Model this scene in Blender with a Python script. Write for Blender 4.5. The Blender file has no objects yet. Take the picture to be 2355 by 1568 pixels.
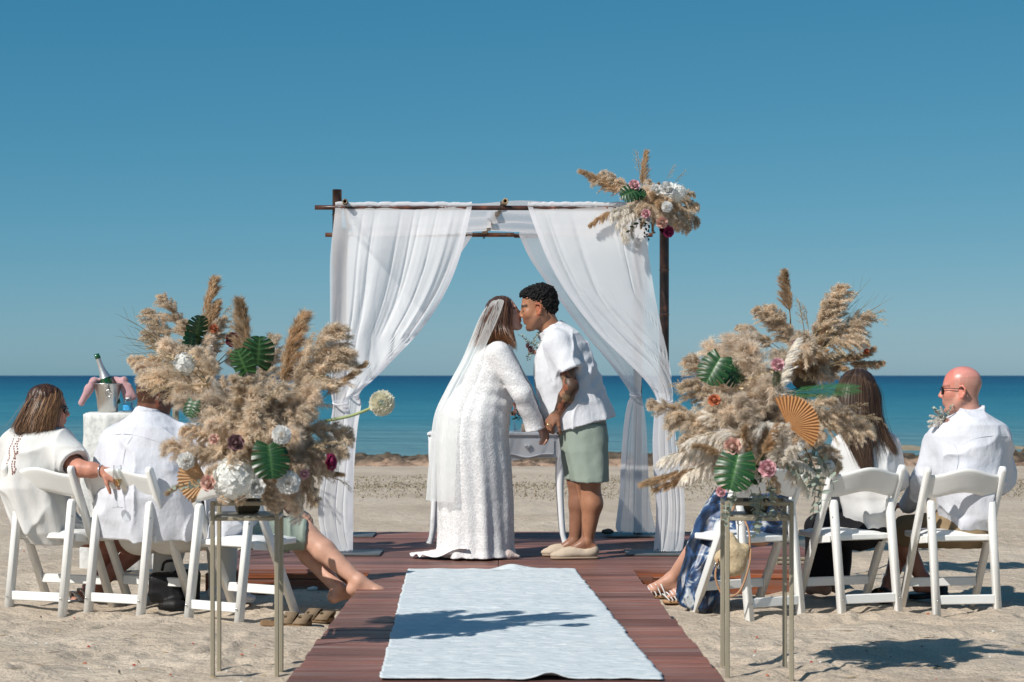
import bpy, math, random
import numpy as np
from mathutils import Vector, Matrix, Quaternion

random.seed(7)
rng = np.random.default_rng(7)
R = math.radians
SC = bpy.context.scene
COL = SC.collection

# ------------------------------------------------------------------ camera, sky, sun, exposure
FOC = 4577.0          # focal length in pixels of a 2354 px wide picture (70 mm on 36 mm)
EYE = 1.30            # camera height above the sand
cam = bpy.data.cameras.new('camera')
cam.lens = 70.0; cam.sensor_width = 36.0; cam.sensor_fit = 'HORIZONTAL'
cam.shift_y = 79.0 / 2354.0
cam.clip_start = 0.1; cam.clip_end = 30000
cam.dof.use_dof = True; cam.dof.focus_distance = 12.6; cam.dof.aperture_fstop = 5.6
camo = bpy.data.objects.new('camera', cam); COL.objects.link(camo)
camo.location = (0, 0, EYE); camo.rotation_euler = (R(90), 0, 0)
SC.camera = camo

SUN_DIR = Vector((-0.918, -0.89, 1.136)).normalized()
SUN_EL = math.asin(SUN_DIR.z)
SUN_AZ = math.atan2(SUN_DIR.x, SUN_DIR.y)
world = bpy.data.worlds.new('World'); SC.world = world; world.use_nodes = True
nt = world.node_tree; nt.nodes.clear()
sky = nt.nodes.new('ShaderNodeTexSky'); sky.sky_type = 'NISHITA'; sky.sun_disc = False
sky.sun_elevation = SUN_EL; sky.sun_rotation = SUN_AZ
sky.altitude = 0; sky.air_density = 0.42; sky.dust_density = 0.5; sky.ozone_density = 10.0
bg = nt.nodes.new('ShaderNodeBackground'); bg.inputs['Strength'].default_value = 0.10
wo = nt.nodes.new('ShaderNodeOutputWorld')
# the whole sky graded alike, channel by channel (a polarised, slightly hazy blue)
sep = nt.nodes.new('ShaderNodeSeparateColor'); com = nt.nodes.new('ShaderNodeCombineColor'); nt.links.new(sky.outputs[0], sep.inputs[0])
for ch, (pw, gain) in enumerate(((1.4, 0.76), (0.67, 1.48), (0.45, 1.86))):
    pn = nt.nodes.new('ShaderNodeMath'); pn.operation = 'POWER'; pn.inputs[1].default_value = pw; nt.links.new(sep.outputs[ch], pn.inputs[0])
    mn = nt.nodes.new('ShaderNodeMath'); mn.operation = 'MULTIPLY'; mn.inputs[1].default_value = gain; nt.links.new(pn.outputs[0], mn.inputs[0]); nt.links.new(mn.outputs[0], com.inputs[ch])
nt.links.new(com.outputs[0], bg.inputs[0]); nt.links.new(bg.outputs[0], wo.inputs[0])

sl = bpy.data.lights.new('sun', 'SUN'); sl.energy = 4.2; sl.angle = R(0.53); sl.color = (1.0, 0.955, 0.89)
so = bpy.data.objects.new('sun', sl); COL.objects.link(so)
so.rotation_euler = (-SUN_DIR).to_track_quat('-Z', 'Y').to_euler()
so.location = (-9, -9, 12)

SC.view_settings.view_transform = 'Standard'; SC.view_settings.look = 'None'
SC.view_settings.exposure = 0.2; SC.view_settings.gamma = 1.0
SC.view_settings.use_curve_mapping = False
SC.cycles.max_bounces = 10; SC.cycles.transparent_max_bounces = 24
SC.cycles.use_denoising = True

# ------------------------------------------------------------------ helpers
def P(vx, vy, Y):
    """world point seen at (vx, vy) of a 2354 px wide picture when it stands Y metres away"""
    return np.array([(vx - 1177.0) * Y / FOC, Y, EYE - (vy - 863.0) * Y / FOC])

def hsh(ix, iy, iz, seed):
    h = (ix.astype(np.int64) * 374761393 + iy.astype(np.int64) * 668265263 + iz.astype(np.int64) * 1442695041 + seed * 97531) & 0xffffffff
    h = ((h ^ (h >> 13)) * 1274126177) & 0xffffffff
    h = h ^ (h >> 16)
    return (h & 0xffffff) / float(0xffffff) * 2 - 1

def vnoise(p, seed=0):
    p = np.asarray(p, dtype=np.float64)
    i = np.floor(p).astype(np.int64); f = p - i
    f = f * f * (3 - 2 * f)
    out = 0
    for dx in (0, 1):
        for dy in (0, 1):
            for dz in (0, 1):
                w = (f[..., 0] if dx else 1 - f[..., 0]) * (f[..., 1] if dy else 1 - f[..., 1]) * (f[..., 2] if dz else 1 - f[..., 2])
                out = out + w * hsh(i[..., 0] + dx, i[..., 1] + dy, i[..., 2] + dz, seed)
    return out

def fbm(p, octv=3, seed=0):
    p = np.asarray(p, dtype=np.float64); a = 1.0; o = 0
    for k in range(octv):
        o = o + a * vnoise(p * (2.03 ** k), seed + k * 17); a *= 0.5
    return o

def new_mesh(name, V, Fc, smooth=True, cols=None):
    me = bpy.data.meshes.new(name)
    V = np.asarray(V, dtype=np.float32).reshape(-1, 3)
    if isinstance(Fc, np.ndarray):
        n, k = Fc.shape
        me.vertices.add(len(V)); me.vertices.foreach_set('co', V.ravel())
        me.loops.add(n * k); me.loops.foreach_set('vertex_index', np.ascontiguousarray(Fc, dtype=np.int32).ravel())
        me.polygons.add(n)
        me.polygons.foreach_set('loop_start', np.arange(0, n * k, k, dtype=np.int32))
        me.update(calc_edges=True)
    else:
        me.from_pydata(V.tolist(), [], [list(map(int, f)) for f in Fc]); me.update()
    if smooth and len(me.polygons):
        me.polygons.foreach_set('use_smooth', np.ones(len(me.polygons), dtype=bool))
    if cols is not None:
        at = me.color_attributes.new('Col', 'FLOAT_COLOR', 'POINT')
        c = np.ones((len(V), 4), dtype=np.float32); c[:, :3] = cols
        at.data.foreach_set('color', c.ravel())
    me.validate()
    return me

BASE = {}
def tag(o, label=None, cat=None, group=None, kind=None):
    if label: o['label'] = label
    if cat: o['category'] = cat
    if group: o['group'] = group
    if kind: o['kind'] = kind
    return o

def empty(name, base, label=None, cat=None, group=None):
    o = bpy.data.objects.new(name, None); COL.objects.link(o)
    o.empty_display_size = 0.1; o.location = base; BASE[o.name] = np.array(base, dtype=float)
    return tag(o, label, cat, group)

def add(name, V, Fc, mat, parent=None, base=None, smooth=True, cols=None):
    """V in world coordinates; stored relative to the thing's base"""
    V = np.asarray(V, dtype=np.float64).reshape(-1, 3)
    if parent is not None: b = BASE[parent.name]
    else: b = np.array(base if base is not None else (0, 0, 0), dtype=float)
    me = new_mesh(name, V - b, Fc, smooth, cols)
    if mat is not None: me.materials.append(mat)
    o = bpy.data.objects.new(name, me); COL.objects.link(o)
    if parent is not None:
        o.parent = parent; BASE[o.name] = b
    else:
        o.location = b; BASE[o.name] = b
    return o

def merge(parts):
    V = []; Fa = []; n = 0; C = []
    for p in parts:
        v = np.asarray(p[0]).reshape(-1, 3); V.append(v)
        for f in p[1]: Fa.append([int(i) + n for i in f])
        n += len(v)
        if len(p) > 2: C.append(np.broadcast_to(p[2], (len(v), 3)))
    return (np.concatenate(V), Fa, np.concatenate(C)) if C else (np.concatenate(V), Fa)

def box(c, s, rot=None, bev=0.0):
    """box centre c, full size s; optional chamfer"""
    h = np.array(s) / 2.0
    if bev <= 0:
        v = np.array([[x, y, z] for x in (-1, 1) for y in (-1, 1) for z in (-1, 1)], float) * h
        f = [(0, 1, 3, 2), (4, 6, 7, 5), (0, 4, 5, 1), (2, 3, 7, 6), (0, 2, 6, 4), (1, 5, 7, 3)]
    else:
        b = min(bev, h.min() * 0.9); v = []; idx = {}
        for x in (-1, 1):
            for y in (-1, 1):
                for z in (-1, 1):
                    s_ = np.array([x, y, z])
                    for a in range(3):
                        q = s_ * h - s_ * b; q[a] = s_[a] * h[a]
                        idx[(x, y, z, a)] = len(v); v.append(q)
        v = np.array(v); f = []
        for a in range(3):
            o1, o2 = [i for i in range(3) if i != a]
            for s_ in (-1, 1):
                q = []
                for (u, w) in ((-1, -1), (1, -1), (1, 1), (-1, 1)):
                    k = [0, 0, 0]; k[a] = s_; k[o1] = u; k[o2] = w; q.append(idx[(*k, a)])
                if (s_ > 0) == (a == 1): q = q[::-1]
                f.append(q)
            for u in (-1, 1):
                for w in (-1, 1):
                    k0 = [0, 0, 0]; k1 = [0, 0, 0]; k0[o1] = k1[o1] = u; k0[o2] = k1[o2] = w; k0[a] = -1; k1[a] = 1
                    f.append([idx[(*k0, o1)], idx[(*k1, o1)], idx[(*k1, o2)], idx[(*k0, o2)]])
        for x in (-1, 1):
            for y in (-1, 1):
                for z in (-1, 1):
                    f.append([idx[(x, y, z, 0)], idx[(x, y, z, 1)], idx[(x, y, z, 2)]])
    if rot is not None: v = v @ np.array(rot).T
    return v + np.array(c), f

def frame(d):
    d = np.array(d, float); d /= np.linalg.norm(d) + 1e-12
    a = np.array([0, 0, 1.0]) if abs(d[2]) < 0.9 else np.array([0, 1.0, 0])
    s = np.cross(a, d); s /= np.linalg.norm(s); u = np.cross(d, s)
    return s, u, d

def bar(a, b, w, t, up=(0, 0, 1), bev=0.004):
    """square bar from a to b, width w sideways, thickness t"""
    a = np.array(a, float); b = np.array(b, float); d = b - a; L = np.linalg.norm(d); d /= L
    u = np.array(up, float); s = np.cross(d, u); s /= np.linalg.norm(s); u = np.cross(s, d)
    return box((a + b) / 2, (w, t, L), np.stack([s, u, d], 1), bev)

def tube(pts, r, n=8, cap=True):
    pts = np.asarray(pts, float); m = len(pts)
    r = np.broadcast_to(np.asarray(r, float), (m,))
    T = np.gradient(pts, axis=0); T /= np.linalg.norm(T, axis=1)[:, None] + 1e-12
    s, u, _ = frame(T[0]); V = []
    for i in range(m):
        s = s - T[i] * np.dot(s, T[i]); s /= np.linalg.norm(s) + 1e-12; u = np.cross(T[i], s)
        a = np.arange(n) * 2 * np.pi / n
        V.append(pts[i] + r[i] * (np.cos(a)[:, None] * s + np.sin(a)[:, None] * u))
    V = np.concatenate(V); Fa = []
    for i in range(m - 1):
        for j in range(n):
            k = (j + 1) % n
            Fa.append([i * n + j, i * n + k, (i + 1) * n + k, (i + 1) * n + j])
    if cap:
        Fa.append(list(range(n))[::-1]); Fa.append([(m - 1) * n + j for j in range(n)])
    return V, Fa

def lathe(prof, n=24, c=(0, 0, 0), axis=None):
    """profile of (radius, height) pairs"""
    V = []; Fa = []; m = len(prof)
    for (r, z) in prof:
        a = np.arange(n) * 2 * np.pi / n
        V.append(np.stack([r * np.cos(a), r * np.sin(a), np.full(n, z)], 1))
    V = np.concatenate(V)
    for i in range(m - 1):
        for j in range(n):
            k = (j + 1) % n
            Fa.append([i * n + j, i * n + k, (i + 1) * n + k, (i + 1) * n + j])
    if axis is not None:
        s, u, d = frame(axis); V = V @ np.stack([s, u, d], 0)
    return V + np.array(c), Fa

def bez(pts, n=16):
    """Catmull-Rom through points"""
    p = np.asarray(pts, float)
    p = np.concatenate([[2 * p[0] - p[1]], p, [2 * p[-1] - p[-2]]])
    out = []; seg = len(p) - 3
    for t in np.linspace(0, seg, n):
        i = min(int(t), seg - 1); f = t - i
        a, b, c, d = p[i], p[i + 1], p[i + 2], p[i + 3]
        out.append(0.5 * (2 * b + (c - a) * f + (2 * a - 5 * b + 4 * c - d) * f * f + (3 * b - a - 3 * c + d) * f ** 3))
    return np.array(out)

def interp(x, xs, ys):
    return np.interp(x, xs, ys)

# ------------------------------------------------------------------ materials
MATS = {}
def mat(name, col=(0.8, 0.8, 0.8), rough=0.6, spec=0.3, noise=None, bump=None, attr=False, rand=0.0, metal=0.0,
        trans=0.0, sheen=0.0, sss=0.0, alpha=1.0, coat=0.0, translucent=0.0, bump2=None, stretch=(1, 1, 1), ior=1.45, coords='Object', voro=None):
    if name in MATS: return MATS[name]
    m = bpy.data.materials.new(name); m.use_nodes = True; MATS[name] = m
    n = m.node_tree; L = n.links.new; b = n.nodes['Principled BSDF']; out = n.nodes['Material Output']
    b.inputs['Base Color'].default_value = (*col, 1); b.inputs['Roughness'].default_value = rough
    b.inputs['Specular IOR Level'].default_value = spec; b.inputs['Metallic'].default_value = metal
    b.inputs['Transmission Weight'].default_value = trans; b.inputs['IOR'].default_value = ior
    b.inputs['Sheen Weight'].default_value = sheen; b.inputs['Alpha'].default_value = alpha
    b.inputs['Coat Weight'].default_value = coat
    if sss:
        b.inputs['Subsurface Weight'].default_value = sss; b.inputs['Subsurface Radius'].default_value = (0.012, 0.005, 0.003)
        b.inputs['Subsurface Scale'].default_value = 1.0
    src = None
    if attr:
        a = n.nodes.new('ShaderNodeAttribute'); a.attribute_name = 'Col'; src = a.outputs['Color']
    tc = n.nodes.new('ShaderNodeTexCoord'); mp = n.nodes.new('ShaderNodeMapping')
    mp.inputs['Scale'].default_value = stretch; L(tc.outputs[coords], mp.inputs[0])
    if noise:
        tx = n.nodes.new('ShaderNodeTexNoise'); tx.inputs['Scale'].default_value = noise[0]; tx.inputs['Detail'].default_value = 5
        L(mp.outputs[0], tx.inputs['Vector'])
        mr = n.nodes.new('ShaderNodeMapRange'); mr.inputs[1].default_value = 0.25; mr.inputs[2].default_value = 0.75
        mr.inputs[3].default_value = 1 - noise[1]; mr.inputs[4].default_value = 1 + noise[1]
        L(tx.outputs['Fac'], mr.inputs[0])
        hs = n.nodes.new('ShaderNodeHueSaturation'); L(mr.outputs[0], hs.inputs['Value'])
        if src: L(src, hs.inputs['Color'])
        else: hs.inputs['Color'].default_value = (*col, 1)
        src = hs.outputs[0]
    if rand:
        oi = n.nodes.new('ShaderNodeObjectInfo'); mr = n.nodes.new('ShaderNodeMapRange')
        mr.inputs[3].default_value = 1 - rand; mr.inputs[4].default_value = 1 + rand; L(oi.outputs['Random'], mr.inputs[0])
        hs = n.nodes.new('ShaderNodeHueSaturation'); L(mr.outputs[0], hs.inputs['Value'])
        if src: L(src, hs.inputs['Color'])
        else: hs.inputs['Color'].default_value = (*col, 1)
        src = hs.outputs[0]
    if src: L(src, b.inputs['Base Color'])
    prev = None
    for bp in (bump, bump2):
        if not bp: continue
        tx = n.nodes.new('ShaderNodeTexNoise'); tx.inputs['Scale'].default_value = bp[0]; tx.inputs['Detail'].default_value = 4
        L(mp.outputs[0], tx.inputs['Vector'])
        bn = n.nodes.new('ShaderNodeBump'); bn.inputs['Strength'].default_value = bp[1]; bn.inputs['Distance'].default_value = bp[2]
        L(tx.outputs['Fac'], bn.inputs['Height'])
        if prev: L(prev, bn.inputs['Normal'])
        prev = bn.outputs[0]
    if voro:
        tx = n.nodes.new('ShaderNodeTexVoronoi'); tx.inputs['Scale'].default_value = voro[0]; tx.feature = 'DISTANCE_TO_EDGE'
        L(mp.outputs[0], tx.inputs['Vector'])
        bn = n.nodes.new('ShaderNodeBump'); bn.inputs['Strength'].default_value = voro[1]; bn.inputs['Distance'].default_value = voro[2]
        L(tx.outputs['Distance'], bn.inputs['Height'])
        if prev: L(prev, bn.inputs['Normal'])
        prev = bn.outputs[0]
    if prev: L(prev, b.inputs['Normal'])
    if translucent:
        tl = n.nodes.new('ShaderNodeBsdfTranslucent')
        if src: L(src, tl.inputs['Color'])
        else: tl.inputs['Color'].default_value = (*col, 1)
        if prev: L(prev, tl.inputs['Normal'])
        mx = n.nodes.new('ShaderNodeMixShader'); mx.inputs[0].default_value = translucent
        L(b.outputs[0], mx.inputs[1]); L(tl.outputs[0], mx.inputs[2]); L(mx.outputs[0], out.inputs['Surface'])
    return m

def sheer(name, col, opacity, trl=0.45, bump=None):
    m = bpy.data.materials.new(name); m.use_nodes = True; n = m.node_tree; n.nodes.clear(); L = n.links.new
    out = n.nodes.new('ShaderNodeOutputMaterial')
    d = n.nodes.new('ShaderNodeBsdfDiffuse'); d.inputs[0].default_value = (*col, 1)
    t = n.nodes.new('ShaderNodeBsdfTranslucent'); t.inputs[0].default_value = (*col, 1)
    x = n.nodes.new('ShaderNodeMixShader'); x.inputs[0].default_value = trl; L(d.outputs[0], x.inputs[1]); L(t.outputs[0], x.inputs[2])
    tr = n.nodes.new('ShaderNodeBsdfTransparent')
    # thin weave: seen edge-on it gets denser
    lw = n.nodes.new('ShaderNodeLayerWeight'); lw.inputs[0].default_value = 0.35
    mr = n.nodes.new('ShaderNodeMapRange'); mr.inputs[3].default_value = opacity; mr.inputs[4].default_value = min(1.0, opacity + 0.35)
    L(lw.outputs['Facing'], mr.inputs[0])
    tc = n.nodes.new('ShaderNodeTexCoord'); tx = n.nodes.new('ShaderNodeTexNoise'); tx.inputs['Scale'].default_value = 9.0
    L(tc.outputs['Object'], tx.inputs['Vector'])
    bn = n.nodes.new('ShaderNodeBump'); bn.inputs['Strength'].default_value = 0.25; bn.inputs['Distance'].default_value = 0.02
    L(tx.outputs['Fac'], bn.inputs['Height']); L(bn.outputs[0], d.inputs['Normal']); L(bn.outputs[0], t.inputs['Normal'])
    y = n.nodes.new('ShaderNodeMixShader'); L(mr.outputs[0], y.inputs[0]); L(tr.outputs[0], y.inputs[1]); L(x.outputs[0], y.inputs[2])
    L(y.outputs[0], out.inputs['Surface'])
    return m

def thin_glass(name, col=(0.96, 0.98, 0.98), fac=0.0):
    m = bpy.data.materials.new(name); m.use_nodes = True; n = m.node_tree; n.nodes.clear(); L = n.links.new
    out = n.nodes.new('ShaderNodeOutputMaterial'); t = n.nodes.new('ShaderNodeBsdfTransparent'); t.inputs[0].default_value = (*col, 1)
    g = n.nodes.new('ShaderNodeBsdfGlossy'); g.inputs['Roughness'].default_value = 0.03
    f = n.nodes.new('ShaderNodeFresnel'); f.inputs[0].default_value = 1.5; ad = n.nodes.new('ShaderNodeMath'); ad.operation = 'MULTIPLY_ADD'; ad.inputs[1].default_value = 0.6; ad.inputs[2].default_value = 0.02 + fac; ad.use_clamp = True
    L(f.outputs[0], ad.inputs[0]); x = n.nodes.new('ShaderNodeMixShader'); L(ad.outputs[0], x.inputs[0]); L(t.outputs[0], x.inputs[1]); L(g.outputs[0], x.inputs[2]); L(x.outputs[0], out.inputs[0])
    return m
# ------------------------------------------------------------------ the setting: sand, rocky shore, sea
def ramp(n, fac, stops):
    r = n.nodes.new('ShaderNodeValToRGB'); e = r.color_ramp.elements
    while len(e) < len(stops): e.new(0.5)
    for el, (p, c) in zip(e, stops): el.position = p; el.color = (*c, 1)
    n.links.new(fac, r.inputs[0]); return r.outputs[0]

def sand_material():
    m = bpy.data.materials.new('sand'); m.use_nodes = True; n = m.node_tree; L = n.links.new; b = n.nodes['Principled BSDF']
    b.inputs['Roughness'].default_value = 0.95; b.inputs['Specular IOR Level'].default_value = 0.1
    tc = n.nodes.new('ShaderNodeTexCoord')
    def nz(scale, detail=5, st=(1, 1, 1)):
        mp = n.nodes.new('ShaderNodeMapping'); mp.inputs['Scale'].default_value = st; L(tc.outputs['Object'], mp.inputs[0])
        t = n.nodes.new('ShaderNodeTexNoise'); t.inputs['Scale'].default_value = scale; t.inputs['Detail'].default_value = detail
        t.inputs['Roughness'].default_value = 0.62; L(mp.outputs[0], t.inputs[0]); return t.outputs['Fac']
    big = ramp(n, nz(0.9, 6), [(0.3, (0.45, 0.37, 0.285)), (0.5, (0.53, 0.445, 0.35)), (0.72, (0.60, 0.515, 0.415))])
    fine = ramp(n, nz(90, 3), [(0.34, (0.62, 0.6, 0.58)), (0.5, (1, 1, 1)), (0.7, (1.12, 1.1, 1.08))])
    mx = n.nodes.new('ShaderNodeMix'); mx.data_type = 'RGBA'; mx.blend_type = 'MULTIPLY'; mx.inputs[0].default_value = 0.75
    L(big, mx.inputs[6]); L(fine, mx.inputs[7])
    vo = n.nodes.new('ShaderNodeTexVoronoi'); vo.inputs['Scale'].default_value = 22; L(tc.outputs['Object'], vo.inputs[0])
    sp = ramp(n, vo.outputs['Distance'], [(0.0, (1, 1, 1)), (0.055, (1, 1, 1)), (0.085, (0, 0, 0))])
    vr = ramp(n, vo.outputs['Color'], [(0.0, (0.12, 0.09, 0.07)), (0.45, (0.2, 0.15, 0.11)), (0.55, (0.6, 0.56, 0.5)), (1, (0.7, 0.66, 0.6))])
    m2 = n.nodes.new('ShaderNodeMix'); m2.data_type = 'RGBA'; L(sp, m2.inputs[0]); L(mx.outputs[2], m2.inputs[6]); L(vr, m2.inputs[7])
    L(m2.outputs[2], b.inputs['Base Color'])
    b1 = n.nodes.new('ShaderNodeBump'); b1.inputs['Strength'].default_value = 0.8; b1.inputs['Distance'].default_value = 0.05
    L(nz(9, 6, (0.7, 1.5, 1)), b1.inputs['Height'])
    b2 = n.nodes.new('ShaderNodeBump'); b2.inputs['Strength'].default_value = 0.7; b2.inputs['Distance'].default_value = 0.012
    L(nz(48, 4), b2.inputs['Height']); L(b1.outputs[0], b2.inputs['Normal']); L(b2.outputs[0], b.inputs['Normal'])
    return m
SAND = sand_material()

DECK_Z = 0.13
DX0, DX1, DY0, DY1 = -1.83, 1.98, 12.03, 14.92

_r = np.random.default_rng(77)
PRINTS = [(_r.choice([-1, 1]) * _r.uniform(0.95, 3.0), 1 / _r.uniform(1 / 12.5, 1 / 6.6), _r.uniform(0.6, 2.5), _r.uniform(0.11, 0.15)) for _ in range(150)]
def sand_height(x, y):
    x = np.asarray(x, float); y = np.asarray(y, float)
    p = np.stack([x, y, np.zeros_like(x)], -1)
    near = np.clip((24 - y) / 10, 0.25, 1)
    z = 0.020 * fbm(p * np.array([1.1, 1.6, 1]), 3, 3) * near
    d = fbm(p * np.array([3.2, 4.6, 1]), 3, 11)
    z = z + 0.009 * fbm(p * np.array([8.0, 11.0, 1]), 2, 61) * near + 0.016 * d * near - 0.016 * np.clip(d - 0.35, 0, 1) * near
    z = z - 0.05 * np.clip(vnoise(p * np.array([2.6, 3.4, 1]), 29) - 0.40, 0, 1) * near       # scuffed hollows
    for (fx, fy, fa, fl) in PRINTS:                       # trodden footprints with a pushed-up rim
        m = (np.abs(x - fx) < 0.3) & (np.abs(y - fy) < 0.3)
        if not m.any(): continue
        dx = x[m] - fx; dy = y[m] - fy; u = (dx * math.cos(fa) + dy * math.sin(fa)) / fl; v = (-dx * math.sin(fa) + dy * math.cos(fa)) / (fl * 0.42); r2 = u * u + v * v
        z[m] = z[m] - 0.016 * np.exp(-r2 ** 2) + 0.007 * np.exp(-((np.sqrt(r2) - 1.45) / 0.35) ** 2)
    out = np.clip((y - 27) / 10, 0, 1); z = z - 0.75 * out * out
    # flat under deck and boardwalk
    under = ((x > DX0 - 0.05) & (x < DX1 + 0.05) & (y > DY0 - 0.1) & (y < DY1)) | ((np.abs(x - 0.02) < 0.86) & (y < DY0 + 0.2))
    z = np.where(under, np.minimum(z, 0.05), z)
    return z

def grid(xs, ys, zf):
    X, Y = np.meshgrid(xs, ys); Z = zf(X, Y)
    V = np.stack([X, Y, Z], -1).reshape(-1, 3); nx, ny = len(xs), len(ys)
    i = np.arange(nx - 1); j = np.arange(ny - 1); I, J = np.meshgrid(i, j); a = (J * nx + I).ravel()
    return V, np.stack([a, a + 1, a + 1 + nx, a + nx], 1)

xs = np.concatenate([-np.geomspace(90, 4.6, 40), np.linspace(-4.55, 4.55, 430), np.geomspace(4.6, 90, 40)])
ys = np.concatenate([np.linspace(-40, 5.5, 30), 1 / np.linspace(1 / 5.6, 1 / 27.0, 430), np.linspace(27.3, 60, 60)])
V, Fc = grid(xs, ys, sand_height)
tag(add('sand_beach', V, Fc, SAND), kind='structure')

# --- rocky shelf at the water's edge
SEA_Z = -0.36
def rock_material():
    m = bpy.data.materials.new('shore_rock'); m.use_nodes = True; n = m.node_tree; L = n.links.new; b = n.nodes['Principled BSDF']
    b.inputs['Roughness'].default_value = 0.9; b.inputs['Specular IOR Level'].default_value = 0.15
    tc = n.nodes.new('ShaderNodeTexCoord'); a = n.nodes.new('ShaderNodeAttribute'); a.attribute_name = 'Col'
    t = n.nodes.new('ShaderNodeTexNoise'); t.inputs['Scale'].default_value = 5; t.inputs['Detail'].default_value = 8; L(tc.outputs['Object'], t.inputs[0])
    r = ramp(n, t.outputs['Fac'], [(0.35, (0.45, 0.43, 0.42)), (0.55, (1, 1, 1)), (0.75, (1.2, 1.15, 1.1))])
    mx = n.nodes.new('ShaderNodeMix'); mx.data_type = 'RGBA'; mx.blend_type = 'MULTIPLY'; mx.inputs[0].default_value = 0.9
    L(a.outputs['Color'], mx.inputs[6]); L(r, mx.inputs[7]); L(mx.outputs[2], b.inputs['Base Color'])
    bn = n.nodes.new('ShaderNodeBump'); bn.inputs['Strength'].default_value = 0.8; bn.inputs['Distance'].default_value = 0.08
    L(t.outputs['Fac'], bn.inputs['Height']); L(bn.outputs[0], b.inputs['Normal'])
    return m

def shelf(x, y):
    p = np.stack([x, y, np.zeros_like(x)], -1)
    e0 = 26.2 + 1.1 * vnoise(p * 0.33, 5) + 0.5 * vnoise(p * 1.1, 6)
    e1 = 35.2 + 1.4 * vnoise(p * np.array([0.22, 0, 0]), 8) + 0.5 * vnoise(p * np.array([1.2, 0, 0]), 9)
    up = np.clip((y - e0) / 1.6, 0, 1); dn = np.clip((e1 - y) / 1.0, 0, 1)
    r = 1 - np.abs(fbm(p * np.array([0.55, 0.8, 1]), 4, 21))
    st = fbm(p * np.array([1.3, 1.9, 1]), 4, 31)
    s2 = fbm(p * np.array([3.6, 4.6, 1]), 3, 37)
    h = 0.09 * np.clip(r, 0, 1) + 0.07 * np.round(st * 2.5) / 2.5 + 0.05 * np.round(s2 * 2) / 2 + 0.03 * s2
    hole = np.clip(fbm(p * np.array([0.9, 1.3, 1]), 3, 41) - 0.5, 0, 1)
    z = -0.10 + 0.004 * (y - 26) + ((h - 0.06) * np.clip(0.45 + (y - 28) / 9, 0.4, 1.1) - 0.22 * hole) * up
    return np.where(dn < 1, z * dn + (SEA_Z - 0.3) * (1 - dn), z), up, st, hole, e1

xs = np.linspace(-10.5, 10.5, 620); ys = np.linspace(25, 37.5, 230)
X, Y = np.meshgrid(xs, ys); Z, up, st, hole, e1 = shelf(X, Y)
Z = np.where(up <= 0.001, -0.12, Z)
V, Fc = grid(xs, ys, lambda a, b: Z)
tan = np.array([0.40, 0.275, 0.195]); dark = np.array([0.12, 0.095, 0.07]); pale = np.array([0.50, 0.40, 0.30])
w = np.clip((Y - (e1 - 4.2)) / 1.4 + 0.6 * st, 0, 1)[..., None]
pz = np.clip((28.2 - Y) / 2.5 + 0.4 * st, 0, 1)[..., None]
C = tan * (1 - w) + dark * w; C = C * (1 - pz) + pale * pz
C = C * (1 - 0.5 * np.clip(hole * 3, 0, 1))[..., None]
C = C * (1 + 0.3 * vnoise(np.stack([X, Y, Z], -1) * 2.2, 77))[..., None]
tag(add('rocky_shore', V, Fc, rock_material(), cols=C.reshape(-1, 3)), kind='structure')

# --- sea
def sea_material():
    m = bpy.data.materials.new('sea'); m.use_nodes = True; n = m.node_tree; L = n.links.new; b = n.nodes['Principled BSDF']
    tc = n.nodes.new('ShaderNodeTexCoord'); sx = n.nodes.new('ShaderNodeSeparateXYZ'); L(tc.outputs['Object'], sx.inputs[0])
    # depth of water grows with the distance from the shore
    lg = n.nodes.new('ShaderNodeMath'); lg.operation = 'LOGARITHM'; lg.inputs[1].default_value = 10; L(sx.outputs['Y'], lg.inputs[0])
    mp = n.nodes.new('ShaderNodeMapping'); mp.inputs['Scale'].default_value = (0.02, 0.05, 1); L(tc.outputs['Object'], mp.inputs[0])
    t = n.nodes.new('ShaderNodeTexNoise'); t.inputs['Scale'].default_value = 1.0; t.inputs['Detail'].default_value = 6; L(mp.outputs[0], t.inputs[0])
    ad = n.nodes.new('ShaderNodeMath'); ad.operation = 'MULTIPLY_ADD'; ad.inputs[1].default_value = 0.35; L(t.outputs['Fac'], ad.inputs[0]); L(lg.outputs[0], ad.inputs[2])
    mr = n.nodes.new('ShaderNodeMapRange'); mr.inputs[1].default_value = 1.68; mr.inputs[2].default_value = 3.3; L(ad.outputs[0], mr.inputs[0])
    c = ramp(n, mr.outputs[0], [(0.0, (0.20, 0.22, 0.19)), (0.07, (0.14, 0.25, 0.26)), (0.25, (0.04, 0.195, 0.25)), (0.5, (0.010, 0.118, 0.185)), (0.75, (0.005, 0.066, 0.135)), (1.0, (0.003, 0.042, 0.105))])
    L(c, b.inputs['Base Color']); b.inputs['Roughness'].default_value = 0.35; b.inputs['Specular IOR Level'].default_value = 0.28
    def wv(st, sc, dist, strength, prev=None):
        q = n.nodes.new('ShaderNodeMapping'); q.inputs['Scale'].default_value = st; L(tc.outputs['Object'], q.inputs[0])
        w_ = n.nodes.new('ShaderNodeTexNoise'); w_.inputs['Scale'].default_value = sc; w_.inputs['Detail'].default_value = 5; L(q.outputs[0], w_.inputs[0])
        bn = n.nodes.new('ShaderNodeBump'); bn.inputs['Strength'].default_value = strength; bn.inputs['Distance'].default_value = dist
        L(w_.outputs['Fac'], bn.inputs['Height'])
        if prev: L(prev, bn.inputs['Normal'])
        return bn.outputs[0]
    k = wv((0.35, 0.9, 1), 0.35, 1.6, 0.9); k = wv((0.5, 1.2, 1), 1.6, 0.35, 0.8, k)
    L(k, b.inputs['Normal'])
    return m
xs = np.concatenate([-np.geomspace(12000, 30, 20), np.linspace(-28, 28, 60), np.geomspace(30, 12000, 20)])
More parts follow.
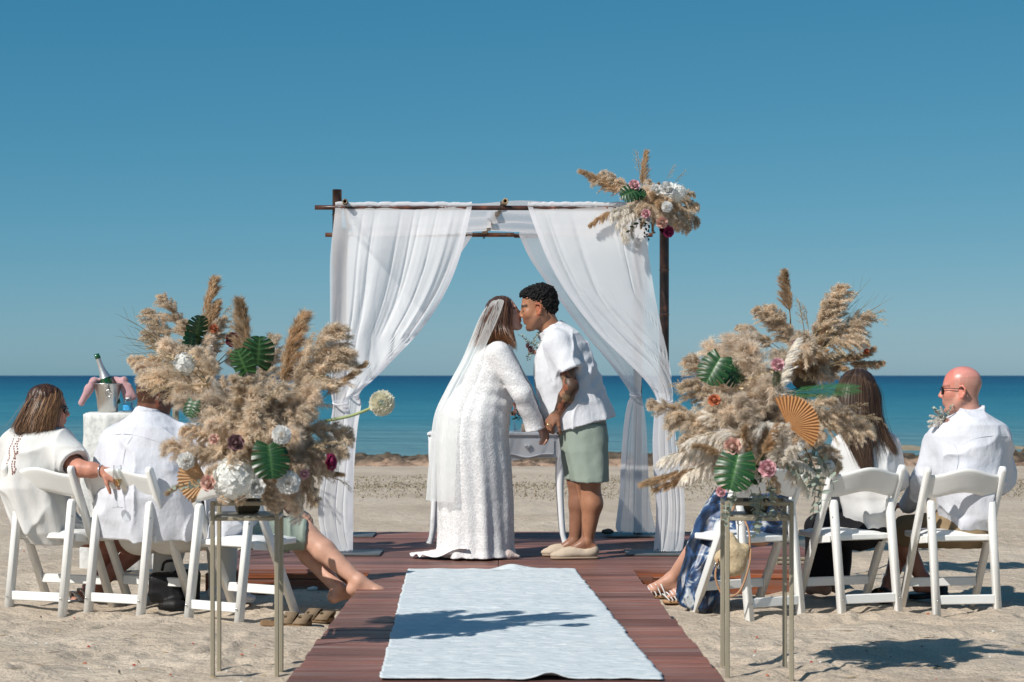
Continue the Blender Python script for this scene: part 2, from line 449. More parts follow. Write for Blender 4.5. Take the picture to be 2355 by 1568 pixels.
ys = np.concatenate([np.linspace(33, 80, 90), np.geomspace(81, 16000, 60)])
def swell(x, y):
    p = np.stack([x, y, np.zeros_like(x)], -1)
    a = np.clip((90 - y) / 50, 0, 1)
    return SEA_Z + a * 0.02 * vnoise(p * np.array([0.35, 1.2, 0]), 2)
V, Fc = grid(xs, ys, swell)
tag(add('sea', V, Fc, sea_material()), kind='structure')

# --- low sand bars breaking the surface off the shore
def reef(name, x0, x1, y0, wid, seed, label):
    xs = np.linspace(x0, x1, 160); ys = np.linspace(-1, 1, 12); X, T = np.meshgrid(xs, ys)
    p = np.stack([X * 0.6, np.zeros_like(X), np.zeros_like(X)], -1)
    ends = np.clip(np.minimum(X - x0, x1 - X) / 1.5, 0, 1)
    Yy = y0 + 0.7 * vnoise(p, seed) + T * wid
    Zz = SEA_Z - 0.05 + (0.09 + 0.06 * vnoise(np.stack([X * 2, T, X * 0], -1), seed + 1)) * (1 - T * T) * ends
    nx = len(xs); I, J = np.meshgrid(np.arange(nx - 1), np.arange(11)); a = (J * nx + I).ravel()
    o = add(name, np.stack([X, Yy, Zz], -1).reshape(-1, 3), np.stack([a, a + 1, a + 1 + nx, a + nx], 1), mat('wet_reef', (0.30, 0.25, 0.17), 0.8, 0.2, noise=(3, 0.4), bump=(4, 0.6, 0.05)))
    tag(o, kind='structure')
reef('reef', 4.5, 18, 45.5, 1.6, 3, ''); reef('reef', 8.0, 20, 41.5, 0.6, 9, ''); reef('reef', -20, -3, 43.5, 0.35, 14, '')

# --- dry weed and grass along the foot of the rocks, thousands of wisps
def wisps():
    n = 26000
    y = 20.2 + 5.6 * rng.beta(2.6, 1.7, n); x = rng.uniform(-6.8, 6.8, n)
    keep = vnoise(np.stack([x * 0.7, y * 0.9, x * 0], -1), 51) + 0.25 > rng.uniform(-0.6, 0.7, n)
    x, y = x[keep], y[keep]; n = len(x)
    z = sand_height(x, y); a = rng.uniform(0, 2 * np.pi, n); l = rng.uniform(0.012, 0.055, n); up = rng.uniform(0.1, 0.8, n) ** 1.5
    d = np.stack([np.cos(a), np.sin(a) * 0.6, up], -1) * l[:, None]; s = np.stack([-np.sin(a), np.cos(a), 0 * a], -1) * 0.005
    b0 = np.stack([x, y, z - 0.005], -1); mid = b0 + d * 0.6 + np.array([0, 0, 0.01]); tip = b0 + d
    Vv = np.stack([b0 - s, b0 + s, mid + s * 0.8, mid - s * 0.8, tip], 1).reshape(-1, 3); i = np.arange(n) * 5
    Fq = [[k, k + 1, k + 2, k + 3] for k in i] + [[k + 3, k + 2, k + 4] for k in i]
    base = np.array([[0.26, 0.20, 0.13], [0.17, 0.16, 0.085], [0.36, 0.29, 0.19], [0.11, 0.085, 0.055]])
    C = np.repeat(base[rng.integers(0, 4, n)], 5, 0)
    o = add('dry_grass', Vv, Fq, mat('dry_weed', attr=True, rough=0.9, spec=0.1), cols=C)
    tag(o, 'dry wisps of grass and seaweed along the foot of the rocks', 'grass', kind='stuff')
wisps()
# ------------------------------------------------------------------ wooden deck, boardwalk, aisle runner
def wood_material(name, col, along=0):
    m = bpy.data.materials.new(name); m.use_nodes = True; n = m.node_tree; L = n.links.new; b = n.nodes['Principled BSDF']
    tc = n.nodes.new('ShaderNodeTexCoord'); oi = n.nodes.new('ShaderNodeObjectInfo')
    mp = n.nodes.new('ShaderNodeMapping'); mp.inputs['Scale'].default_value = (1.6, 34, 34)
    ad = n.nodes.new('ShaderNodeVectorMath'); ad.operation = 'ADD'; L(tc.outputs['Object'], mp.inputs[0]); L(mp.outputs[0], ad.inputs[0])
    sc = n.nodes.new('ShaderNodeVectorMath'); sc.operation = 'SCALE'; sc.inputs['Scale'].default_value = 57.0
    L(oi.outputs['Random'], sc.inputs[0]); L(sc.outputs[0], ad.inputs[1])
    t = n.nodes.new('ShaderNodeTexNoise'); t.inputs['Scale'].default_value = 1.0; t.inputs['Detail'].default_value = 6; L(ad.outputs[0], t.inputs[0])
    c = np.array(col); gry = np.array([0.20, 0.148, 0.138])
    r = ramp(n, t.outputs['Fac'], [(0.28, tuple(c * 0.55)), (0.46, tuple(c)), (0.6, tuple(c * 0.6 + gry * 0.45)), (0.8, tuple(gry * 1.15))])
    t2 = n.nodes.new('ShaderNodeTexNoise'); t2.inputs['Scale'].default_value = 2.2; t2.inputs['Detail'].default_value = 4; L(tc.outputs['Object'], t2.inputs[0])
    mr = n.nodes.new('ShaderNodeMapRange'); mr.inputs[3].default_value = 0.68; mr.inputs[4].default_value = 1.32; L(oi.outputs['Random'], mr.inputs[0])
    mu = n.nodes.new('ShaderNodeMath'); mu.operation = 'MULTIPLY'; L(mr.outputs[0], mu.inputs[0])
    m3 = n.nodes.new('ShaderNodeMapRange'); m3.inputs[1].default_value = 0.3; m3.inputs[2].default_value = 0.7; m3.inputs[3].default_value = 0.8; m3.inputs[4].default_value = 1.25
    L(t2.outputs['Fac'], m3.inputs[0]); L(m3.outputs[0], mu.inputs[1])
    hs = n.nodes.new('ShaderNodeHueSaturation'); L(r, hs.inputs['Color']); L(mu.outputs[0], hs.inputs['Value'])
    L(hs.outputs[0], b.inputs['Base Color']); b.inputs['Roughness'].default_value = 0.48; b.inputs['Specular IOR Level'].default_value = 0.45
    bn = n.nodes.new('ShaderNodeBump'); bn.inputs['Strength'].default_value = 0.35; bn.inputs['Distance'].default_value = 0.004
    L(t.outputs['Fac'], bn.inputs['Height']); L(bn.outputs[0], b.inputs['Normal'])
    return m
DECKWOOD = wood_material('deck_wood', (0.175, 0.066, 0.045))
FASCIA = wood_material('fascia_wood', (0.30, 0.085, 0.03))

PW = 0.138
def plank_mesh(length, name):
    """decking board along x with five sawn grooves"""
    pr = [(-PW / 2, -0.024), (-PW / 2, -0.003), (-PW / 2 + 0.003, 0)]
    for k in range(5):
        c = -PW / 2 + PW * (k + 0.5) / 5
        pr += [(c - 0.005, 0), (c - 0.003, -0.005), (c + 0.003, -0.005), (c + 0.005, 0)]
    pr += [(PW / 2 - 0.003, 0), (PW / 2, -0.003), (PW / 2, -0.024)]
    n = len(pr); V = [[s * length / 2, y, z] for s in (-1, 1) for (y, z) in pr]
    Fa = [[i, n + i, n + i + 1, i + 1] for i in range(n - 1)] + [[n - 1, 2 * n - 1, n, 0], list(range(n)), list(range(2 * n - 1, n - 1, -1))]
    me = new_mesh(name, V, Fa, smooth=False); me.materials.append(DECKWOOD); return me

deck = empty('wooden_deck', ((DX0 + DX1) / 2, (DY0 + DY1) / 2, 0)); tag(deck, 'low red-brown slatted wooden deck under the wedding arch', 'deck', kind='structure')
def plank(me, parent, x, y, z, rz=0.0):
    o = bpy.data.objects.new('plank', me); COL.objects.link(o); o.parent = parent
    b = BASE[parent.name]; o.location = (x - b[0], y - b[1], z - b[2]); o.rotation_euler = (0, 0, rz); return o
JX = -0.085
meL = plank_mesh(JX - DX0 - 0.004, 'plank'); meR = plank_mesh(DX1 - JX - 0.004, 'plank')
y = DY0 + PW / 2; pitch = PW + 0.006
while y < DY1:
    plank(meL, deck, (DX0 + JX) / 2, y, DECK_Z + random.uniform(-0.0015, 0.0015)); plank(meR, deck, (DX1 + JX) / 2, y, DECK_Z + random.uniform(-0.0015, 0.0015)); y += pitch
YB = y - pitch / 2
dark = mat('joist', (0.03, 0.02, 0.016), 0.9)
add('joist_frame', *merge([box(((DX0 + DX1) / 2, (DY0 + YB) / 2, 0.05), (DX1 - DX0 - 0.1, YB - DY0 - 0.1, 0.1))]), dark, deck, smooth=False)
# fascia boards round the deck: two courses at the front
for (a, b_) in ((DX0, -0.86), (0.745, DX1)):
    for (z0, z1, dy) in ((0.074, 0.104, 0.006), (-0.02, 0.071, 0.0)):
        add('fascia_board', *box(((a + b_) / 2, DY0 - 0.012 - dy, (z0 + z1) / 2), (b_ - a, 0.022, z1 - z0), None, 0.003), FASCIA, deck, smooth=False)
for xx in (DX0 - 0.012, DX1 + 0.012):
    add('fascia_board', *box((xx, (DY0 + YB) / 2, 0.042), (0.022, YB - DY0, 0.124), None, 0.003), FASCIA, deck, smooth=False)
add('fascia_board', *box(((DX0 + DX1) / 2, YB + 0.014, 0.042), (DX1 - DX0, 0.022, 0.124), None, 0.003), FASCIA, deck, smooth=False)

bw = empty('boardwalk', (0, 8.5, 0)); tag(bw, 'slatted wooden boardwalk leading over the sand to the deck', 'boardwalk', kind='structure')
y = DY0 - pitch / 2 - 0.004; k = 0; wmesh = {}
while y > 3.2:
    g = (DY0 - y) / (DY0 - 7.6)          # the boards lie a little wider towards the beach end
    xl = -0.845 - 0.015 * g; xr = 0.725 + 0.095 * g
    key = round((xr - xl) / 0.02)
    if key not in wmesh: wmesh[key] = plank_mesh(key * 0.02, 'plank')
    plank(wmesh[key], bw, (xl + xr) / 2 + random.uniform(-0.004, 0.004), y, DECK_Z - 0.001 + random.uniform(-0.0015, 0.0015), random.uniform(-0.0015, 0.0015)); y -= pitch; k += 1
add('joist_frame', *box((0, 7.6, 0.045), (1.42, 8.7, 0.09)), dark, bw, smooth=False)
# end block beside the boardwalk
add('end_block', *box((0.80, 11.92, 0.055), (0.085, 0.10, 0.09), None, 0.004), FASCIA, bw, smooth=False)

def runner_material():
    m = bpy.data.materials.new('lace_runner'); m.use_nodes = True; n = m.node_tree; L = n.links.new; b = n.nodes['Principled BSDF']
    tc = n.nodes.new('ShaderNodeTexCoord'); mp = n.nodes.new('ShaderNodeMapping'); mp.inputs['Scale'].default_value = (9, 26, 10); L(tc.outputs['Object'], mp.inputs[0])
    t = n.nodes.new('ShaderNodeTexNoise'); t.inputs['Scale'].default_value = 1; t.inputs['Detail'].default_value = 5; t.inputs['Distortion'].default_value = 1.6; L(mp.outputs[0], t.inputs[0])
    r = ramp(n, t.outputs['Fac'], [(0.32, (0.50, 0.565, 0.595)), (0.5, (0.585, 0.64, 0.66)), (0.62, (0.65, 0.695, 0.705)), (0.72, (0.78, 0.795, 0.79))])
    L(r, b.inputs['Base Color']); b.inputs['Roughness'].default_value = 0.9
    bn = n.nodes.new('ShaderNodeBump'); bn.inputs['Strength'].default_value = 0.9; bn.inputs['Distance'].default_value = 0.012
    L(t.outputs['Fac'], bn.inputs['Height']); L(bn.outputs[0], b.inputs['Normal'])
    return m
def runner():
    nu, nv = 90, 260; U, W = np.meshgrid(np.linspace(0, 1, nu), np.linspace(0, 1, nv))
    Y0, Y1 = 11.96, 7.64
    Y = Y0 + (Y1 - Y0) * W
    s = FOC / Y
    xl = P(938, 0, 1)[0]; 
    XL = -0.628 + W * (-0.507 + 0.628); XR = 0.376 + W * (0.585 - 0.376)
    XL = XL + 0.003 * vnoise(np.stack([Y * 9, Y * 0, Y * 0], -1), 3) + 0.004 * vnoise(np.stack([Y * 31, Y * 0, Y * 0], -1), 5)
    XR = XR + 0.004 * vnoise(np.stack([Y * 8, Y * 0 + 5, Y * 0], -1), 4) + 0.005 * vnoise(np.stack([Y * 27, Y * 0, Y * 0], -1), 6)
    X = XL + (XR - XL) * U
    p = np.stack([X, Y, X * 0], -1)
    Y = Y + np.where(W < 0.02, 0.03 * np.sin(U * 9) * (U > 0.4), 0) + 0.012 * vnoise(np.stack([U * 8, W * 0, W * 0], -1), 12)
    Z = DECK_Z + 0.008 + 0.004 * np.abs(fbm(p * np.array([9, 16, 1]), 2, 8)) + 0.014 * np.clip(vnoise(p * np.array([0.8, 3.5, 1]), 15) - 0.25, 0, 1)
    hump = np.exp(-((U - 0.62) / 0.09) ** 2) * np.exp(-(W / 0.012) ** 2) * 0.03 + np.exp(-((U - 0.6) / 0.05) ** 2) * np.exp(-((W - 1) / 0.01) ** 2) * 0.025
    Z = Z + hump
    top = np.stack([X, Y, Z], -1).reshape(-1, 3); I, J = np.meshgrid(np.arange(nu - 1), np.arange(nv - 1)); a = (J * nu + I).ravel()
    f = np.stack([a, a + nu, a + nu + 1, a + 1], 1)
    o = add('aisle_runner', top, f, runner_material(), base=(0.0, 9.8, DECK_Z))
    sd = o.modifiers.new('thick', 'SOLIDIFY'); sd.thickness = 0.005; sd.offset = -1
    tag(o, 'long pale lace aisle runner laid along the boardwalk', 'carpet')
runner()
# ------------------------------------------------------------------ bamboo arch with drapes
YF, YR = 13.08, 14.55                 # front and rear frame
def bamboo_material():
    m = bpy.data.materials.new('dark_bamboo'); m.use_nodes = True; n = m.node_tree; L = n.links.new; b = n.nodes['Principled BSDF']
    tc = n.nodes.new('ShaderNodeTexCoord'); a = n.nodes.new('ShaderNodeAttribute'); a.attribute_name = 'Col'
    t = n.nodes.new('ShaderNodeTexNoise'); t.inputs['Scale'].default_value = 14; t.inputs['Detail'].default_value = 6; L(tc.outputs['Object'], t.inputs[0])
    r = ramp(n, t.outputs['Fac'], [(0.38, (0.5, 0.5, 0.5)), (0.55, (1, 1, 1)), (0.68, (2.4, 1.9, 1.6))])
    mx = n.nodes.new('ShaderNodeMix'); mx.data_type = 'RGBA'; mx.blend_type = 'MULTIPLY'; mx.inputs[0].default_value = 0.9
    L(a.outputs['Color'], mx.inputs[6]); L(r, mx.inputs[7]); L(mx.outputs[2], b.inputs['Base Color'])
    b.inputs['Roughness'].default_value = 0.38; b.inputs['Specular IOR Level'].default_value = 0.5
    return m
BAMBOO = bamboo_material()
def pole(a, b, r, nodes, col=(0.055, 0.026, 0.018), hollow=True):
    """bamboo cane with raised joints and an open end"""
    a = np.array(a, float); b = np.array(b, float); Lg = np.linalg.norm(b - a); ts = [0.0]; rs = [r]; cs = [1.0]
    for k in range(nodes):
        t = (k + 0.5 + random.uniform(-0.12, 0.12)) / nodes; e = 0.012 / Lg
        for (dt, q, c) in ((-2.2 * e, 1.0, 1), (-e, 1.0, 1.6), (-0.4 * e, 1.12, 2.6), (0.3 * e, 0.95, 0.6), (1.0 * e, 1.03, 1.2), (2.2 * e, 1.0, 1)):
            ts.append(t + dt); rs.append(r * q); cs.append(c)
    ts.append(1.0); rs.append(r); cs.append(1.0)
    ts = np.array(ts); pts = a + (b - a) * ts[:, None]; n = 12
    V, Fa = tube(pts, np.array(rs), n, cap=True); C = np.repeat(np.array(cs)[:, None] * np.array(col), n, 0)
    if hollow:                        # inner wall at both ends
        for (end, d, off) in ((0, 1, 0), (len(ts) - 1, -1, (len(ts) - 1) * n)):
            dirv = (b - a) / Lg * d; ring = V[off:off + n]; c0 = pts[end]; n0 = len(V)
            inner = c0 + (ring - c0) * 0.62; deep = c0 + (ring - c0) * 0.5 + dirv * 0.03
            V = np.concatenate([V, inner, deep]); C = np.concatenate([C, np.tile([0.42, 0.30, 0.16], (n, 1)), np.tile([0.02, 0.012, 0.008], (n, 1))])
            Fa = [f for f in Fa if not (len(f) == n and off in f)]
            for j in range(n):
                k = (j + 1) % n
                Fa += [[off + j, n0 + j, n0 + k, off + k], [n0 + j, n0 + n + j, n0 + n + k, n0 + k]]
            Fa.append([n0 + n + j for j in range(n)])
    return V, Fa, C
arch = empty('bamboo_arch', (0, (YF + YR) / 2, DECK_Z), 'dark bamboo wedding arch standing on the wooden deck', 'arch')
xL = P(775, 0, YF)[0]; xR = P(1527, 0, YF)[0]
zt = P(0, 436, YF)[2]; zb = P(0, 478, YF)[2]; zr = P(0, 540, YR)[2]
def cane(name, a, b, r, k, col=(0.055, 0.026, 0.018)):
    V, Fa, C = pole(a, b, r, k, col); return add(name, V, Fa, BAMBOO, arch, cols=C)
cane('post', (xL, YF, DECK_Z), (xL, YF, zt), 0.031, 7)
cane('post', (xR, YF, DECK_Z), (xR, YF, zt + 0.02), 0.031, 7)
xRL = P(793, 0, YR)[0]; xRR = P(1466, 0, YR)[0]
cane('post', (xRL, YR, DECK_Z), (xRL, YR, zr + 0.05), 0.031, 7)
cane('post', (xRR, YR, DECK_Z), (xRR, YR, zr + 0.05), 0.031, 7)
yb = YF - 0.045
fr = [P(724, 477, yb), P(1600, 479, yb)]
cane('front_beam', fr[0], fr[1], 0.0155, 7, (0.075, 0.030, 0.02))
cane('rear_beam', P(748, 540, YR), P(1182, 540, YR), 0.016, 4, (0.12, 0.045, 0.02))
cane('rear_beam', P(1182, 542, YR + 0.04), P(1500, 540, YR + 0.04), 0.016, 4, (0.09, 0.035, 0.02))
cane('side_beam', P(793, 463, YF - 0.12), P(803, 524, YR + 0.1), 0.018, 5, (0.16, 0.10, 0.06))
cane('side_beam', P(1508, 463, YF - 0.12), P(1462, 524, YR + 0.1), 0.018, 5, (0.16, 0.10, 0.06))
cane('middle_beam', P(1162, 462, YF - 0.14), P(1113, 536, YR + 0.06), 0.019, 9, (0.24, 0.18, 0.12))
wire = mat('binding_wire', (0.02, 0.02, 0.02), 0.5, 0.4)
for (x, yv, Y) in ((1150, 475, yb), (1115, 538, YR), (776, 474, YF), (1526, 476, YF)):
    c = P(x, yv, Y); a = np.linspace(0, 2 * np.pi, 18)
    add('binding', *tube(np.stack([c[0] + 0.02 * np.cos(a) * 0.5 + 0.006 * np.sin(3 * a), c[1] + 0.033 * np.sin(a) - 0.0, c[2] + 0.033 * np.cos(a)], 1), 0.003, 6), wire, arch)
steel = mat('steel_plate', (0.13, 0.14, 0.145), 0.5, 0.4, noise=(6, 0.25), metal=0.3)
for (x0, x1, yy) in ((P(735, 0, YF)[0], P(878, 0, YF)[0], YF), (P(1437, 0, YF)[0], P(1590, 0, YF)[0], YF), (P(728, 0, YR)[0], P(862, 0, YR)[0], YR), (P(1393, 0, YR)[0], P(1545, 0, YR)[0], YR)):
    add('base_plate', *box(((x0 + x1) / 2, yy - 0.02, DECK_Z + 0.008), (x1 - x0, 0.36, 0.012), None, 0.002), steel, arch, smooth=False)

VOILE = sheer('white_voile', (0.955, 0.96, 0.975), 0.68, 0.42)
DENSE = sheer('gathered_voile', (0.95, 0.955, 0.97), 0.80, 0.40)
HEM = sheer('white_hem', (0.9, 0.9, 0.93), 0.82)

def curtain(name, label, Y, rows, folds, seed, amp=0.05, zfun=None, floor=None, hem_side=1, tie=None, gather=True):
    """rows: list of (v_y, left_x, right_x, fold amplitude factor, folds' depth) seen at distance Y"""
    nu, nv = 150, 130
    ry = np.array([r[0] for r in rows], float); rl = [r[1] for r in rows]; rr = [r[2] for r in rows]; ra = [r[3] for r in rows]
    # smooth curves through the rows
    par = np.linspace(0, len(rows) - 1, nv)
    cv = bez(np.array([[a, b, c, d] for a, b, c, d in zip(ry, rl, rr, ra)]), nv)
    tt = (int(np.argmin([abs(r[0] - (tie[1] if tie else 9999)) for r in rows])) + 1) / len(rows)
    U = np.linspace(0, 1, nu); V = np.zeros((nv, nu, 3)); ph = np.random.default_rng(seed).uniform(0, 6.28, 6)
    for j in range(nv):
        vy, l, r, am = cv[j]
        t = j / (nv - 1)
        fr = float(np.interp(r - l, [40, 90, 200], [0.30, 0.42, 1.0]))
        uu = U * folds * 0.75 * fr + 0.5 * vnoise(np.stack([U * 2.3, U * 0 + t * 1.2, U * 0], -1), seed + 2) + ph[0]
        z0 = uu * 0
        n1 = vnoise(np.stack([uu, z0 + t * 0.9, z0], -1), seed); n2 = vnoise(np.stack([uu * 2.1, z0 + t * 1.5, z0], -1), seed + 9)
        w = 0.75 * n1 + 0.45 * (1 - 2 * np.abs(n2)) ** 3 + 0.3 * np.sin(2 * np.pi * 1.3 * U + ph[3] + 1.3 * t)
        x = l + (r - l) * (U + 0.010 * np.sin(2 * np.pi * folds * 0.5 * U + ph[4] + t * 2))
        yy = vy + 0 * U
        if gather and t < 0.12:
            yy = yy + (1 - t / 0.12) * 1.6 * vnoise(np.stack([U * folds * 4, U * 0, U * 0], -1), seed + 40)
        am = am * (0.85 if t < tt else 0.32)
        bY = YF - 0.045 if Y < 14 else YR
        ez = min(1.0, t / 0.12); ez = ez * ez * (3 - 2 * ez)
        dep = (bY - 0.012) * (1 - ez) + Y * ez + amp * am * w * (0.3 + 0.7 * ez)
        V[j, :, 0] = (x - 1177) * Y / FOC; V[j, :, 1] = dep; V[j, :, 2] = EYE - (yy - 863) * Y / FOC
    if floor is not None: V[:, :, 2] = np.maximum(V[:, :, 2], floor + 0.01 * np.abs(np.sin(U * 40))[None, :] + 0.004)
    I, J = np.meshgrid(np.arange(nu - 1), np.arange(nv - 1)); a = (J * nu + I).ravel()
    o = add(name, V.reshape(-1, 3), np.stack([a, a + nu, a + nu + 1, a + 1], 1), VOILE, base=(V[:, :, 0].mean(), Y, V[:, :, 2].min()))
    tag(o, label, 'curtain', 'white voile drapes of the arch')
    o.data.materials.append(DENSE)          # below the knot the same cloth lies in many layers
    mi = np.repeat((np.arange(nv - 1) / (nv - 1) > tt - 0.06).astype(np.int32), nu - 1)
    o.data.polygons.foreach_set('material_index', mi)
    # sewn hem along the open edge
    i0 = nu - 1 if hem_side > 0 else 0; sgn = -1 if hem_side > 0 else 1
    e = V[:, i0]; inn = V[:, i0 + sgn * 5].copy(); d = inn - e; d /= np.linalg.norm(d, axis=1)[:, None] + 1e-9
    q = e + d * 0.035; off = np.array([0, -0.004, 0])
    vv = np.concatenate([e + off, q + off]); k = np.arange(nv - 1)
    add('hem', vv, np.stack([k, k + 1, k + 1 + nv, k + nv], 1), HEM, o)
    if gather:                       # rod pocket with ruffled header
        top = V[0]; pts = np.stack([top[:, 0], np.full(nu, YF - 0.045 if Y < 14 else YR), top[:, 2] + 0.014], 1)
        wob = 0.0008 * np.sin(np.arange(nu) * 1.3) + 0.003 * vnoise(np.stack([np.arange(nu) * 0.35, np.arange(nu) * 0., np.arange(nu) * 0.], -1), seed)
        add('rod_pocket', *tube(pts, 0.0175 + wob * 0.25, 10, cap=False), VOILE, o)
    if tie is not None:
        c = P(tie[0], tie[1], Y); a = np.linspace(0, 2 * np.pi, 26); rx, rz = tie[2], 0.012
        add('tie_band', *tube(np.stack([c[0] + rx * np.cos(a), c[1] + 0.05 * np.sin(a), c[2] + rz * np.sin(a)], 1), 0.006, 6), HEM, o)
    return o
curtain('drape', 'front white voile drape tied back to the bare-topped arch post', YF - 0.095,
        [(474, 768, 1083, .35), (520, 764, 1073, .6), (600, 757, 1052, .9), (680, 757, 1018, 1.1), (760, 757, 965, 1.2), (830, 753, 900, 1.1), (880, 757, 850, .9), (915, 762, 806, .55), (930, 765, 800, .45), (955, 762, 806, .6), (1010, 752, 811, .9), (1090, 740, 811, 1.0), (1170, 730, 811, 1.0), (1230, 738, 811, .9), (1262, 752, 811, .8), (1277, 756, 812, .7)],
        8, 3, 0.045, floor=DECK_Z + 0.016, tie=(783, 926, 0.05))
curtain('drape', 'front white voile drape tied back to the post crowned with flowers', YF - 0.095,
        [(474, 1215, 1470, .35), (520, 1230, 1480, .6), (600, 1262, 1492, .9), (680, 1308, 1505, 1.1), (760, 1370, 1522, 1.2), (830, 1440, 1538, 1.1), (880, 1488, 1545, .9), (915, 1508, 1547, .55), (930, 1507, 1548, .5), (960, 1503, 1549, .6), (1020, 1500, 1556, .8), (1100, 1503, 1570, 1.0), (1170, 1508, 1576, 1.0), (1230, 1505, 1575, .9), (1262, 1502, 1570, .8), (1274, 1500, 1563, .7)],
        9, 8, 0.045, floor=DECK_Z + 0.016, hem_side=-1, tie=(1528, 922, 0.05))
curtain('drape', 'seaward white voile drape knotted and hanging free behind the groom', YR - 0.085,
        [(541, 1196, 1490, .3), (600, 1224, 1488, .6), (680, 1280, 1484, .9), (760, 1340, 1480, 1.0), (830, 1398, 1476, .9), (880, 1434, 1474, .7), (907, 1449, 1473, .45), (930, 1442, 1479, .5), (980, 1434, 1485, .7), (1060, 1428, 1489, .9), (1140, 1424, 1492, 1.0), (1190, 1418, 1500, 1.0), (1214, 1416, 1506, .9), (1228, 1424, 1504, .8)],
        9, 21, 0.04, floor=DECK_Z + 0.016, hem_side=-1, tie=(1461, 907, 0.04))
curtain('drape', 'seaward white voile drape showing through the front drape behind the bride', YR - 0.085,
        [(541, 800, 1084, .3), (600, 799, 1046, .6), (680, 798, 1000, .9), (760, 798, 950, 1.0), (830, 797, 890, .9), (880, 797, 846, .7), (907, 797, 826, .45), (930, 796, 830, .5), (980, 790, 822, .6), (1060, 780, 815, .6), (1140, 772, 812, .6), (1228, 772, 812, .6)],
        9, 33, 0.04, floor=DECK_Z + 0.016, tie=(811, 907, 0.04))
# canopy cloth sagging between the beams
def canopy():
    nu, nv = 120, 40; U, W = np.meshgrid(np.linspace(0, 1, nu), np.linspace(0, 1, nv))
    Y = YF - 0.02 + (YR - YF + 0.03) * W
    X = xL + 0.05 + (xR - xL - 0.12) * U
    zf = zb + 0.02 + 0.02 * np.sin(U * np.pi) ; zq = zr + 0.02
    sag = 0.05 + 0.09 * np.clip(np.abs(U - 0.47) * 2.2, 0, 1)
    Z = zf + (zq - zf) * W - sag * 4 * W * (1 - W) * 0.7
    Z = Z + 0.02 * np.sin(W * 22 + 4 * U * np.sign(U - 0.47)) * np.sin(np.pi * W) + 0.012 * vnoise(np.stack([U * 7, W * 9, U * 0], -1), 3)
    I, J = np.meshgrid(np.arange(nu - 1), np.arange(nv - 1)); a = (J * nu + I).ravel()
    o = add('canopy_cloth', np.stack([X, Y, Z], -1).reshape(-1, 3), np.stack([a, a + 1, a + nu + 1, a + nu], 1), VOILE, base=(0, YF, zr))
    tag(o, 'white voile canopy sagging across the top of the arch', 'cloth')
canopy()
# ------------------------------------------------------------------ white folding chairs
RESIN = mat('white_resin', (0.80, 0.80, 0.775), 0.45, 0.4, noise=(7, 0.06), bump=(40, 0.2, 0.003))
SEATPAD = mat('white_vinyl', (0.78, 0.78, 0.765), 0.5, 0.4, bump=(14, 0.15, 0.01))
STEEL = mat('bolt_steel', (0.5, 0.5, 0.5), 0.3, 0.5, metal=1.0)

def rounded_bar(a, b, w, t, side=(1, 0, 0), n=7, round_end=True):
    """flat stile from a to b with a rounded upper end; w across, t along side"""
    a = np.array(a, float); b = np.array(b, float); d = b - a; L = np.linalg.norm(d); d /= L
    s = np.array(side, float); c = np.cross(s, d); c /= np.linalg.norm(c)
    out = [(-w / 2, 0), (w / 2, 0)]
    if round_end:
        out += [(w / 2 * math.cos(q), L - w / 2 + w / 2 * math.sin(q)) for q in np.linspace(0, math.pi, n)]
    else: out += [(w / 2, L), (-w / 2, L)]
    m = len(out); ch = 0.004; V = []
    for (off, ins) in ((-t / 2, ch), (-t / 2 + ch, 0), (t / 2 - ch, 0), (t / 2, ch)):
        cx = sum(o[0] for o in out) / m; cz = sum(o[1] for o in out) / m
        for (x, z) in out:
            xx = x - np.sign(x) * ins; zz = z + (ins if z < L / 2 else -ins)
            V.append(a + c * xx + d * zz + s * off)
    Fa = [list(range(m))[::-1], [3 * m + i for i in range(m)]]
    for k in range(3):
        for i in range(m):
            j = (i + 1) % m; Fa.append([k * m + i, k * m + j, (k + 1) * m + j, (k + 1) * m + i])
    return np.array(V), Fa

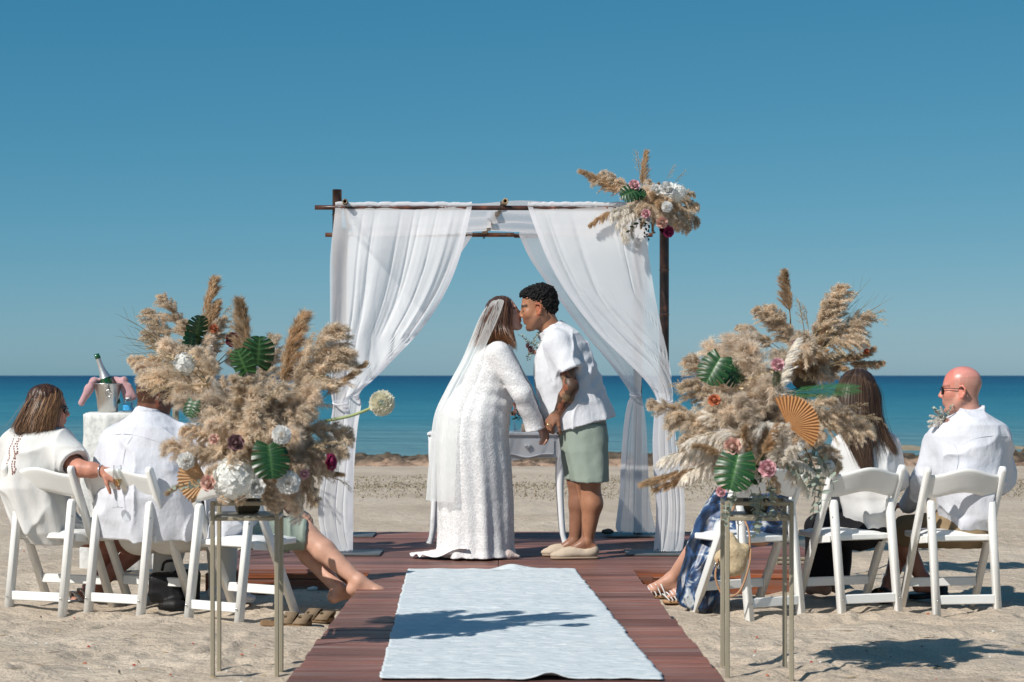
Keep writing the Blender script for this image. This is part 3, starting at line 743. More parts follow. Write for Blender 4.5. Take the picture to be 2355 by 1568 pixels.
def make_chair():
    root = empty('folding_chair', (0, 0, 0))
    W = 0.385; PWd = 0.46
    tp = lambda z: 0.02 + 0.42 * (0.80 - z) / 0.80          # slope of the long posts
    for s in (-1, 1):
        add('post', *rounded_bar((s * (PWd / 2 - 0.016), tp(-0.02), -0.02), (s * (PWd / 2 - 0.016), tp(0.80), 0.80), 0.046, 0.032), RESIN, root)
        l = add('rear_leg', *rounded_bar((s * (W / 2 - 0.018), 0.0, -0.03), (s * (W / 2 - 0.018), 0.098, 0.615), 0.046, 0.036), RESIN, root)
        V, Fa = lathe([(0.0, 0.004), (0.006, 0.003), (0.008, 0.0)], 10, (s * (W / 2 - 0.002) , 0.07, 0.52), axis=(s, 0, 0))
        add('bolt', V, Fa, STEEL, l)
        V, Fa = lathe([(0.0, 0.003), (0.005, 0.002), (0.0065, 0.0)], 10, (s * (W / 2 - 0.018), -0.018, 0.075), axis=(0, -1, 0))
        add('bolt', V, Fa, STEEL, l)
    # curved back slat with arched edges
    nu, nv = 28, 8; Vt = []
    for side in (0, 1):
        for j in range(nv):
            for i in range(nu):
                u = -1 + 2 * i / (nu - 1); v = j / (nv - 1)
                wav = 0.5 + 0.5 * math.cos(math.pi * u * 1.05)
                z = 0.628 + 0.030 * wav + v * (0.128 + 0.006 * wav)
                bow = -0.030 * (1 - u * u); e = 0.004 * (v < 0.01 or v > 0.99)
                y = tp(z) - 0.004 + bow + (0.010 - e if side else -0.010 + e)
                Vt.append((u * (PWd / 2 - 0.030), y, z))
    Fa = []; n1 = nu * nv
    for j in range(nv - 1):
        for i in range(nu - 1):
            a = j * nu + i; Fa.append([a, a + 1, a + nu + 1, a + nu]); Fa.append([n1 + a, n1 + a + nu, n1 + a + nu + 1, n1 + a + 1])
    for i in range(nu - 1):
        Fa.append([i, n1 + i, n1 + i + 1, i + 1]); q = (nv - 1) * nu + i; Fa.append([q, q + 1, n1 + q + 1, n1 + q])
    add('backrest', np.array(Vt), Fa, RESIN, root)
    st = add('seat', *box((0, 0.30, 0.405), (0.36, 0.385, 0.034), None, 0.006), RESIN, root, smooth=False)
    nu = 14; Vp = []
    for j in range(nu):
        for i in range(nu):
            u = -1 + 2 * i / (nu - 1); v = -1 + 2 * j / (nu - 1)
            Vp.append((u * 0.165, 0.305 + v * 0.165, 0.4225 + 0.018 * (1 - u ** 6) * (1 - v ** 6)))
    Fp = [[j * nu + i, j * nu + i + 1, (j + 1) * nu + i + 1, (j + 1) * nu + i] for j in range(nu - 1) for i in range(nu - 1)]
    add('cushion', np.array(Vp), Fp, SEATPAD, st)
    add('rear_rail', *bar((-W / 2 + 0.037, 0.012, 0.078), (W / 2 - 0.037, 0.012, 0.078), 0.05, 0.022, up=(0, 1, 0)), RESIN, root, smooth=False)
    add('front_rail', *bar((-PWd / 2 + 0.033, tp(0.14), 0.14), (PWd / 2 - 0.033, tp(0.14), 0.14), 0.05, 0.024, up=(0, 1, 0)), RESIN, root, smooth=False)
    for s in (-1, 1):
        add('seat_bracket', *bar((s * 0.188, 0.11, 0.40), (s * 0.188, 0.25, 0.385), 0.012, 0.04, bev=0.003), RESIN, root, smooth=False)
    return root
def copy_tree(o, parent=None):
    c = o.copy(); COL.objects.link(c); c.parent = parent
    for ch in o.children: copy_tree(ch, c)
    return c
CH = make_chair()
CHAIRS = [(-2.63, 10.98, -21, 'white folding chair under the brown-haired woman in a white blouse'),
          (-2.18, 10.90, -25, 'white folding chair under the man with cropped hair, an arm resting along its back'),
          (-1.595, 10.62, -32, 'white folding chair under the guest in green shorts'),
          (1.413, 10.66, 31, 'white folding chair with a straw bag hanging from it'),
          (1.95, 10.83, 20, 'white folding chair under the long-haired woman'),
          (2.48, 10.84, 9, 'white folding chair under the bald man')]
SEATS = []
for i, (x, y, a, lab) in enumerate(CHAIRS):
    o = CH if i == 0 else copy_tree(CH)
    z = float(sand_height(np.array([x]), np.array([y]))[0]) * 0.5
    o.location = (x, y, z); o.rotation_euler = (0, 0, R(a)); tag(o, lab, 'chair', 'white folding chairs of the guests')
    ca, sa = math.cos(R(a)), math.sin(R(a))
    def loc(lx, ly, lz, x=x, y=y, z=z, ca=ca, sa=sa): return np.array([x + lx * ca - ly * sa, y + lx * sa + ly * ca, z + lz])
    SEATS.append(loc)
# ------------------------------------------------------------------ smooth solids for bodies and clothes
class Sdf:
    def __init__(s, vox=0.006, k=0.02):
        s.vox = vox; s.k = k; s.pr = []
    def _add(s, fn, lo, hi, k, op): s.pr.append((fn, np.array(lo, float), np.array(hi, float), s.k if k is None else k, op)); return s
    def cap(s, a, b, ra, rb=None, k=None, op='u', flat=(False, False)):
        a = np.array(a, float); b = np.array(b, float); rb = ra if rb is None else rb; d = b - a; L2 = d @ d + 1e-12; L = math.sqrt(L2)
        def fn(p):
            t = ((p - a) @ d) / L2; tc = np.clip(t, 0, 1)
            q = np.linalg.norm(p - a - tc[..., None] * d, axis=-1) - (ra + (rb - ra) * tc)
            if flat[0]: q = np.maximum(q, -t * L)
            if flat[1]: q = np.maximum(q, (t - 1) * L)
            return q
        r = max(ra, rb); return s._add(fn, np.minimum(a, b) - r, np.maximum(a, b) + r, k, op)
    def chain(s, pts, rs, k=None):
        for i in range(len(pts) - 1): s.cap(pts[i], pts[i + 1], rs[i], rs[i + 1], k)
        return s
    def ell(s, c, r, M=None, k=None, op='u'):
        c = np.array(c, float); r = np.array(r, float); M = np.eye(3) if M is None else np.array(M, float)
        def fn(p):
            q = (p - c) @ M; k0 = np.linalg.norm(q / r, axis=-1); k1 = np.linalg.norm(q / (r * r), axis=-1)
            return k0 * (k0 - 1) / np.maximum(k1, 1e-6)
        R_ = r.max(); return s._add(fn, c - R_, c + R_, k, op)
    def box(s, c, h, M=None, rad=0.005, k=None, op='u'):
        c = np.array(c, float); h = np.array(h, float); M = np.eye(3) if M is None else np.array(M, float)
        def fn(p):
            q = np.abs((p - c) @ M) - (h - rad)
            return np.linalg.norm(np.maximum(q, 0), axis=-1) + np.minimum(q.max(-1), 0) - rad
        R_ = np.linalg.norm(h); return s._add(fn, c - R_, c + R_, k, op)
    def stack(s, rows, k=None, fold=None, op='u', rot=0.0, tilt=None):
        """rows of (z, cx, cy, rx, ry); horizontal elliptic slices; fold = (count, amplitude at the top, at the bottom, phase)"""
        rows = sorted(rows); Z = [q[0] for q in rows]; A = np.array(rows)
        ca, sa = math.cos(rot), math.sin(rot)
        def fn(p):
            z = p[..., 2]
            if tilt is not None: z = z - tilt[0] * (p[..., 0] - A[:, 1].mean()) - tilt[1] * (p[..., 1] - A[:, 2].mean())
            cx, cy, rx, ry = (np.interp(z, Z, A[:, i]) for i in (1, 2, 3, 4))
            x = p[..., 0] - cx; y = p[..., 1] - cy; x, y = x * ca + y * sa, -x * sa + y * ca
            u = x / rx; v = y / ry; rho = np.sqrt(u * u + v * v)
            if fold is not None:
                th = np.arctan2(v, u); t = np.clip((z - Z[0]) / (Z[-1] - Z[0]), 0, 1)
                am = fold[2] + (fold[1] - fold[2]) * t
                rho = rho / (1 + am * (0.6 * np.sin(fold[0] * th + fold[3]) + 0.4 * np.sin(1.7 * fold[0] * th + 2 * fold[3] + 3 * z)))
            d = (rho - 1) * np.minimum(rx, ry)
            return np.maximum(d, np.maximum(Z[0] - z, z - Z[-1]))
        m = max(A[:, 3].max(), A[:, 4].max()) * 1.1 + (0.12 if tilt is not None else 0)
        return s._add(fn, (A[:, 1].min() - m, A[:, 2].min() - m, Z[0] - (0.1 if tilt is not None else 0)), (A[:, 1].max() + m, A[:, 2].max() + m, Z[-1] + (0.1 if tilt is not None else 0)), k, op)
    def mesh(s, disp=None, smooth=1):
        h = s.vox; pad = 4 * h
        U = [q for q in s.pr if q[4] == 'u']
        lo = np.min([q[1] for q in U], 0) - pad - 0.01; hi = np.max([q[2] for q in U], 0) + pad + 0.01
        n = np.ceil((hi - lo) / h).astype(int) + 1
        Fd = np.full(n, 1.0, dtype=np.float32)
        ax = [lo[i] + h * np.arange(n[i]) for i in range(3)]
        for fn, a, b, k, op in s.pr:
            m = k + 3 * h
            i0 = np.maximum(np.floor((a - m - lo) / h).astype(int), 0); i1 = np.minimum(np.ceil((b + m - lo) / h).astype(int) + 1, n)
            if np.any(i1 <= i0): continue
            sl = tuple(slice(i0[q], i1[q]) for q in range(3))
            p = np.stack(np.meshgrid(*[ax[q][sl[q]] for q in range(3)], indexing='ij'), -1)
            d = fn(p).astype(np.float32); c = Fd[sl]
            if op == 'u':
                if k > 0:
                    w = np.clip(0.5 + 0.5 * (c - d) / k, 0, 1); Fd[sl] = c * (1 - w) + d * w - k * w * (1 - w)
                else: Fd[sl] = np.minimum(c, d)
            else:
                d = -d
                if k > 0:
                    w = np.clip(0.5 - 0.5 * (c - d) / k, 0, 1); Fd[sl] = c * (1 - w) + d * w + k * w * (1 - w)
                else: Fd[sl] = np.maximum(c, d)
        if disp is not None:
            I = np.nonzero(np.abs(Fd) < 4 * h)
            p = np.stack([ax[q][I[q]] for q in range(3)], -1); Fd[I] += disp(p).astype(np.float32)
        V, Q = surface_nets(Fd, lo, h)
        for _ in range(smooth): V = relax(V, Q, 0.5)
        return V, Q

def surface_nets(Fd, lo, h):
    S = Fd < 0
    cnt = np.zeros(np.array(S.shape) - 1, dtype=np.int8)
    for dx in (0, 1):
        for dy in (0, 1):
            for dz in (0, 1):
                cnt += S[dx:S.shape[0] - 1 + dx, dy:S.shape[1] - 1 + dy, dz:S.shape[2] - 1 + dz]
    I = np.stack(np.nonzero((cnt > 0) & (cnt < 8)), 1)
    idx = np.full(cnt.shape, -1, dtype=np.int32); idx[I[:, 0], I[:, 1], I[:, 2]] = np.arange(len(I))
    cor = {}
    for c in range(8):
        o = np.array([(c >> 2) & 1, (c >> 1) & 1, c & 1]); J = I + o; cor[c] = (o, Fd[J[:, 0], J[:, 1], J[:, 2]])
    acc = np.zeros((len(I), 3)); num = np.zeros(len(I))
    for a in range(8):
        for ax in (4, 2, 1):
            b = a | ax
            if a & ax: continue
            oa, fa = cor[a]; ob, fb = cor[b]; m = (fa < 0) != (fb < 0)
            t = np.where(m, fa / np.where(m, fa - fb, 1), 0)
            acc += m[:, None] * (oa + t[:, None] * (ob - oa)); num += m
    V = lo + h * (I + acc / np.maximum(num, 1)[:, None])
    Q = []
    for ax in range(3):
        o1, o2 = (ax + 1) % 3, (ax + 2) % 3
        sl0 = [slice(None)] * 3; sl1 = [slice(None)] * 3; sl0[ax] = slice(0, -1); sl1[ax] = slice(1, None)
        A = S[tuple(sl0)]; B = S[tuple(sl1)]
        E = np.stack(np.nonzero(A != B), 1)
        E = E[(E[:, o1] > 0) & (E[:, o2] > 0) & (E[:, o1] < S.shape[o1] - 1) & (E[:, o2] < S.shape[o2] - 1)]
        if not len(E): continue
        def cell(d1, d2):
            q = E.copy(); q[:, o1] -= d1; q[:, o2] -= d2; return idx[q[:, 0], q[:, 1], q[:, 2]]
        q = np.stack([cell(1, 1), cell(0, 1), cell(0, 0), cell(1, 0)], 1)
        ins = A[E[:, 0], E[:, 1], E[:, 2]]
        q[~ins] = q[~ins][:, ::-1]; Q.append(q)
    Q = np.concatenate(Q); return V, Q[(Q >= 0).all(1)]

def relax(V, Q, f):
    acc = np.zeros_like(V); num = np.zeros(len(V))
    for k in range(4):
        a, b = Q[:, k], Q[:, (k + 1) % 4]
        for d in range(3): acc[:, d] += np.bincount(a, V[b, d], len(V)) + np.bincount(b, V[a, d], len(V))
        num += np.bincount(a, minlength=len(V)) + np.bincount(b, minlength=len(V))
    return V * (1 - f) + f * acc / np.maximum(num, 1)[:, None]

def unit(v): v = np.array(v, float); return v / (np.linalg.norm(v) + 1e-12)

class Head:
    """head frame: f forward, s to the figure's left, u up; origin between the ears"""
    def __init__(h, o, f, u=(0, 0, 1), sc=1.0):
        h.o = np.array(o, float); h.f = unit(f); u = np.array(u, float); h.u = unit(u - h.f * (u @ h.f)); h.s = np.cross(h.u, h.f); h.sc = sc
        h.M = np.stack([h.f, h.s, h.u], 1)
    def p(h, a, b, c): return h.o + h.sc * (h.f * a + h.s * b + h.u * c)
    def loc(h, V): return ((V - h.o) @ h.M) / h.sc
    def build(h, S, neck, neck_r=0.055, heavy=0.0):
        sc = h.sc; e = lambda c, r, k=0.02, op='u': S.ell(h.p(*c), np.array(r) * sc, h.M, k, op)
        e((-0.010, 0, 0.047), (0.099, 0.077, 0.086)); e((0.030, 0, -0.020), (0.066, 0.064, 0.088), 0.03)
        e((0.055, 0, -0.055), (0.045, 0.045 + heavy, 0.055), 0.02)
        for b in (-1, 1):
            S.cap(h.p(-0.002, b * (0.056 + heavy), -0.042), h.p(0.062, b * (0.024 + heavy), -0.098), 0.022 * sc, 0.019 * sc, 0.025)
            e((0.060, b * 0.040, -0.012), (0.030, 0.026, 0.030), 0.02)                # cheek
            e((0.100, b * 0.034, 0.014), (0.018, 0.020, 0.014), 0.008, 's'); e((0.080, b * 0.032, 0.010), (0.012, 0.016, 0.010), 0.004)   # socket, lid
            e((-0.006, b * 0.078, -0.006), (0.018, 0.010, 0.030), 0.005)               # ear: bowl, curled rim, lobe
            rim = [h.p(0.012, b * 0.081, 0.012), h.p(0.004, b * 0.089, 0.029), h.p(-0.014, b * 0.095, 0.030), h.p(-0.025, b * 0.098, 0.012), h.p(-0.020, b * 0.094, -0.012), h.p(-0.006, b * 0.087, -0.030), h.p(0.006, b * 0.081, -0.030)]
            S.chain(rim, [r * sc for r in (0.0045, 0.0055, 0.006, 0.006, 0.0055, 0.007, 0.005)], 0.003)
            e((0.002, b * 0.098, 0.002), (0.012, 0.012, 0.020), 0.002, 's')
            e((0.098, b * 0.012, -0.024), (0.011, 0.009, 0.008), 0.006)               # nostril wing
        S.cap(h.p(0.080, -0.036, 0.034), h.p(0.080, 0.036, 0.034), 0.012 * sc, None, 0.015)
        S.cap(h.p(0.088, 0, 0.024), h.p(0.112, 0, -0.017), 0.008 * sc, 0.011 * sc, 0.010)
        e((0.087, 0, -0.049), (0.014, 0.026, 0.008), 0.006); e((0.085, 0, -0.065), (0.013, 0.023, 0.008), 0.005); e((0.094, 0, -0.080), (0.012, 0.03, 0.007), 0.008, 's')
        e((0.076, 0, -0.098), (0.019, 0.022, 0.018), 0.018)
        S.cap(h.p(-0.022, 0, -0.02), neck, neck_r * 0.96, neck_r * 1.08, 0.03)
    def paint(h, V, C, lips=(0.42, 0.13, 0.11), brow=(0.03, 0.02, 0.015), lash=True, stubble=None):
        q = h.loc(V); f, s, u = q[:, 0], q[:, 1], q[:, 2]; a = np.abs(s)
        m = (f > 0.07) & (a < 0.026) & (np.abs(u + 0.057) < 0.0145 - a * 0.25); C[m] = C[m] * 0.25 + np.array(lips) * 0.75
        m = (f > 0.05) & (np.abs(a - 0.036) < 0.025) & (np.abs(u - 0.037 + 0.2 * np.abs(a - 0.03)) < 0.008); C[m] = C[m] * 0.2 + np.array(brow) * 0.8
        if lash:
            m = (f > 0.05) & (np.abs(a - 0.035) < 0.019) & (np.abs(u - 0.006 + 0.15 * np.abs(a - 0.03)) < 0.0058); C[m] = C[m] * 0.3 + np.array(brow) * 0.7
        if stubble is not None:
            m = (u < -0.035) & (f > -0.01); m &= ~((a < 0.028) & (np.abs(u + 0.057) < 0.015)); C[m] *= np.array(stubble)
        ear = ((a > 0.076) & (np.abs(u) < 0.045) & (f < 0.02))[:, None]; C[:] = np.where(ear, C * np.array([1.12, 0.82, 0.78]), C)
        ch = np.exp(-((f - 0.07) ** 2 + (a - 0.04) ** 2 + (u + 0.018) ** 2) / 0.0012)[:, None]
        C[:] = C * (1 - 0.22 * ch) + C * np.array([1.15, 0.78, 0.74]) * 0.22 * ch
        return C

def hand(S, wrist, d, n, sc=1.0, curl=0.5, thumb=1, k=0.006, spread=0.18):
    """five-fingered hand: d wrist-to-knuckles, n out of the back of the hand; curl 0..1.6 radians per joint"""
    wrist = np.array(wrist, float); d = unit(d); n = np.array(n, float); n = unit(n - d * (n @ d)); t = np.cross(d, n) * thumb
    M = np.stack([d, t, n], 1); kn = wrist + d * 0.085 * sc
    S.ell(wrist + d * 0.045 * sc, np.array([0.055, 0.040, 0.017]) * sc, M, 0.012)
    S.cap(wrist + d * 0.02 * sc + t * 0.014 * sc, kn + t * 0.027 * sc, 0.016 * sc, 0.011 * sc, 0.012); S.cap(wrist + d * 0.02 * sc - t * 0.014 * sc, kn - t * 0.028 * sc, 0.016 * sc, 0.010 * sc, 0.012)
    for i, (off, L, r) in enumerate(((0.029, 0.066, 0.0104), (0.010, 0.074, 0.0108), (-0.010, 0.069, 0.0104), (-0.029, 0.054, 0.0092))):
        a = kn + t * off * sc - d * 0.004 * abs(off) / 0.03 * sc; dd = unit(d + t * off * spread / 0.03); nn = n; r *= sc
        for j, fr in enumerate((0.45, 0.31, 0.24)):
            ang = curl * (0.8 if j == 0 else 1.0); dd, nn = unit(dd * math.cos(ang) - nn * math.sin(ang)), unit(nn * math.cos(ang) + dd * math.sin(ang))
            b = a + dd * L * fr * sc; S.cap(a, b, r, r * 0.93, k); a = b; r *= 0.92
    a = wrist + d * 0.025 * sc + t * 0.030 * sc; dd = unit(d * 0.75 + t * 0.65 - n * 0.25)
    for L, r, c in ((0.040, 0.0125, 0.15), (0.030, 0.0105, 0.35), (0.024, 0.0095, 0.35)):
        dd = unit(dd * math.cos(c * curl) - (n + 0.4 * t) * math.sin(c * curl)); b = a + dd * L * sc; S.cap(a, b, r * sc, r * 0.92 * sc, k); a = b

def foot(S, ankle, toe_dir, L=0.25, z=None, w=0.042, k=0.02, toes=True):
    """bare foot under an ankle"""
    ankle = np.array(ankle, float); d = unit([toe_dir[0], toe_dir[1], toe_dir[2] if len(toe_dir) > 2 else 0]); sd = unit(np.cross(d, [0, 0, 1])); up = np.cross(sd, d)
    sole = ankle - up * 0.075
    S.cap(ankle, sole + up * 0.03 - d * 0.03, 0.036, 0.032, k)
    S.cap(sole + up * 0.03 - d * 0.03, sole + up * 0.026 + d * 0.13, 0.030, 0.026, k); S.cap(ankle + d * 0.01, sole + up * 0.028 + d * 0.12, 0.036, 0.024, k)
    S.cap(sole + up * 0.022 + d * 0.11 - sd * 0.026, sole + up * 0.022 + d * 0.11 + sd * 0.022, 0.021, None, k)
    if toes:
        for i, (o, l, r) in enumerate(((-0.032, 0.055, 0.0125), (-0.013, 0.058, 0.0095), (0.003, 0.052, 0.0092), (0.017, 0.044, 0.0085), (0.031, 0.034, 0.008))):
            a = sole + up * 0.020 + d * 0.115 + sd * o; S.cap(a, a + d * l - up * 0.006, r * 1.05, r, 0.006)

def ribbons(paths, width, cols, face=None, name='strand'):
    """thin tapering hair strips; paths (n, m, 3)"""
    n, m, _ = paths.shape; T = np.gradient(paths, axis=1); T /= np.linalg.norm(T, axis=2)[..., None] + 1e-9
    N = paths - (face if face is not None else paths.mean((0, 1))); S = np.cross(T, N); S /= np.linalg.norm(S, axis=2)[..., None] + 1e-9
    w = np.broadcast_to(np.asarray(width, float).reshape(-1, 1), (n, 1)) * np.interp(np.linspace(0, 1, m), [0, 0.1, 0.75, 1], [0.7, 1, 0.9, 0.15])[None, :]
    V = np.stack([paths - S * w[..., None], paths + S * w[..., None]], 2).reshape(-1, 3)
    k = (np.arange(n)[:, None] * m + np.arange(m - 1)[None, :]).ravel() * 2
    Fq = np.stack([k, k + 1, k + 3, k + 2], 1)
    return V, Fq, np.repeat(cols, 2 * m, 0) if cols.ndim == 2 else np.repeat(cols.reshape(-1, 3), 2, 0)

def hair_from_guides(G, n, jitter, width, c0, c1, centre, seed=0, m=14, tipvar=0.12):
    """G: list of guide curves, each a list of points; strands are spread between neighbouring guides"""
    r = np.random.default_rng(seed); G = np.array([bez(g, m) for g in G]); g = len(G)
    u = r.uniform(0, g - 1, n); i = np.minimum(u.astype(int), g - 2); f = (u - i)[:, None, None]
    Pth = G[i] * (1 - f) + G[i + 1] * f
    t = np.linspace(0, 1, m)[None, :, None]; fly = 1 + 2.2 * (r.uniform(0, 1, (n, 1, 1)) > 0.92); j = r.normal(0, 1, (n, 1, 3)) * fly * jitter * (0.35 + 0.65 * t); j2 = r.normal(0, 1, (n, 1, 3)) * jitter * 0.8 * np.sin(t * 6 + r.uniform(0, 6, (n, 1, 1)))
    Pth = Pth + j + j2 * t
    sh = 1 - np.abs(r.normal(0, tipvar, (n, 1))); tt = np.clip(np.linspace(0, 1, m)[None, :] * np.clip(sh, 0.3, 1), 0, 1) * (m - 1)
    a = np.minimum(tt.astype(int), m - 2); fr = (tt - a)[..., None]; rows = np.arange(n)[:, None]
    Pth = Pth[rows, a] * (1 - fr) + Pth[rows, a + 1] * fr
    q = r.uniform(0, 1, (n, 1)) ** 1.6; cols = np.array(c0) * (1 - q) + np.array(c1) * q
    return ribbons(Pth, width * r.uniform(0.6, 1.3, n), cols, centre)

SKIN = {}
def skin(name, rough=0.48):
    return mat('skin_' + name, attr=True, rough=rough, spec=0.4, noise=(24, 0.13), sss=0.06, bump=(120, 0.16, 0.003))
def rows_from(px, Yc):
    """(v_y, left_x, right_x, depth radius, depth offset) -> stack rows"""
    out = []
    for (vy, l, r, ry, dy) in px:
        a = P(l, vy, Yc); b = P(r, vy, Yc); out.append((a[2], (a[0] + b[0]) / 2, Yc + dy, (b[0] - a[0]) / 2, ry))
    return out
def creases(amp, st, seed, amp2=0.0, st2=(40, 40, 40)):
    st = np.array(st, float); st2 = np.array(st2, float)
    def fn(p):
        q = np.abs(vnoise(p * st, seed)) ; d = -amp * (1 - q) ** 3 + amp * 0.4
        if amp2: d = d + amp2 * vnoise(p * st2, seed + 3)
        return d
    return fn
LINEN = mat('white_linen', (0.645, 0.655, 0.685), 0.85, 0.15, bump=(8, 0.6, 0.035), bump2=(60, 0.15, 0.003), stretch=(1, 1, 0.55), sheen=0.15)
COTTON = mat('white_cotton', (0.63, 0.645, 0.695), 0.85, 0.15, bump=(7, 0.6, 0.035), bump2=(38, 0.12, 0.004), stretch=(1.2, 1.2, 0.7), sheen=0.1)
SAGE = mat('sage_cotton', (0.275, 0.325, 0.275), 0.88, 0.12, bump=(11, 0.35, 0.015), bump2=(120, 0.15, 0.002), noise=(7, 0.06))
HAIR = mat('hair', attr=True, rough=0.42, spec=0.45)
# ------------------------------------------------------------------ bride and groom
YC = 12.80
SEQ = None
def sequin_material():
    m = bpy.data.materials.new('beaded_lace'); m.use_nodes = True; n = m.node_tree; L = n.links.new; b = n.nodes['Principled BSDF']
    b.inputs['Base Color'].default_value = (0.80, 0.79, 0.78, 1); b.inputs['Roughness'].default_value = 0.55; b.inputs['Specular IOR Level'].default_value = 0.45
    tc = n.nodes.new('ShaderNodeTexCoord'); nz = n.nodes.new('ShaderNodeTexNoise'); nz.inputs['Scale'].default_value = 24; nz.inputs['Detail'].default_value = 2
    L(tc.outputs['Object'], nz.inputs[0])
    mx = n.nodes.new('ShaderNodeMix'); mx.data_type = 'RGBA'; mx.blend_type = 'ADD'; mx.inputs[0].default_value = 0.05
    L(tc.outputs['Object'], mx.inputs[6]); L(nz.outputs['Color'], mx.inputs[7])
    v = n.nodes.new('ShaderNodeTexVoronoi'); v.feature = 'DISTANCE_TO_EDGE'; v.inputs['Scale'].default_value = 50; L(mx.outputs[2], v.inputs[0])
    r = ramp(n, v.outputs['Distance'], [(0.0, (1, 1, 1)), (0.05, (0.8, 0.8, 0.8)), (0.15, (0.0, 0.0, 0.0))])
    bn = n.nodes.new('ShaderNodeBump'); bn.inputs['Strength'].default_value = 0.4; bn.inputs['Distance'].default_value = 0.0025; L(r, bn.inputs['Height'])
    v2 = n.nodes.new('ShaderNodeTexVoronoi'); v2.inputs['Scale'].default_value = 85; L(tc.outputs['Object'], v2.inputs[0])
    b2 = n.nodes.new('ShaderNodeBump'); b2.inputs['Strength'].default_value = 0.15; b2.inputs['Distance'].default_value = 0.002; L(v2.outputs['Distance'], b2.inputs['Height']); L(bn.outputs[0], b2.inputs['Normal'])
    L(b2.outputs[0], b.inputs['Normal'])
    c = n.nodes.new('ShaderNodeMix'); c.data_type = 'RGBA'; L(r, c.inputs[0]); c.inputs[6].default_value = (0.665, 0.65, 0.645, 1); c.inputs[7].default_value = (0.84, 0.835, 0.83, 1); L(c.outputs[2], b.inputs['Base Color'])
    # a few sequins catch the sun
    v3 = n.nodes.new('ShaderNodeTexVoronoi'); v3.inputs['Scale'].default_value = 60; L(tc.outputs['Object'], v3.inputs[0])
    rr = ramp(n, v3.outputs['Color'], [(0.0, (0.6, 0.6, 0.6)), (0.72, (0.55, 0.55, 0.55)), (0.8, (0.16, 0.16, 0.16))]); L(rr, b.inputs['Roughness'])
    return m
SEQ = sequin_material()

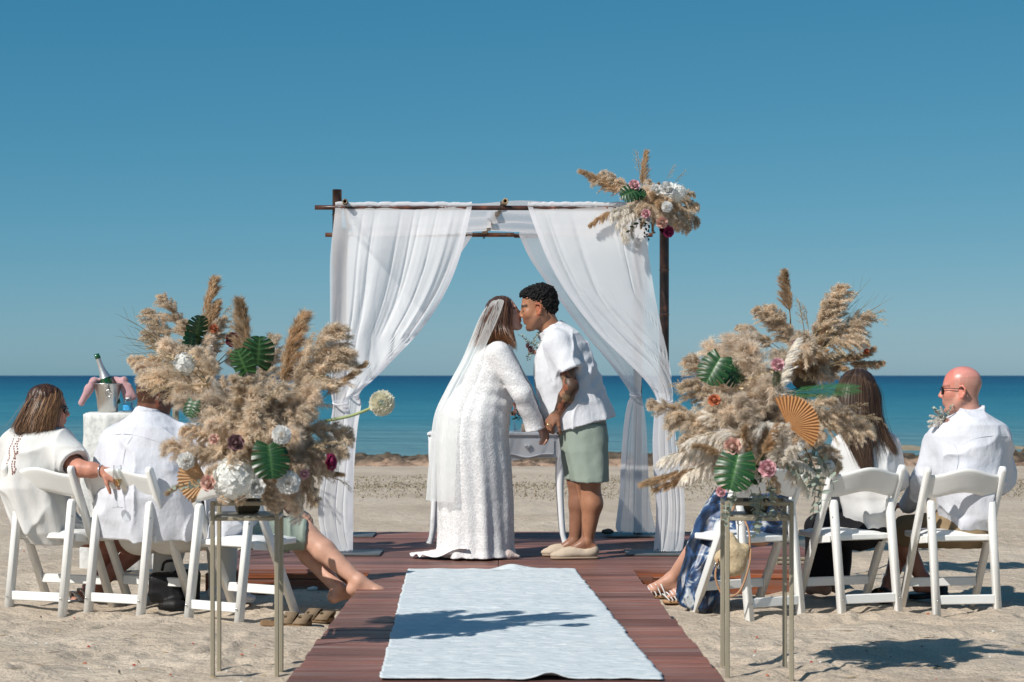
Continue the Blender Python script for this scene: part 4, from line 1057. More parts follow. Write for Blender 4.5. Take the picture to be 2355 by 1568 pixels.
def bride():
    q = lambda x, y, d=0.0: P(x, y, YC + d)
    tone = np.array([0.52, 0.30, 0.235])
    B = Sdf(0.0046, 0.02)
    H = Head(q(1161, 726, 0.022), unit(q(1186, 722) - q(1150, 732) + np.array([0, 0.006, 0.0])), (-0.32, 0, 1), 0.93)
    neck = q(1140, 790)
    H.build(B, neck, 0.050)
    B.chain([neck, q(1125, 850), q(1090, 930)], [0.05, 0.09, 0.11]); B.chain([q(1085, 930), q(1090, 1010)], [0.13, 0.15])
    for s, kx in ((-1, 0), (1, 6)):
        sh = q(1144 + kx, 814, 0.165 * s); el = q(1200 + kx, 905, 0.20 * s); wr = q(1240 + kx, 975, 0.11 * s)
        B.chain([q(1135, 805, 0.05 * s), sh, el, wr], [0.04, 0.042, 0.038, 0.027], 0.02)
        hand(B, wr, np.array([0.35, -0.10 * s, -1.0]), np.array([0.75, -0.55 * (-s) if False else 0.4 * s, 0.3]), 0.92, 0.42, thumb=s, spread=0.10)
        hip = q(1090, 1010, 0.10 * s); kn = q(1105, 1140, 0.10 * s); an = q(1120, 1250, 0.08 * s)
        B.chain([hip, kn, an], [0.11, 0.07, 0.035]); foot(B, an + np.array([0.0, 0, 0.004]), (1, -0.1 * s, -0.12), toes=False)
    V, Q = B.mesh()
    C = np.tile(tone, (len(V), 1)); H.paint(V, C, lips=(0.40, 0.12, 0.11), brow=(0.07, 0.035, 0.02))
    body = add('person', V, Q, skin('fair', 0.5), base=(q(1100, 1275)[0], YC, DECK_Z), cols=C)
    tag(body, 'bride in a white beaded gown and veil leaning in to kiss', 'person')
    # gown
    D = Sdf(0.0062, 0.03)
    px = [(783, 1124, 1160, .09, 0), (795, 1106, 1172, .15, 0), (815, 1090, 1180, .19, 0), (850, 1075, 1186, .195, 0), (880, 1060, 1184, .19, 0), (907, 1036, 1180, .20, 0), (933, 1020, 1177, .225, 0),
          (960, 1010, 1173, .245, 0), (1008, 1004, 1169, .255, 0), (1065, 1003, 1175, .25, 0), (1153, 1005, 1178, .235, 0), (1220, 1006, 1178, .24, 0), (1258, 1004, 1178, .255, 0), (1277, 1000, 1183, .27, 0)]
    D.stack(rows_from(px, YC), fold=(9, 0.0, 0.055, 0.7))
    for s, kx in ((-1, 0), (1, 6)):
        sh = q(1146 + kx, 812, 0.165 * s); el = q(1200 + kx, 906, 0.20 * s); wr = q(1226 + kx, 968, 0.13 * s); cu = q(1231 + kx, 988, 0.12 * s)
        D.cap(sh, el, 0.078, 0.064, 0.035); D.cap(el, wr, 0.064, 0.060, 0.02); D.cap(wr, cu, 0.060, 0.066, 0.012, flat=(False, True))
        D.cap(wr + (cu - wr) * 0.3, cu + (cu - wr), 0.045, 0.058, 0.004, 's')
    D.ell(q(1168, 850, -0.07), (0.075, 0.085, 0.075), None, 0.05); D.ell(q(1168, 850, 0.07), (0.075, 0.085, 0.075), None, 0.05)
    # wrinkles pulled across the waist, long falls below
    def dsp(p):
        z = p[:, 2]; w = np.exp(-((z - 1.16) / 0.16) ** 2)
        dg = np.sin((z * 62 + p[:, 0] * 26 + 3 * vnoise(p * 5, 4)))
        low = np.clip((1.0 - z) / 0.5, 0, 1)
        return 0.0055 * w * dg * np.clip(vnoise(p * 6, 9) + 0.4, 0, 1) + 0.006 * low * vnoise(p * np.array([16, 16, 2.2]), 12) + 0.001 * vnoise(p * 42, 2)
    V, Q = D.mesh(dsp, 1)
    gown = add('gown', V, Q, SEQ, body); gown['label'] = 'white beaded long-sleeved gown'
    # train spread on the deck behind her
    n = 46; m = 16; pts = []
    for j in range(m):
        v = j / (m - 1)
        for i in range(n):
            u = i / (n - 1); 
            x = 1075 - (133 * v ** 0.9 * (0.75 + 0.25 * math.sin(u * 3.0))) ; yo = (u - 0.45) * 0.5 * (1 - 0.55 * v)
            zz = 0.014 + 0.05 * (1 - v) ** 2 + 0.016 * (1 + math.sin(u * 31 + 7 * v + 2 * math.sin(9 * u))) * (1 - v * 0.4)
            w = P(x, 1272, YC); pts.append((w[0], YC + yo - 0.06, DECK_Z + zz))
    Fa = [[j * n + i, j * n + i + 1, (j + 1) * n + i + 1, (j + 1) * n + i] for j in range(m - 1) for i in range(n - 1)]
    add('train', np.array(pts), Fa, SEQ, gown)
    # pointed beaded shoe
    S = Sdf(0.005, 0.015); z0 = DECK_Z + 0.022
    h0 = q(1140, 1268, -0.12); h0[2] = z0 + 0.015; t0 = q(1192, 1273, -0.13); t0[2] = z0 - 0.004
    S.cap(h0, h0 * 0.45 + t0 * 0.55, 0.036, 0.033); S.cap(h0 * 0.5 + t0 * 0.5, t0, 0.033, 0.010)
    V, Q = S.mesh(lambda p: 0.0025 * np.sin(p[:, 0] * 420) * np.sin(p[:, 1] * 420)); add('shoe', V, Q, mat('beaded_shoe', (0.62, 0.50, 0.46), 0.35, 0.6, voro=(120, 0.9, 0.004)), body)
    S = Sdf(0.006, 0.015); h1 = q(1120, 1268, 0.10); h1[2] = z0; t1 = q(1166, 1272, 0.10); t1[2] = z0; S.cap(h1, t1, 0.034, 0.012); V, Q = S.mesh(); add('shoe', V, Q, MATS['beaded_shoe'], body)
    # hair: mass and strands
    Hs = Sdf(0.0055, 0.02)
    for c, r in (((-0.020, 0, 0.056), (0.104, 0.088, 0.090)), ((-0.060, 0, -0.01), (0.070, 0.082, 0.10))): Hs.ell(H.p(*c), np.array(r) * 0.93, H.M)
    Hs.cap(q(1138, 730, -0.055), q(1120, 782, -0.085), 0.05, 0.035); Hs.cap(q(1150, 728, -0.068), q(1165, 785, -0.10), 0.030, 0.022); Hs.cap(q(1138, 730, 0.05), q(1125, 782, 0.09), 0.05, 0.035)
    Hs.ell(H.p(0.085, 0, -0.02), np.array([0.066, 0.075, 0.115]) * 0.93, H.M, 0.01, 's')
    V, Q = Hs.mesh(creases(0.006, (60, 60, 14), 4)); r_ = 0.6 + 0.6 * np.abs(vnoise(V * np.array([90, 90, 12]), 8)); C = np.array([0.055, 0.026, 0.018]) * r_[:, None]
    hair = add('hair', V, Q, HAIR, body, cols=C)
    G = []
    for (x0, y0, d0, x1, y1, d1, x2, y2, d2, x3, y3, d3) in ((1172, 693, -.03, 1177, 715, -.075, 1176, 755, -.09, 1187, 806, -.13), (1168, 688, -.02, 1168, 715, -.09, 1166, 762, -.10, 1180, 800, -.17), (1162, 687, -.02, 1157, 712, -.098, 1152, 760, -.11, 1166, 790, -.18),
                                                     (1156, 686, -.01, 1145, 712, -.098, 1136, 760, -.115, 1140, 788, -.18), (1148, 688, -.0, 1132, 716, -.088, 1120, 765, -.11, 1112, 793, -.15), (1142, 691, 0, 1120, 722, -.06, 1106, 770, -.09, 1092, 800, -.11), (1140, 692, .02, 1116, 728, .0, 1102, 775, .0, 1090, 800, .0)):
        G.append([q(x0, y0, d0), q(x1, y1, d1), q(x2, y2, d2), q(x3, y3, d3)])
    V, Q, C = hair_from_guides(G, 2200, 0.007, 0.0014, (0.03, 0.013, 0.010), (0.19, 0.085, 0.045), H.o, 5)
    # ends blend to a lighter, warmer brown
    zz = np.clip((H.p(0, 0, -0.06)[2] - V[:, 2]) / 0.12, 0, 1)[:, None]; C = C * (1 - 0.45 * zz) + np.array([0.30, 0.14, 0.065]) * 0.45 * zz
    add('strands', V, Q, HAIR, hair, cols=C)
    # veil
    vy = [688, 693, 705, 735, 785, 832, 898, 960, 1065, 1149]; xo = [1144, 1130, 1120, 1103, 1083, 1063, 1028, 1002, 991, 985]; xi = [1150, 1158, 1155, 1143, 1120, 1098, 1062, 1050, 1045, 1040]; wd = [.05, .095, .12, .145, .18, .20, .22, .25, .26, .27]
    cv = bez(np.array([vy, xo, xi, wd]).T, 70); n = 60; Vv = np.zeros((70, n, 3)); U = np.linspace(-1, 1, n)
    for j in range(70):
        y_, a, b_, w = cv[j]; t = j / 69
        x = a + (b_ - a) * np.abs(U) ** 2.2 + (1.5 + 5 * t) * np.sin(U * 19 + 2 * t)
        Vv[j, :, 0] = (x - 1177) * YC / FOC; Vv[j, :, 1] = YC + w * U; Vv[j, :, 2] = EYE - (y_ - 863) * YC / FOC
    I, J = np.meshgrid(np.arange(n - 1), np.arange(69)); a = (J * n + I).ravel()
    add('veil', Vv.reshape(-1, 3), np.stack([a, a + n, a + n + 1, a + 1], 1), sheer('tulle', (0.88, 0.90, 0.89), 0.36, 0.4), body)
bride()

def moccasin(S, heel, toe, z0):
    d = unit(np.array([toe[0] - heel[0], toe[1] - heel[1], 0])); sd = np.array([-d[1], d[0], 0]); M = np.stack([d, sd, [0, 0, 1]], 1)
    L = np.linalg.norm((toe - heel)[:2]); c = lambda t, z: np.array([heel[0], heel[1], z0]) + d * t * L + np.array([0, 0, z])
    S.ell(c(0.18, 0.030), (0.055, 0.038, 0.036), M, 0.02); S.ell(c(0.12, 0.050), (0.036, 0.034, 0.034), M, 0.02)
    S.ell(c(0.50, 0.022), (0.11, 0.043, 0.032), M, 0.03); S.ell(c(0.78, 0.016), (0.072, 0.046, 0.026), M, 0.03); S.ell(c(0.56, 0.042), (0.07, 0.034, 0.026), M, 0.03)
    S.box(c(0.5, -0.03), (0.5, 0.5, 0.03), M, 0.0, 0.004, 's')
def shoes(name, parent, pairs, z0, m, sole):
    for (h, t) in pairs:
        S = Sdf(0.005, 0.02); moccasin(S, h, t, z0); V, Q = S.mesh(lambda p: 0.0015 * vnoise(p * 60, 3)); o = add(name, V, Q, m, parent)
        d = unit((t - h) * np.array([1, 1, 0])); sd = np.array([-d[1], d[0], 0]); L = np.linalg.norm((t - h)[:2])
        out = [(0.0, 0.022), (-0.02, 0.0)]; pr = [(-.01, .0), (0.0, .024), (.08, .036), (.3, .036), (.55, .043), (.8, .045), (.93, .034), (1.0, .014)]
        ring = [(u, w) for u, w in pr] + [(u, -w) for u, w in pr[::-1]]; mm = len(ring)
        Vt = [np.array([h[0], h[1], z0 + zz]) + d * u * L + sd * w for zz in (-0.007, 0.006) for u, w in ring]
        Fa = [list(range(mm))[::-1], list(range(mm, 2 * mm))] + [[i, (i + 1) % mm, mm + (i + 1) % mm, mm + i] for i in range(mm)]
        add('sole', np.array(Vt), Fa, sole, o)

def groom():
    q = lambda x, y, d=0.0: P(x, y, YC + d)
    tone = np.array([0.37, 0.175, 0.10])
    B = Sdf(0.0046, 0.02)
    H = Head(q(1238, 711, -0.012), unit(q(1190, 727) - q(1240, 717) + np.array([0, 0.012, 0])), (0.0, 0, 1), 1.10)
    neck = q(1268, 765)
    H.build(B, neck, 0.066, 0.006)
    B.chain([q(1276, 785), q(1300, 850), q(1320, 960)], [0.075, 0.12, 0.13])
    for s in (-1, 1):
        sh = q(1290, 806, 0.18 * s); el = q(1313 - (s > 0) * 10, 889, 0.24 * s); wr = q(1283 - (s > 0) * 6, 949, 0.17 * s)
        B.chain([q(1285, 800, 0.08 * s), sh, el], [0.045, 0.05, 0.046], 0.02); B.chain([el, el * 0.6 + wr * 0.4, wr], [0.047, 0.048, 0.030], 0.02)
        hand(B, wr, np.array([-0.75, -0.16 * s, -0.95]), np.array([-0.5, 0.9 * s, 0.45]), 1.05, 0.62, thumb=s, spread=0.06)
        dx = 0 if s < 0 else -29
        hip = q(1345 + dx * 0.5, 985, 0.10 * s); kn = q(1356 + dx, 1102, 0.105 * s); cf = q(1361 + dx, 1158, 0.105 * s); an = q(1350 + dx, 1246, 0.10 * s)
        B.chain([hip, kn, cf, an], [0.10, 0.064, 0.066, 0.037], 0.03); foot(B, an, (-1, -0.05, -0.1), toes=False)
    V, Q = B.mesh()
    C = np.tile(tone, (len(V), 1))
    H.paint(V, C, lips=(0.26, 0.085, 0.07), brow=(0.012, 0.009, 0.008), stubble=(0.70, 0.71, 0.76))
    # clipped temples
    l = H.loc(V); m = (l[:, 0] < 0.050) & (l[:, 0] > -0.02) & (l[:, 2] > 0.025) & (l[:, 2] < 0.075) & (np.abs(l[:, 1]) > 0.045); g_ = np.clip(1 - np.abs(l[:, 2] - 0.05) / 0.03, 0, 1) * np.clip(1 - np.abs(l[:, 0] - 0.01) / 0.04, 0, 1) * (0.7 + 0.3 * vnoise(V * 240, 5)); C[m] = C[m] * (1 - 0.55 * g_[m])[:, None]
    # inked sleeve from elbow to wrist on the near arm
    el = q(1313, 889, -0.24); wr = q(1283, 949, -0.17); sh = q(1288, 795, -0.19)
    near = V[:, 1] < YC - 0.10; z = V[:, 2]; m = near & (z < q(0, 826)[2]) & (z > q(0, 950)[2]) & (np.linalg.norm(np.cross(V - wr, unit(el - wr)), axis=1) < 0.13)
    m &= ~((V[:, 0] > q(1345, 0)[0]))
    n1 = fbm(V * 26, 2, 3); n2 = fbm(V * 19 + 7, 2, 9); ink = np.array([0.018, 0.022, 0.020]); red = np.array([0.16, 0.035, 0.02]); grn = np.array([0.04, 0.06, 0.035])
    Ct = np.where((n1 > 0.05)[:, None], C * 0.2 + ink * 0.8, np.where((n2 > 0.18)[:, None], C * 0.35 + red * 0.65, np.where((n2 < -0.3)[:, None], C * 0.35 + grn * 0.65, C * 0.8)))
    C[m] = Ct[m]
    body = add('person', V, Q, skin('tan', 0.42), base=(q(1330, 1280)[0], YC, DECK_Z), cols=C)
    tag(body, 'groom with tattooed forearm in white shirt and sage shorts', 'person')
    S = Sdf(0.0058, 0.03)
    px = [(742, 1258, 1296, .08, 0), (756, 1250, 1314, .125, 0), (772, 1242, 1332, .175, 0), (800, 1232, 1350, .20, 0), (836, 1229, 1364, .205, 0), (872, 1232, 1377, .205, 0), (900, 1238, 1386, .205, 0), (924, 1244, 1393, .21, 0), (950, 1254, 1401, .215, 0), (985, 1268, 1411, .225, 0)]
    S.stack(rows_from(px, YC), fold=(7, 0.0, 0.035, 1.1), tilt=(0.28, 0))
    for s in (-1, 1):
        a = q(1280, 790, 0.165 * s); b = q(1311 - (s > 0) * 8, 853, 0.235 * s)
        S.cap(a, b, 0.088, 0.076, 0.035, flat=(False, True)); S.cap(b - (b - a) * 0.22, b + (b - a) * 0.4, 0.062, 0.066, 0.003, 's')
    nd = unit(q(1239, 711) - neck); nb = neck + np.array([0.004, 0, 0.0])
    S.cap(nb - nd * 0.03, nb + nd * 0.034, 0.090, 0.083, 0.012, flat=(False, True))           # stand collar
    S.cap(nb - nd * 0.02, nb + nd * 0.2, 0.0735, 0.078, 0.003, 's'); S.cap(q(1240, 772), q(1236, 800), 0.022, 0.006, 0.006, 's')
    def dsp(p):
        z = p[:, 2]; arm = np.exp(-((z - P(0, 850, YC)[2]) / 0.12) ** 2)
        return 0.009 * arm * np.sin(z * 55 - p[:, 0] * 50 + 3 * vnoise(p * 6, 2)) * np.clip(vnoise(p * 5, 6) + 0.25, 0, 1) - 0.012 * (1 - np.abs(vnoise(p * np.array([9, 9, 4]), 31))) ** 5 + 0.006 * vnoise(p * np.array([11, 11, 7]), 4)
    V, Q = S.mesh(dsp); add('shirt', V, Q, LINEN, body)
    T = Sdf(0.0062, 0.03)
    T.stack(rows_from([(965, 1281, 1392, .19, 0), (1000, 1283, 1396, .20, 0), (1035, 1288, 1397, .20, 0)], YC), k=0.02)
    T.stack(rows_from([(975, 1290, 1394, .10, -.10), (1040, 1297, 1397, .11, -.105), (1106, 1310, 1398, .115, -.11)], YC), fold=(5, 0.0, 0.05, 0.4), k=0.02)
    T.stack(rows_from([(975, 1282, 1380, .10, .10), (1040, 1288, 1380, .11, .105), (1104, 1299, 1376, .115, .11)], YC), fold=(5, 0.0, 0.05, 2.4), k=0.012)
    T.cap(q(1354, 1094, -0.11), q(1356, 1130, -0.11), 0.095, 0.10, 0.004, 's'); T.cap(q(1335, 1094, 0.11), q(1335, 1130, 0.11), 0.09, 0.095, 0.004, 's')
    V, Q = T.mesh(creases(0.006, (8, 8, 5), 12, 0.0025, (24, 24, 16))); add('shorts', V, Q, SAGE, body)
    # curly black hair
    Hs = Sdf(0.0036, 0.015)
    Hs.ell(H.p(-0.020, 0, 0.068), np.array([0.106, 0.083, 0.083]) * 1.08, H.M); Hs.ell(H.p(-0.060, 0, 0.025), np.array([0.066, 0.078, 0.080]) * 1.06, H.M); Hs.ell(H.p(0.045, 0, 0.098), np.array([0.05, 0.055, 0.035]) * 1.08, H.M)
    Hs.ell(H.p(0.075, 0, 0.018), np.array([0.062, 0.10, 0.072]) * 1.1, H.M, 0.006, 's'); Hs.ell(H.p(0.012, 0, -0.005), np.array([0.055, 0.14, 0.064]) * 1.1, H.M, 0.006, 's')
    V, Q = Hs.mesh(lambda p: 0.007 * vnoise(p * 85, 5) + 0.007 * vnoise(p * 150, 7), 0)
    add('hair', V, Q, mat('curly_hair', (0.006, 0.0055, 0.006), 0.6, 0.2, bump=(150, 0.8, 0.006)), body)
    suede = mat('beige_suede', (0.50, 0.41, 0.315), 0.9, 0.1, noise=(30, 0.06), bump=(200, 0.1, 0.001)); sole = mat('shoe_sole', (0.36, 0.27, 0.19), 0.8, 0.2)
    def at(x, d): w = q(x, 1278, d); w[2] = 0; return w
    shoes('moccasin', body, [(at(1376, -0.10), at(1266, -0.13)), (at(1345, 0.12), at(1246, 0.09))], DECK_Z + 0.010, suede, sole)
    # ring and wristband of light
    hd = wr + np.array([-0.055, -0.01, -0.075]); a = np.linspace(0, 2 * np.pi, 14)
    add('ring', *tube(np.stack([hd[0] + 0.010 * np.cos(a), hd[1] - 0.012 + 0.004 * np.sin(a), hd[2] + 0.010 * np.sin(a)], 1), 0.002, 6), mat('gold_ring', (0.8, 0.6, 0.3), 0.2, 0.5, metal=1), body)
    return H
GH = groom()
# ------------------------------------------------------------------ seated guests
GLASSM = thin_glass('clear_glass')
DARKLENS = mat('dark_lens', (0.008, 0.008, 0.010), 0.08, 0.6, coat=0.5)
def sunglasses(H, parent, rim=(0.01, 0.01, 0.012), thin=False):
    V, Fa = [], []; parts = []
    for b in (-1, 1):
        ring = [H.p(0.104 - 0.010 * abs(y) / 0.03, b * 0.034 + y, z + 0.012) for y, z in [(0.026 * math.cos(t), 0.021 * math.sin(t) * (1 if math.sin(t) > 0 else 1.15)) for t in np.linspace(0, 2 * np.pi, 18)[:-1]]]
        ring = np.array(ring); back = ring - H.f * 0.006; n = len(ring); v = np.concatenate([ring, back, [ring.mean(0) + H.f * 0.004], [back.mean(0)]])
        f = [[i, (i + 1) % n, n + (i + 1) % n, n + i] for i in range(n)] + [[i, 2 * n, (i + 1) % n] for i in range(n)] + [[n + i, n + (i + 1) % n, 2 * n + 1] for i in range(n)]
        parts.append((v, f)); parts.append(tube([H.p(0.094, b * 0.062, 0.022), H.p(0.05, b * 0.080, 0.020), H.p(-0.015, b * 0.088, 0.012), H.p(-0.032, b * 0.086, -0.012)], 0.0022 if thin else 0.004, 6))
    parts.append(tube([H.p(0.106, -0.01, 0.018), H.p(0.110, 0, 0.020), H.p(0.106, 0.01, 0.018)], 0.003, 6))
    add('sunglasses', *merge(parts), DARKLENS, parent)

def shirt_disp(seed, amp=0.007):
    def fn(p):
        return -2.2 * amp * (1 - np.abs(vnoise(p * np.array([7, 7, 5]), seed))) ** 5 + amp * 1.8 * vnoise(p * np.array([8, 8, 13]), seed + 2) * np.clip(vnoise(p * 4, seed + 5) + 0.3, 0, 1)
    return fn

def flute(name, label, foot_pt, hgt=0.235, wine=True, tilt=(0, 0, 1)):
    pr = [(0.0, 0.0), (0.032, 0.001), (0.033, 0.003), (0.012, 0.007), (0.004, 0.014), (0.0032, 0.09), (0.006, 0.105), (0.018, 0.125), (0.0255, 0.15), (0.026, 0.19), (0.0235, hgt)]
    inner = []
    V, Fa = lathe(pr + inner, 22, foot_pt, axis=tilt); o = add(name, V, Fa, GLASSM, base=foot_pt); tag(o, label, 'wine glass')
    if wine:
        V, Fa = lathe([(0, 0.112), (0.013, 0.122), (0.0225, 0.15), (0.0225, 0.158), (0.0, 0.158)], 20, foot_pt, axis=tilt); add('wine', V, Fa, thin_glass('white_wine', (0.90, 0.76, 0.50), 0.03), o)
    return o

def sandal_sole(c, d, z, L=0.26, w=0.045, t=0.018):
    d = unit([d[0], d[1], 0]); sd = np.array([-d[1], d[0], 0]); pr = [(0.0, .5), (.06, .75), (.3, .72), (.6, .95), (.8, 1.0), (.93, .75), (1, .35)]
    ring = [(u - 0.5, w * k) for u, k in pr] + [(u - 0.5, -w * k) for u, k in pr[::-1]]; m = len(ring)
    V = [np.array([c[0], c[1], z + zz]) + d * u * L + sd * v for zz in (0, t) for u, v in ring]
    return np.array(V), [list(range(m))[::-1], list(range(m, 2 * m))] + [[i, (i + 1) % m, m + (i + 1) % m, m + i] for i in range(m)]
def strap(c, d, z, u, L=0.26, w=0.05, h=0.05, wid=0.03):
    """band over the foot at fraction u of the sole"""
    d = unit([d[0], d[1], 0]); sd = np.array([-d[1], d[0], 0]); o = np.array([c[0], c[1], z]) + d * (u - 0.5) * L; n = 10; V = []; Fa = []
    for k, (dd, dr) in enumerate(((-wid / 2, 0), (wid / 2, 0), (wid / 2, -0.004), (-wid / 2, -0.004))):
        for a in np.linspace(0, math.pi, n): V.append(o + d * (dd + 0.028 * math.sin(a)) + sd * (w + dr) * math.cos(a) + np.array([0, 0, (h + dr) * math.sin(a)]))
    for k in range(4):
        for i in range(n - 1): a = k * n + i; b = ((k + 1) % 4) * n + i; Fa.append([a, a + 1, b + 1, b])
    return np.array(V), Fa

# ---- woman in white blouse with sunglasses, glass in hand
def guest_blouse():
    Y = 11.2; q = lambda x, y, d=0.0: P(x, y, Y + d); tone = np.array([0.50, 0.225, 0.155])
    B = Sdf(0.0058, 0.02); H = Head(q(112, 944, 0.0), (0.96, 0.16, -0.06), (0, 0, 1), 0.98); H.build(B, q(98, 1000, 0.0), 0.052, 0.004)
    B.chain([q(95, 1015), q(85, 1100), q(100, 1200)], [0.055, 0.085, 0.09])
    sh = q(130, 1036, -0.08); el = q(186, 1078, -0.22); wr = q(237, 1083, -0.26)
    B.chain([q(110, 1030), sh, el], [0.05, 0.05, 0.045]); B.chain([el, el * 0.5 + wr * 0.5, wr], [0.045, 0.042, 0.027])
    hand(B, wr, np.array([0.9, -0.05, -0.42]), np.array([0.35, -0.75, 0.6]), 1.02, 0.62, thumb=1, spread=0.08)
    hip = q(110, 1215, 0.0)
    kn = q(330, 1250, 0.45); an = q(216, 1352, 0.30); kn2 = q(262, 1245, 0.5); an2 = q(205, 1350, 0.42)
    B.chain([hip, kn, an], [0.08, 0.06, 0.036], 0.03); B.chain([hip + np.array([0.05, 0.05, 0]), kn2, an2], [0.08, 0.06, 0.036], 0.03); foot(B, an, (-0.55, -0.45, -0.1)); foot(B, an2, (0.5, -0.4, -0.1))
    V, Q = B.mesh(); C = np.tile(tone, (len(V), 1)); H.paint(V, C, lips=(0.42, 0.12, 0.11), brow=(0.08, 0.045, 0.03))
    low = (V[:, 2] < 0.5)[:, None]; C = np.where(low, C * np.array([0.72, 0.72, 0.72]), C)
    # painted nails
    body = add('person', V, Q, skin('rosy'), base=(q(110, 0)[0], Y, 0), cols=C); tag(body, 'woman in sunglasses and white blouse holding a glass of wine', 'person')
    D = Sdf(0.0065, 0.035)
    D.stack(rows_from([(978, 76, 120, .06, 0), (990, 55, 138, .11, 0), (1008, 34, 152, .145, 0), (1035, 16, 160, .165, 0), (1070, 6, 156, .175, -.0), (1120, 6, 150, .18, 0), (1180, 26, 165, .185, .03), (1222, 40, 172, .185, .05), (1250, 62, 172, .15, .05)], Y), fold=(7, 0, 0.10, 1.0), rot=-0.25)
    a = q(128, 1024, -0.05); b = q(170, 1068, -0.19); D.cap(a, b, 0.098, 0.086, 0.05, flat=(False, True)); D.cap(b - (b - a) * 0.15, b + (b - a) * 0.4, 0.062, 0.07, 0.003, 's')
    D.cap(q(40, 1020, 0.1), q(22, 1085, 0.16), 0.09, 0.08, 0.05)
    D.stack(rows_from([(1205, 90, 240, .2, .18), (1245, 100, 250, .2, .2)], Y), k=0.05)
    V, Q = D.mesh(shirt_disp(3, 0.009)); blouse = add('blouse', V, Q, mat('gauze_cotton', (0.66, 0.655, 0.635), 0.9, 0.1, bump=(10, 0.4, 0.02), bump2=(90, 0.2, 0.003), stretch=(1, 1, 0.5)), body)
    # eyelet trim down the back
    tr = mat('eyelet', (0.33, 0.16, 0.13), 0.9, 0.1); parts = []; rr = np.random.default_rng(4); K = V
    for col_, (xa, xb) in enumerate(((36, 20), (48, 40), (54, 46))):
        for k in range(16):
            y_ = 998 + k * 5.6; x_ = xa + (xb - xa) * k / 15 + 2.5 * math.sin(k * 0.9 + col_); tgt = q(x_, y_)
            sel = np.abs(V[:, 2] - tgt[2]) < 0.012
            near = V[sel & (np.abs(V[:, 0] - tgt[0]) < 0.012)]
            if len(near): c = near[np.argmin(near[:, 1])]; parts.append(box(c + np.array([0, -0.002, 0]), (0.006, 0.004, 0.010)))
    if parts: add('eyelet_trim', *merge(parts), tr, blouse, smooth=False)['kind'] = 'stuff'
    # bracelet
    a = np.linspace(0, 2 * np.pi, 20); s_, u_, d_ = frame(wr - el); c = wr - unit(wr - el) * 0.012
    add('bracelet', *tube(c + 0.034 * (np.cos(a)[:, None] * s_ + np.sin(a)[:, None] * u_), 0.004, 6), mat('silver', (0.75, 0.72, 0.72), 0.25, 0.5, metal=1), body)
    sunglasses(H, body)
    Hs = Sdf(0.0058, 0.025)
    Hs.ell(H.p(-0.022, 0, 0.058), (0.106, 0.092, 0.094), H.M); Hs.ell(H.p(-0.055, 0, -0.02), (0.082, 0.094, 0.10), H.M); Hs.cap(q(75, 950, -0.04), q(52, 985, -0.05), 0.06, 0.045); Hs.cap(q(112, 945, -0.085), q(108, 988, -0.085), 0.04, 0.028); Hs.cap(q(90, 945, -0.06), q(78, 990, -0.07), 0.05, 0.045)
    Hs.ell(H.p(0.100, 0, -0.03), (0.072, 0.082, 0.125), H.M, 0.01, 's')
    V, Q = Hs.mesh(creases(0.007, (55, 55, 16), 14)); r_ = 0.55 + 0.7 * np.abs(vnoise(V * np.array([80, 80, 14]), 8)); hair = add('hair', V, Q, HAIR, body, cols=np.array([0.060, 0.028, 0.017]) * r_[:, None])
    G = [[q(132, 900, -.02), q(136, 925, -.085), q(126, 955, -.108), q(122, 990, -.10)], [q(128, 896, -.02), q(128, 925, -.10), q(118, 960, -.115), q(112, 994, -.11)], [q(118, 893, -.02), q(106, 925, -.11), q(92, 962, -.125), q(84, 998, -.13)],
         [q(108, 891, -.01), q(84, 922, -.09), q(66, 960, -.11), q(54, 997, -.12)], [q(98, 892, 0), q(66, 926, -.06), q(46, 964, -.07), q(30, 996, -.08)], [q(92, 894, .02), q(58, 932, 0), q(38, 968, 0), q(22, 990, 0)]]
    V, Q, C = hair_from_guides(G, 2200, 0.009, 0.0014, (0.05, 0.022, 0.013), (0.36, 0.20, 0.10), H.o, 12); add('strands', V, Q, HAIR, hair, cols=C)
    sl = mat('silver_sandal', (0.55, 0.52, 0.48), 0.35, 0.5, metal=0.6)
    for c, d in ((an, (-0.55, -0.45)), (an2, (0.5, -0.4))):
        cc = c + 0.05 * unit([d[0], d[1], 0]); z = max(0.01, c[2] - 0.095); add('sandal', *merge([sandal_sole(cc, d, z - 0.012), strap(cc, d, z, 0.72, h=0.055), strap(cc, d, z, 0.55, h=0.07, wid=0.02)]), sl, body)
    g = wr + np.array([0.100, -0.05, -0.235]); flute('wine_glass', 'stemmed glass of white wine dangling from a hand behind the chair', q(270, 1168, -0.32), 0.235)
guest_blouse()

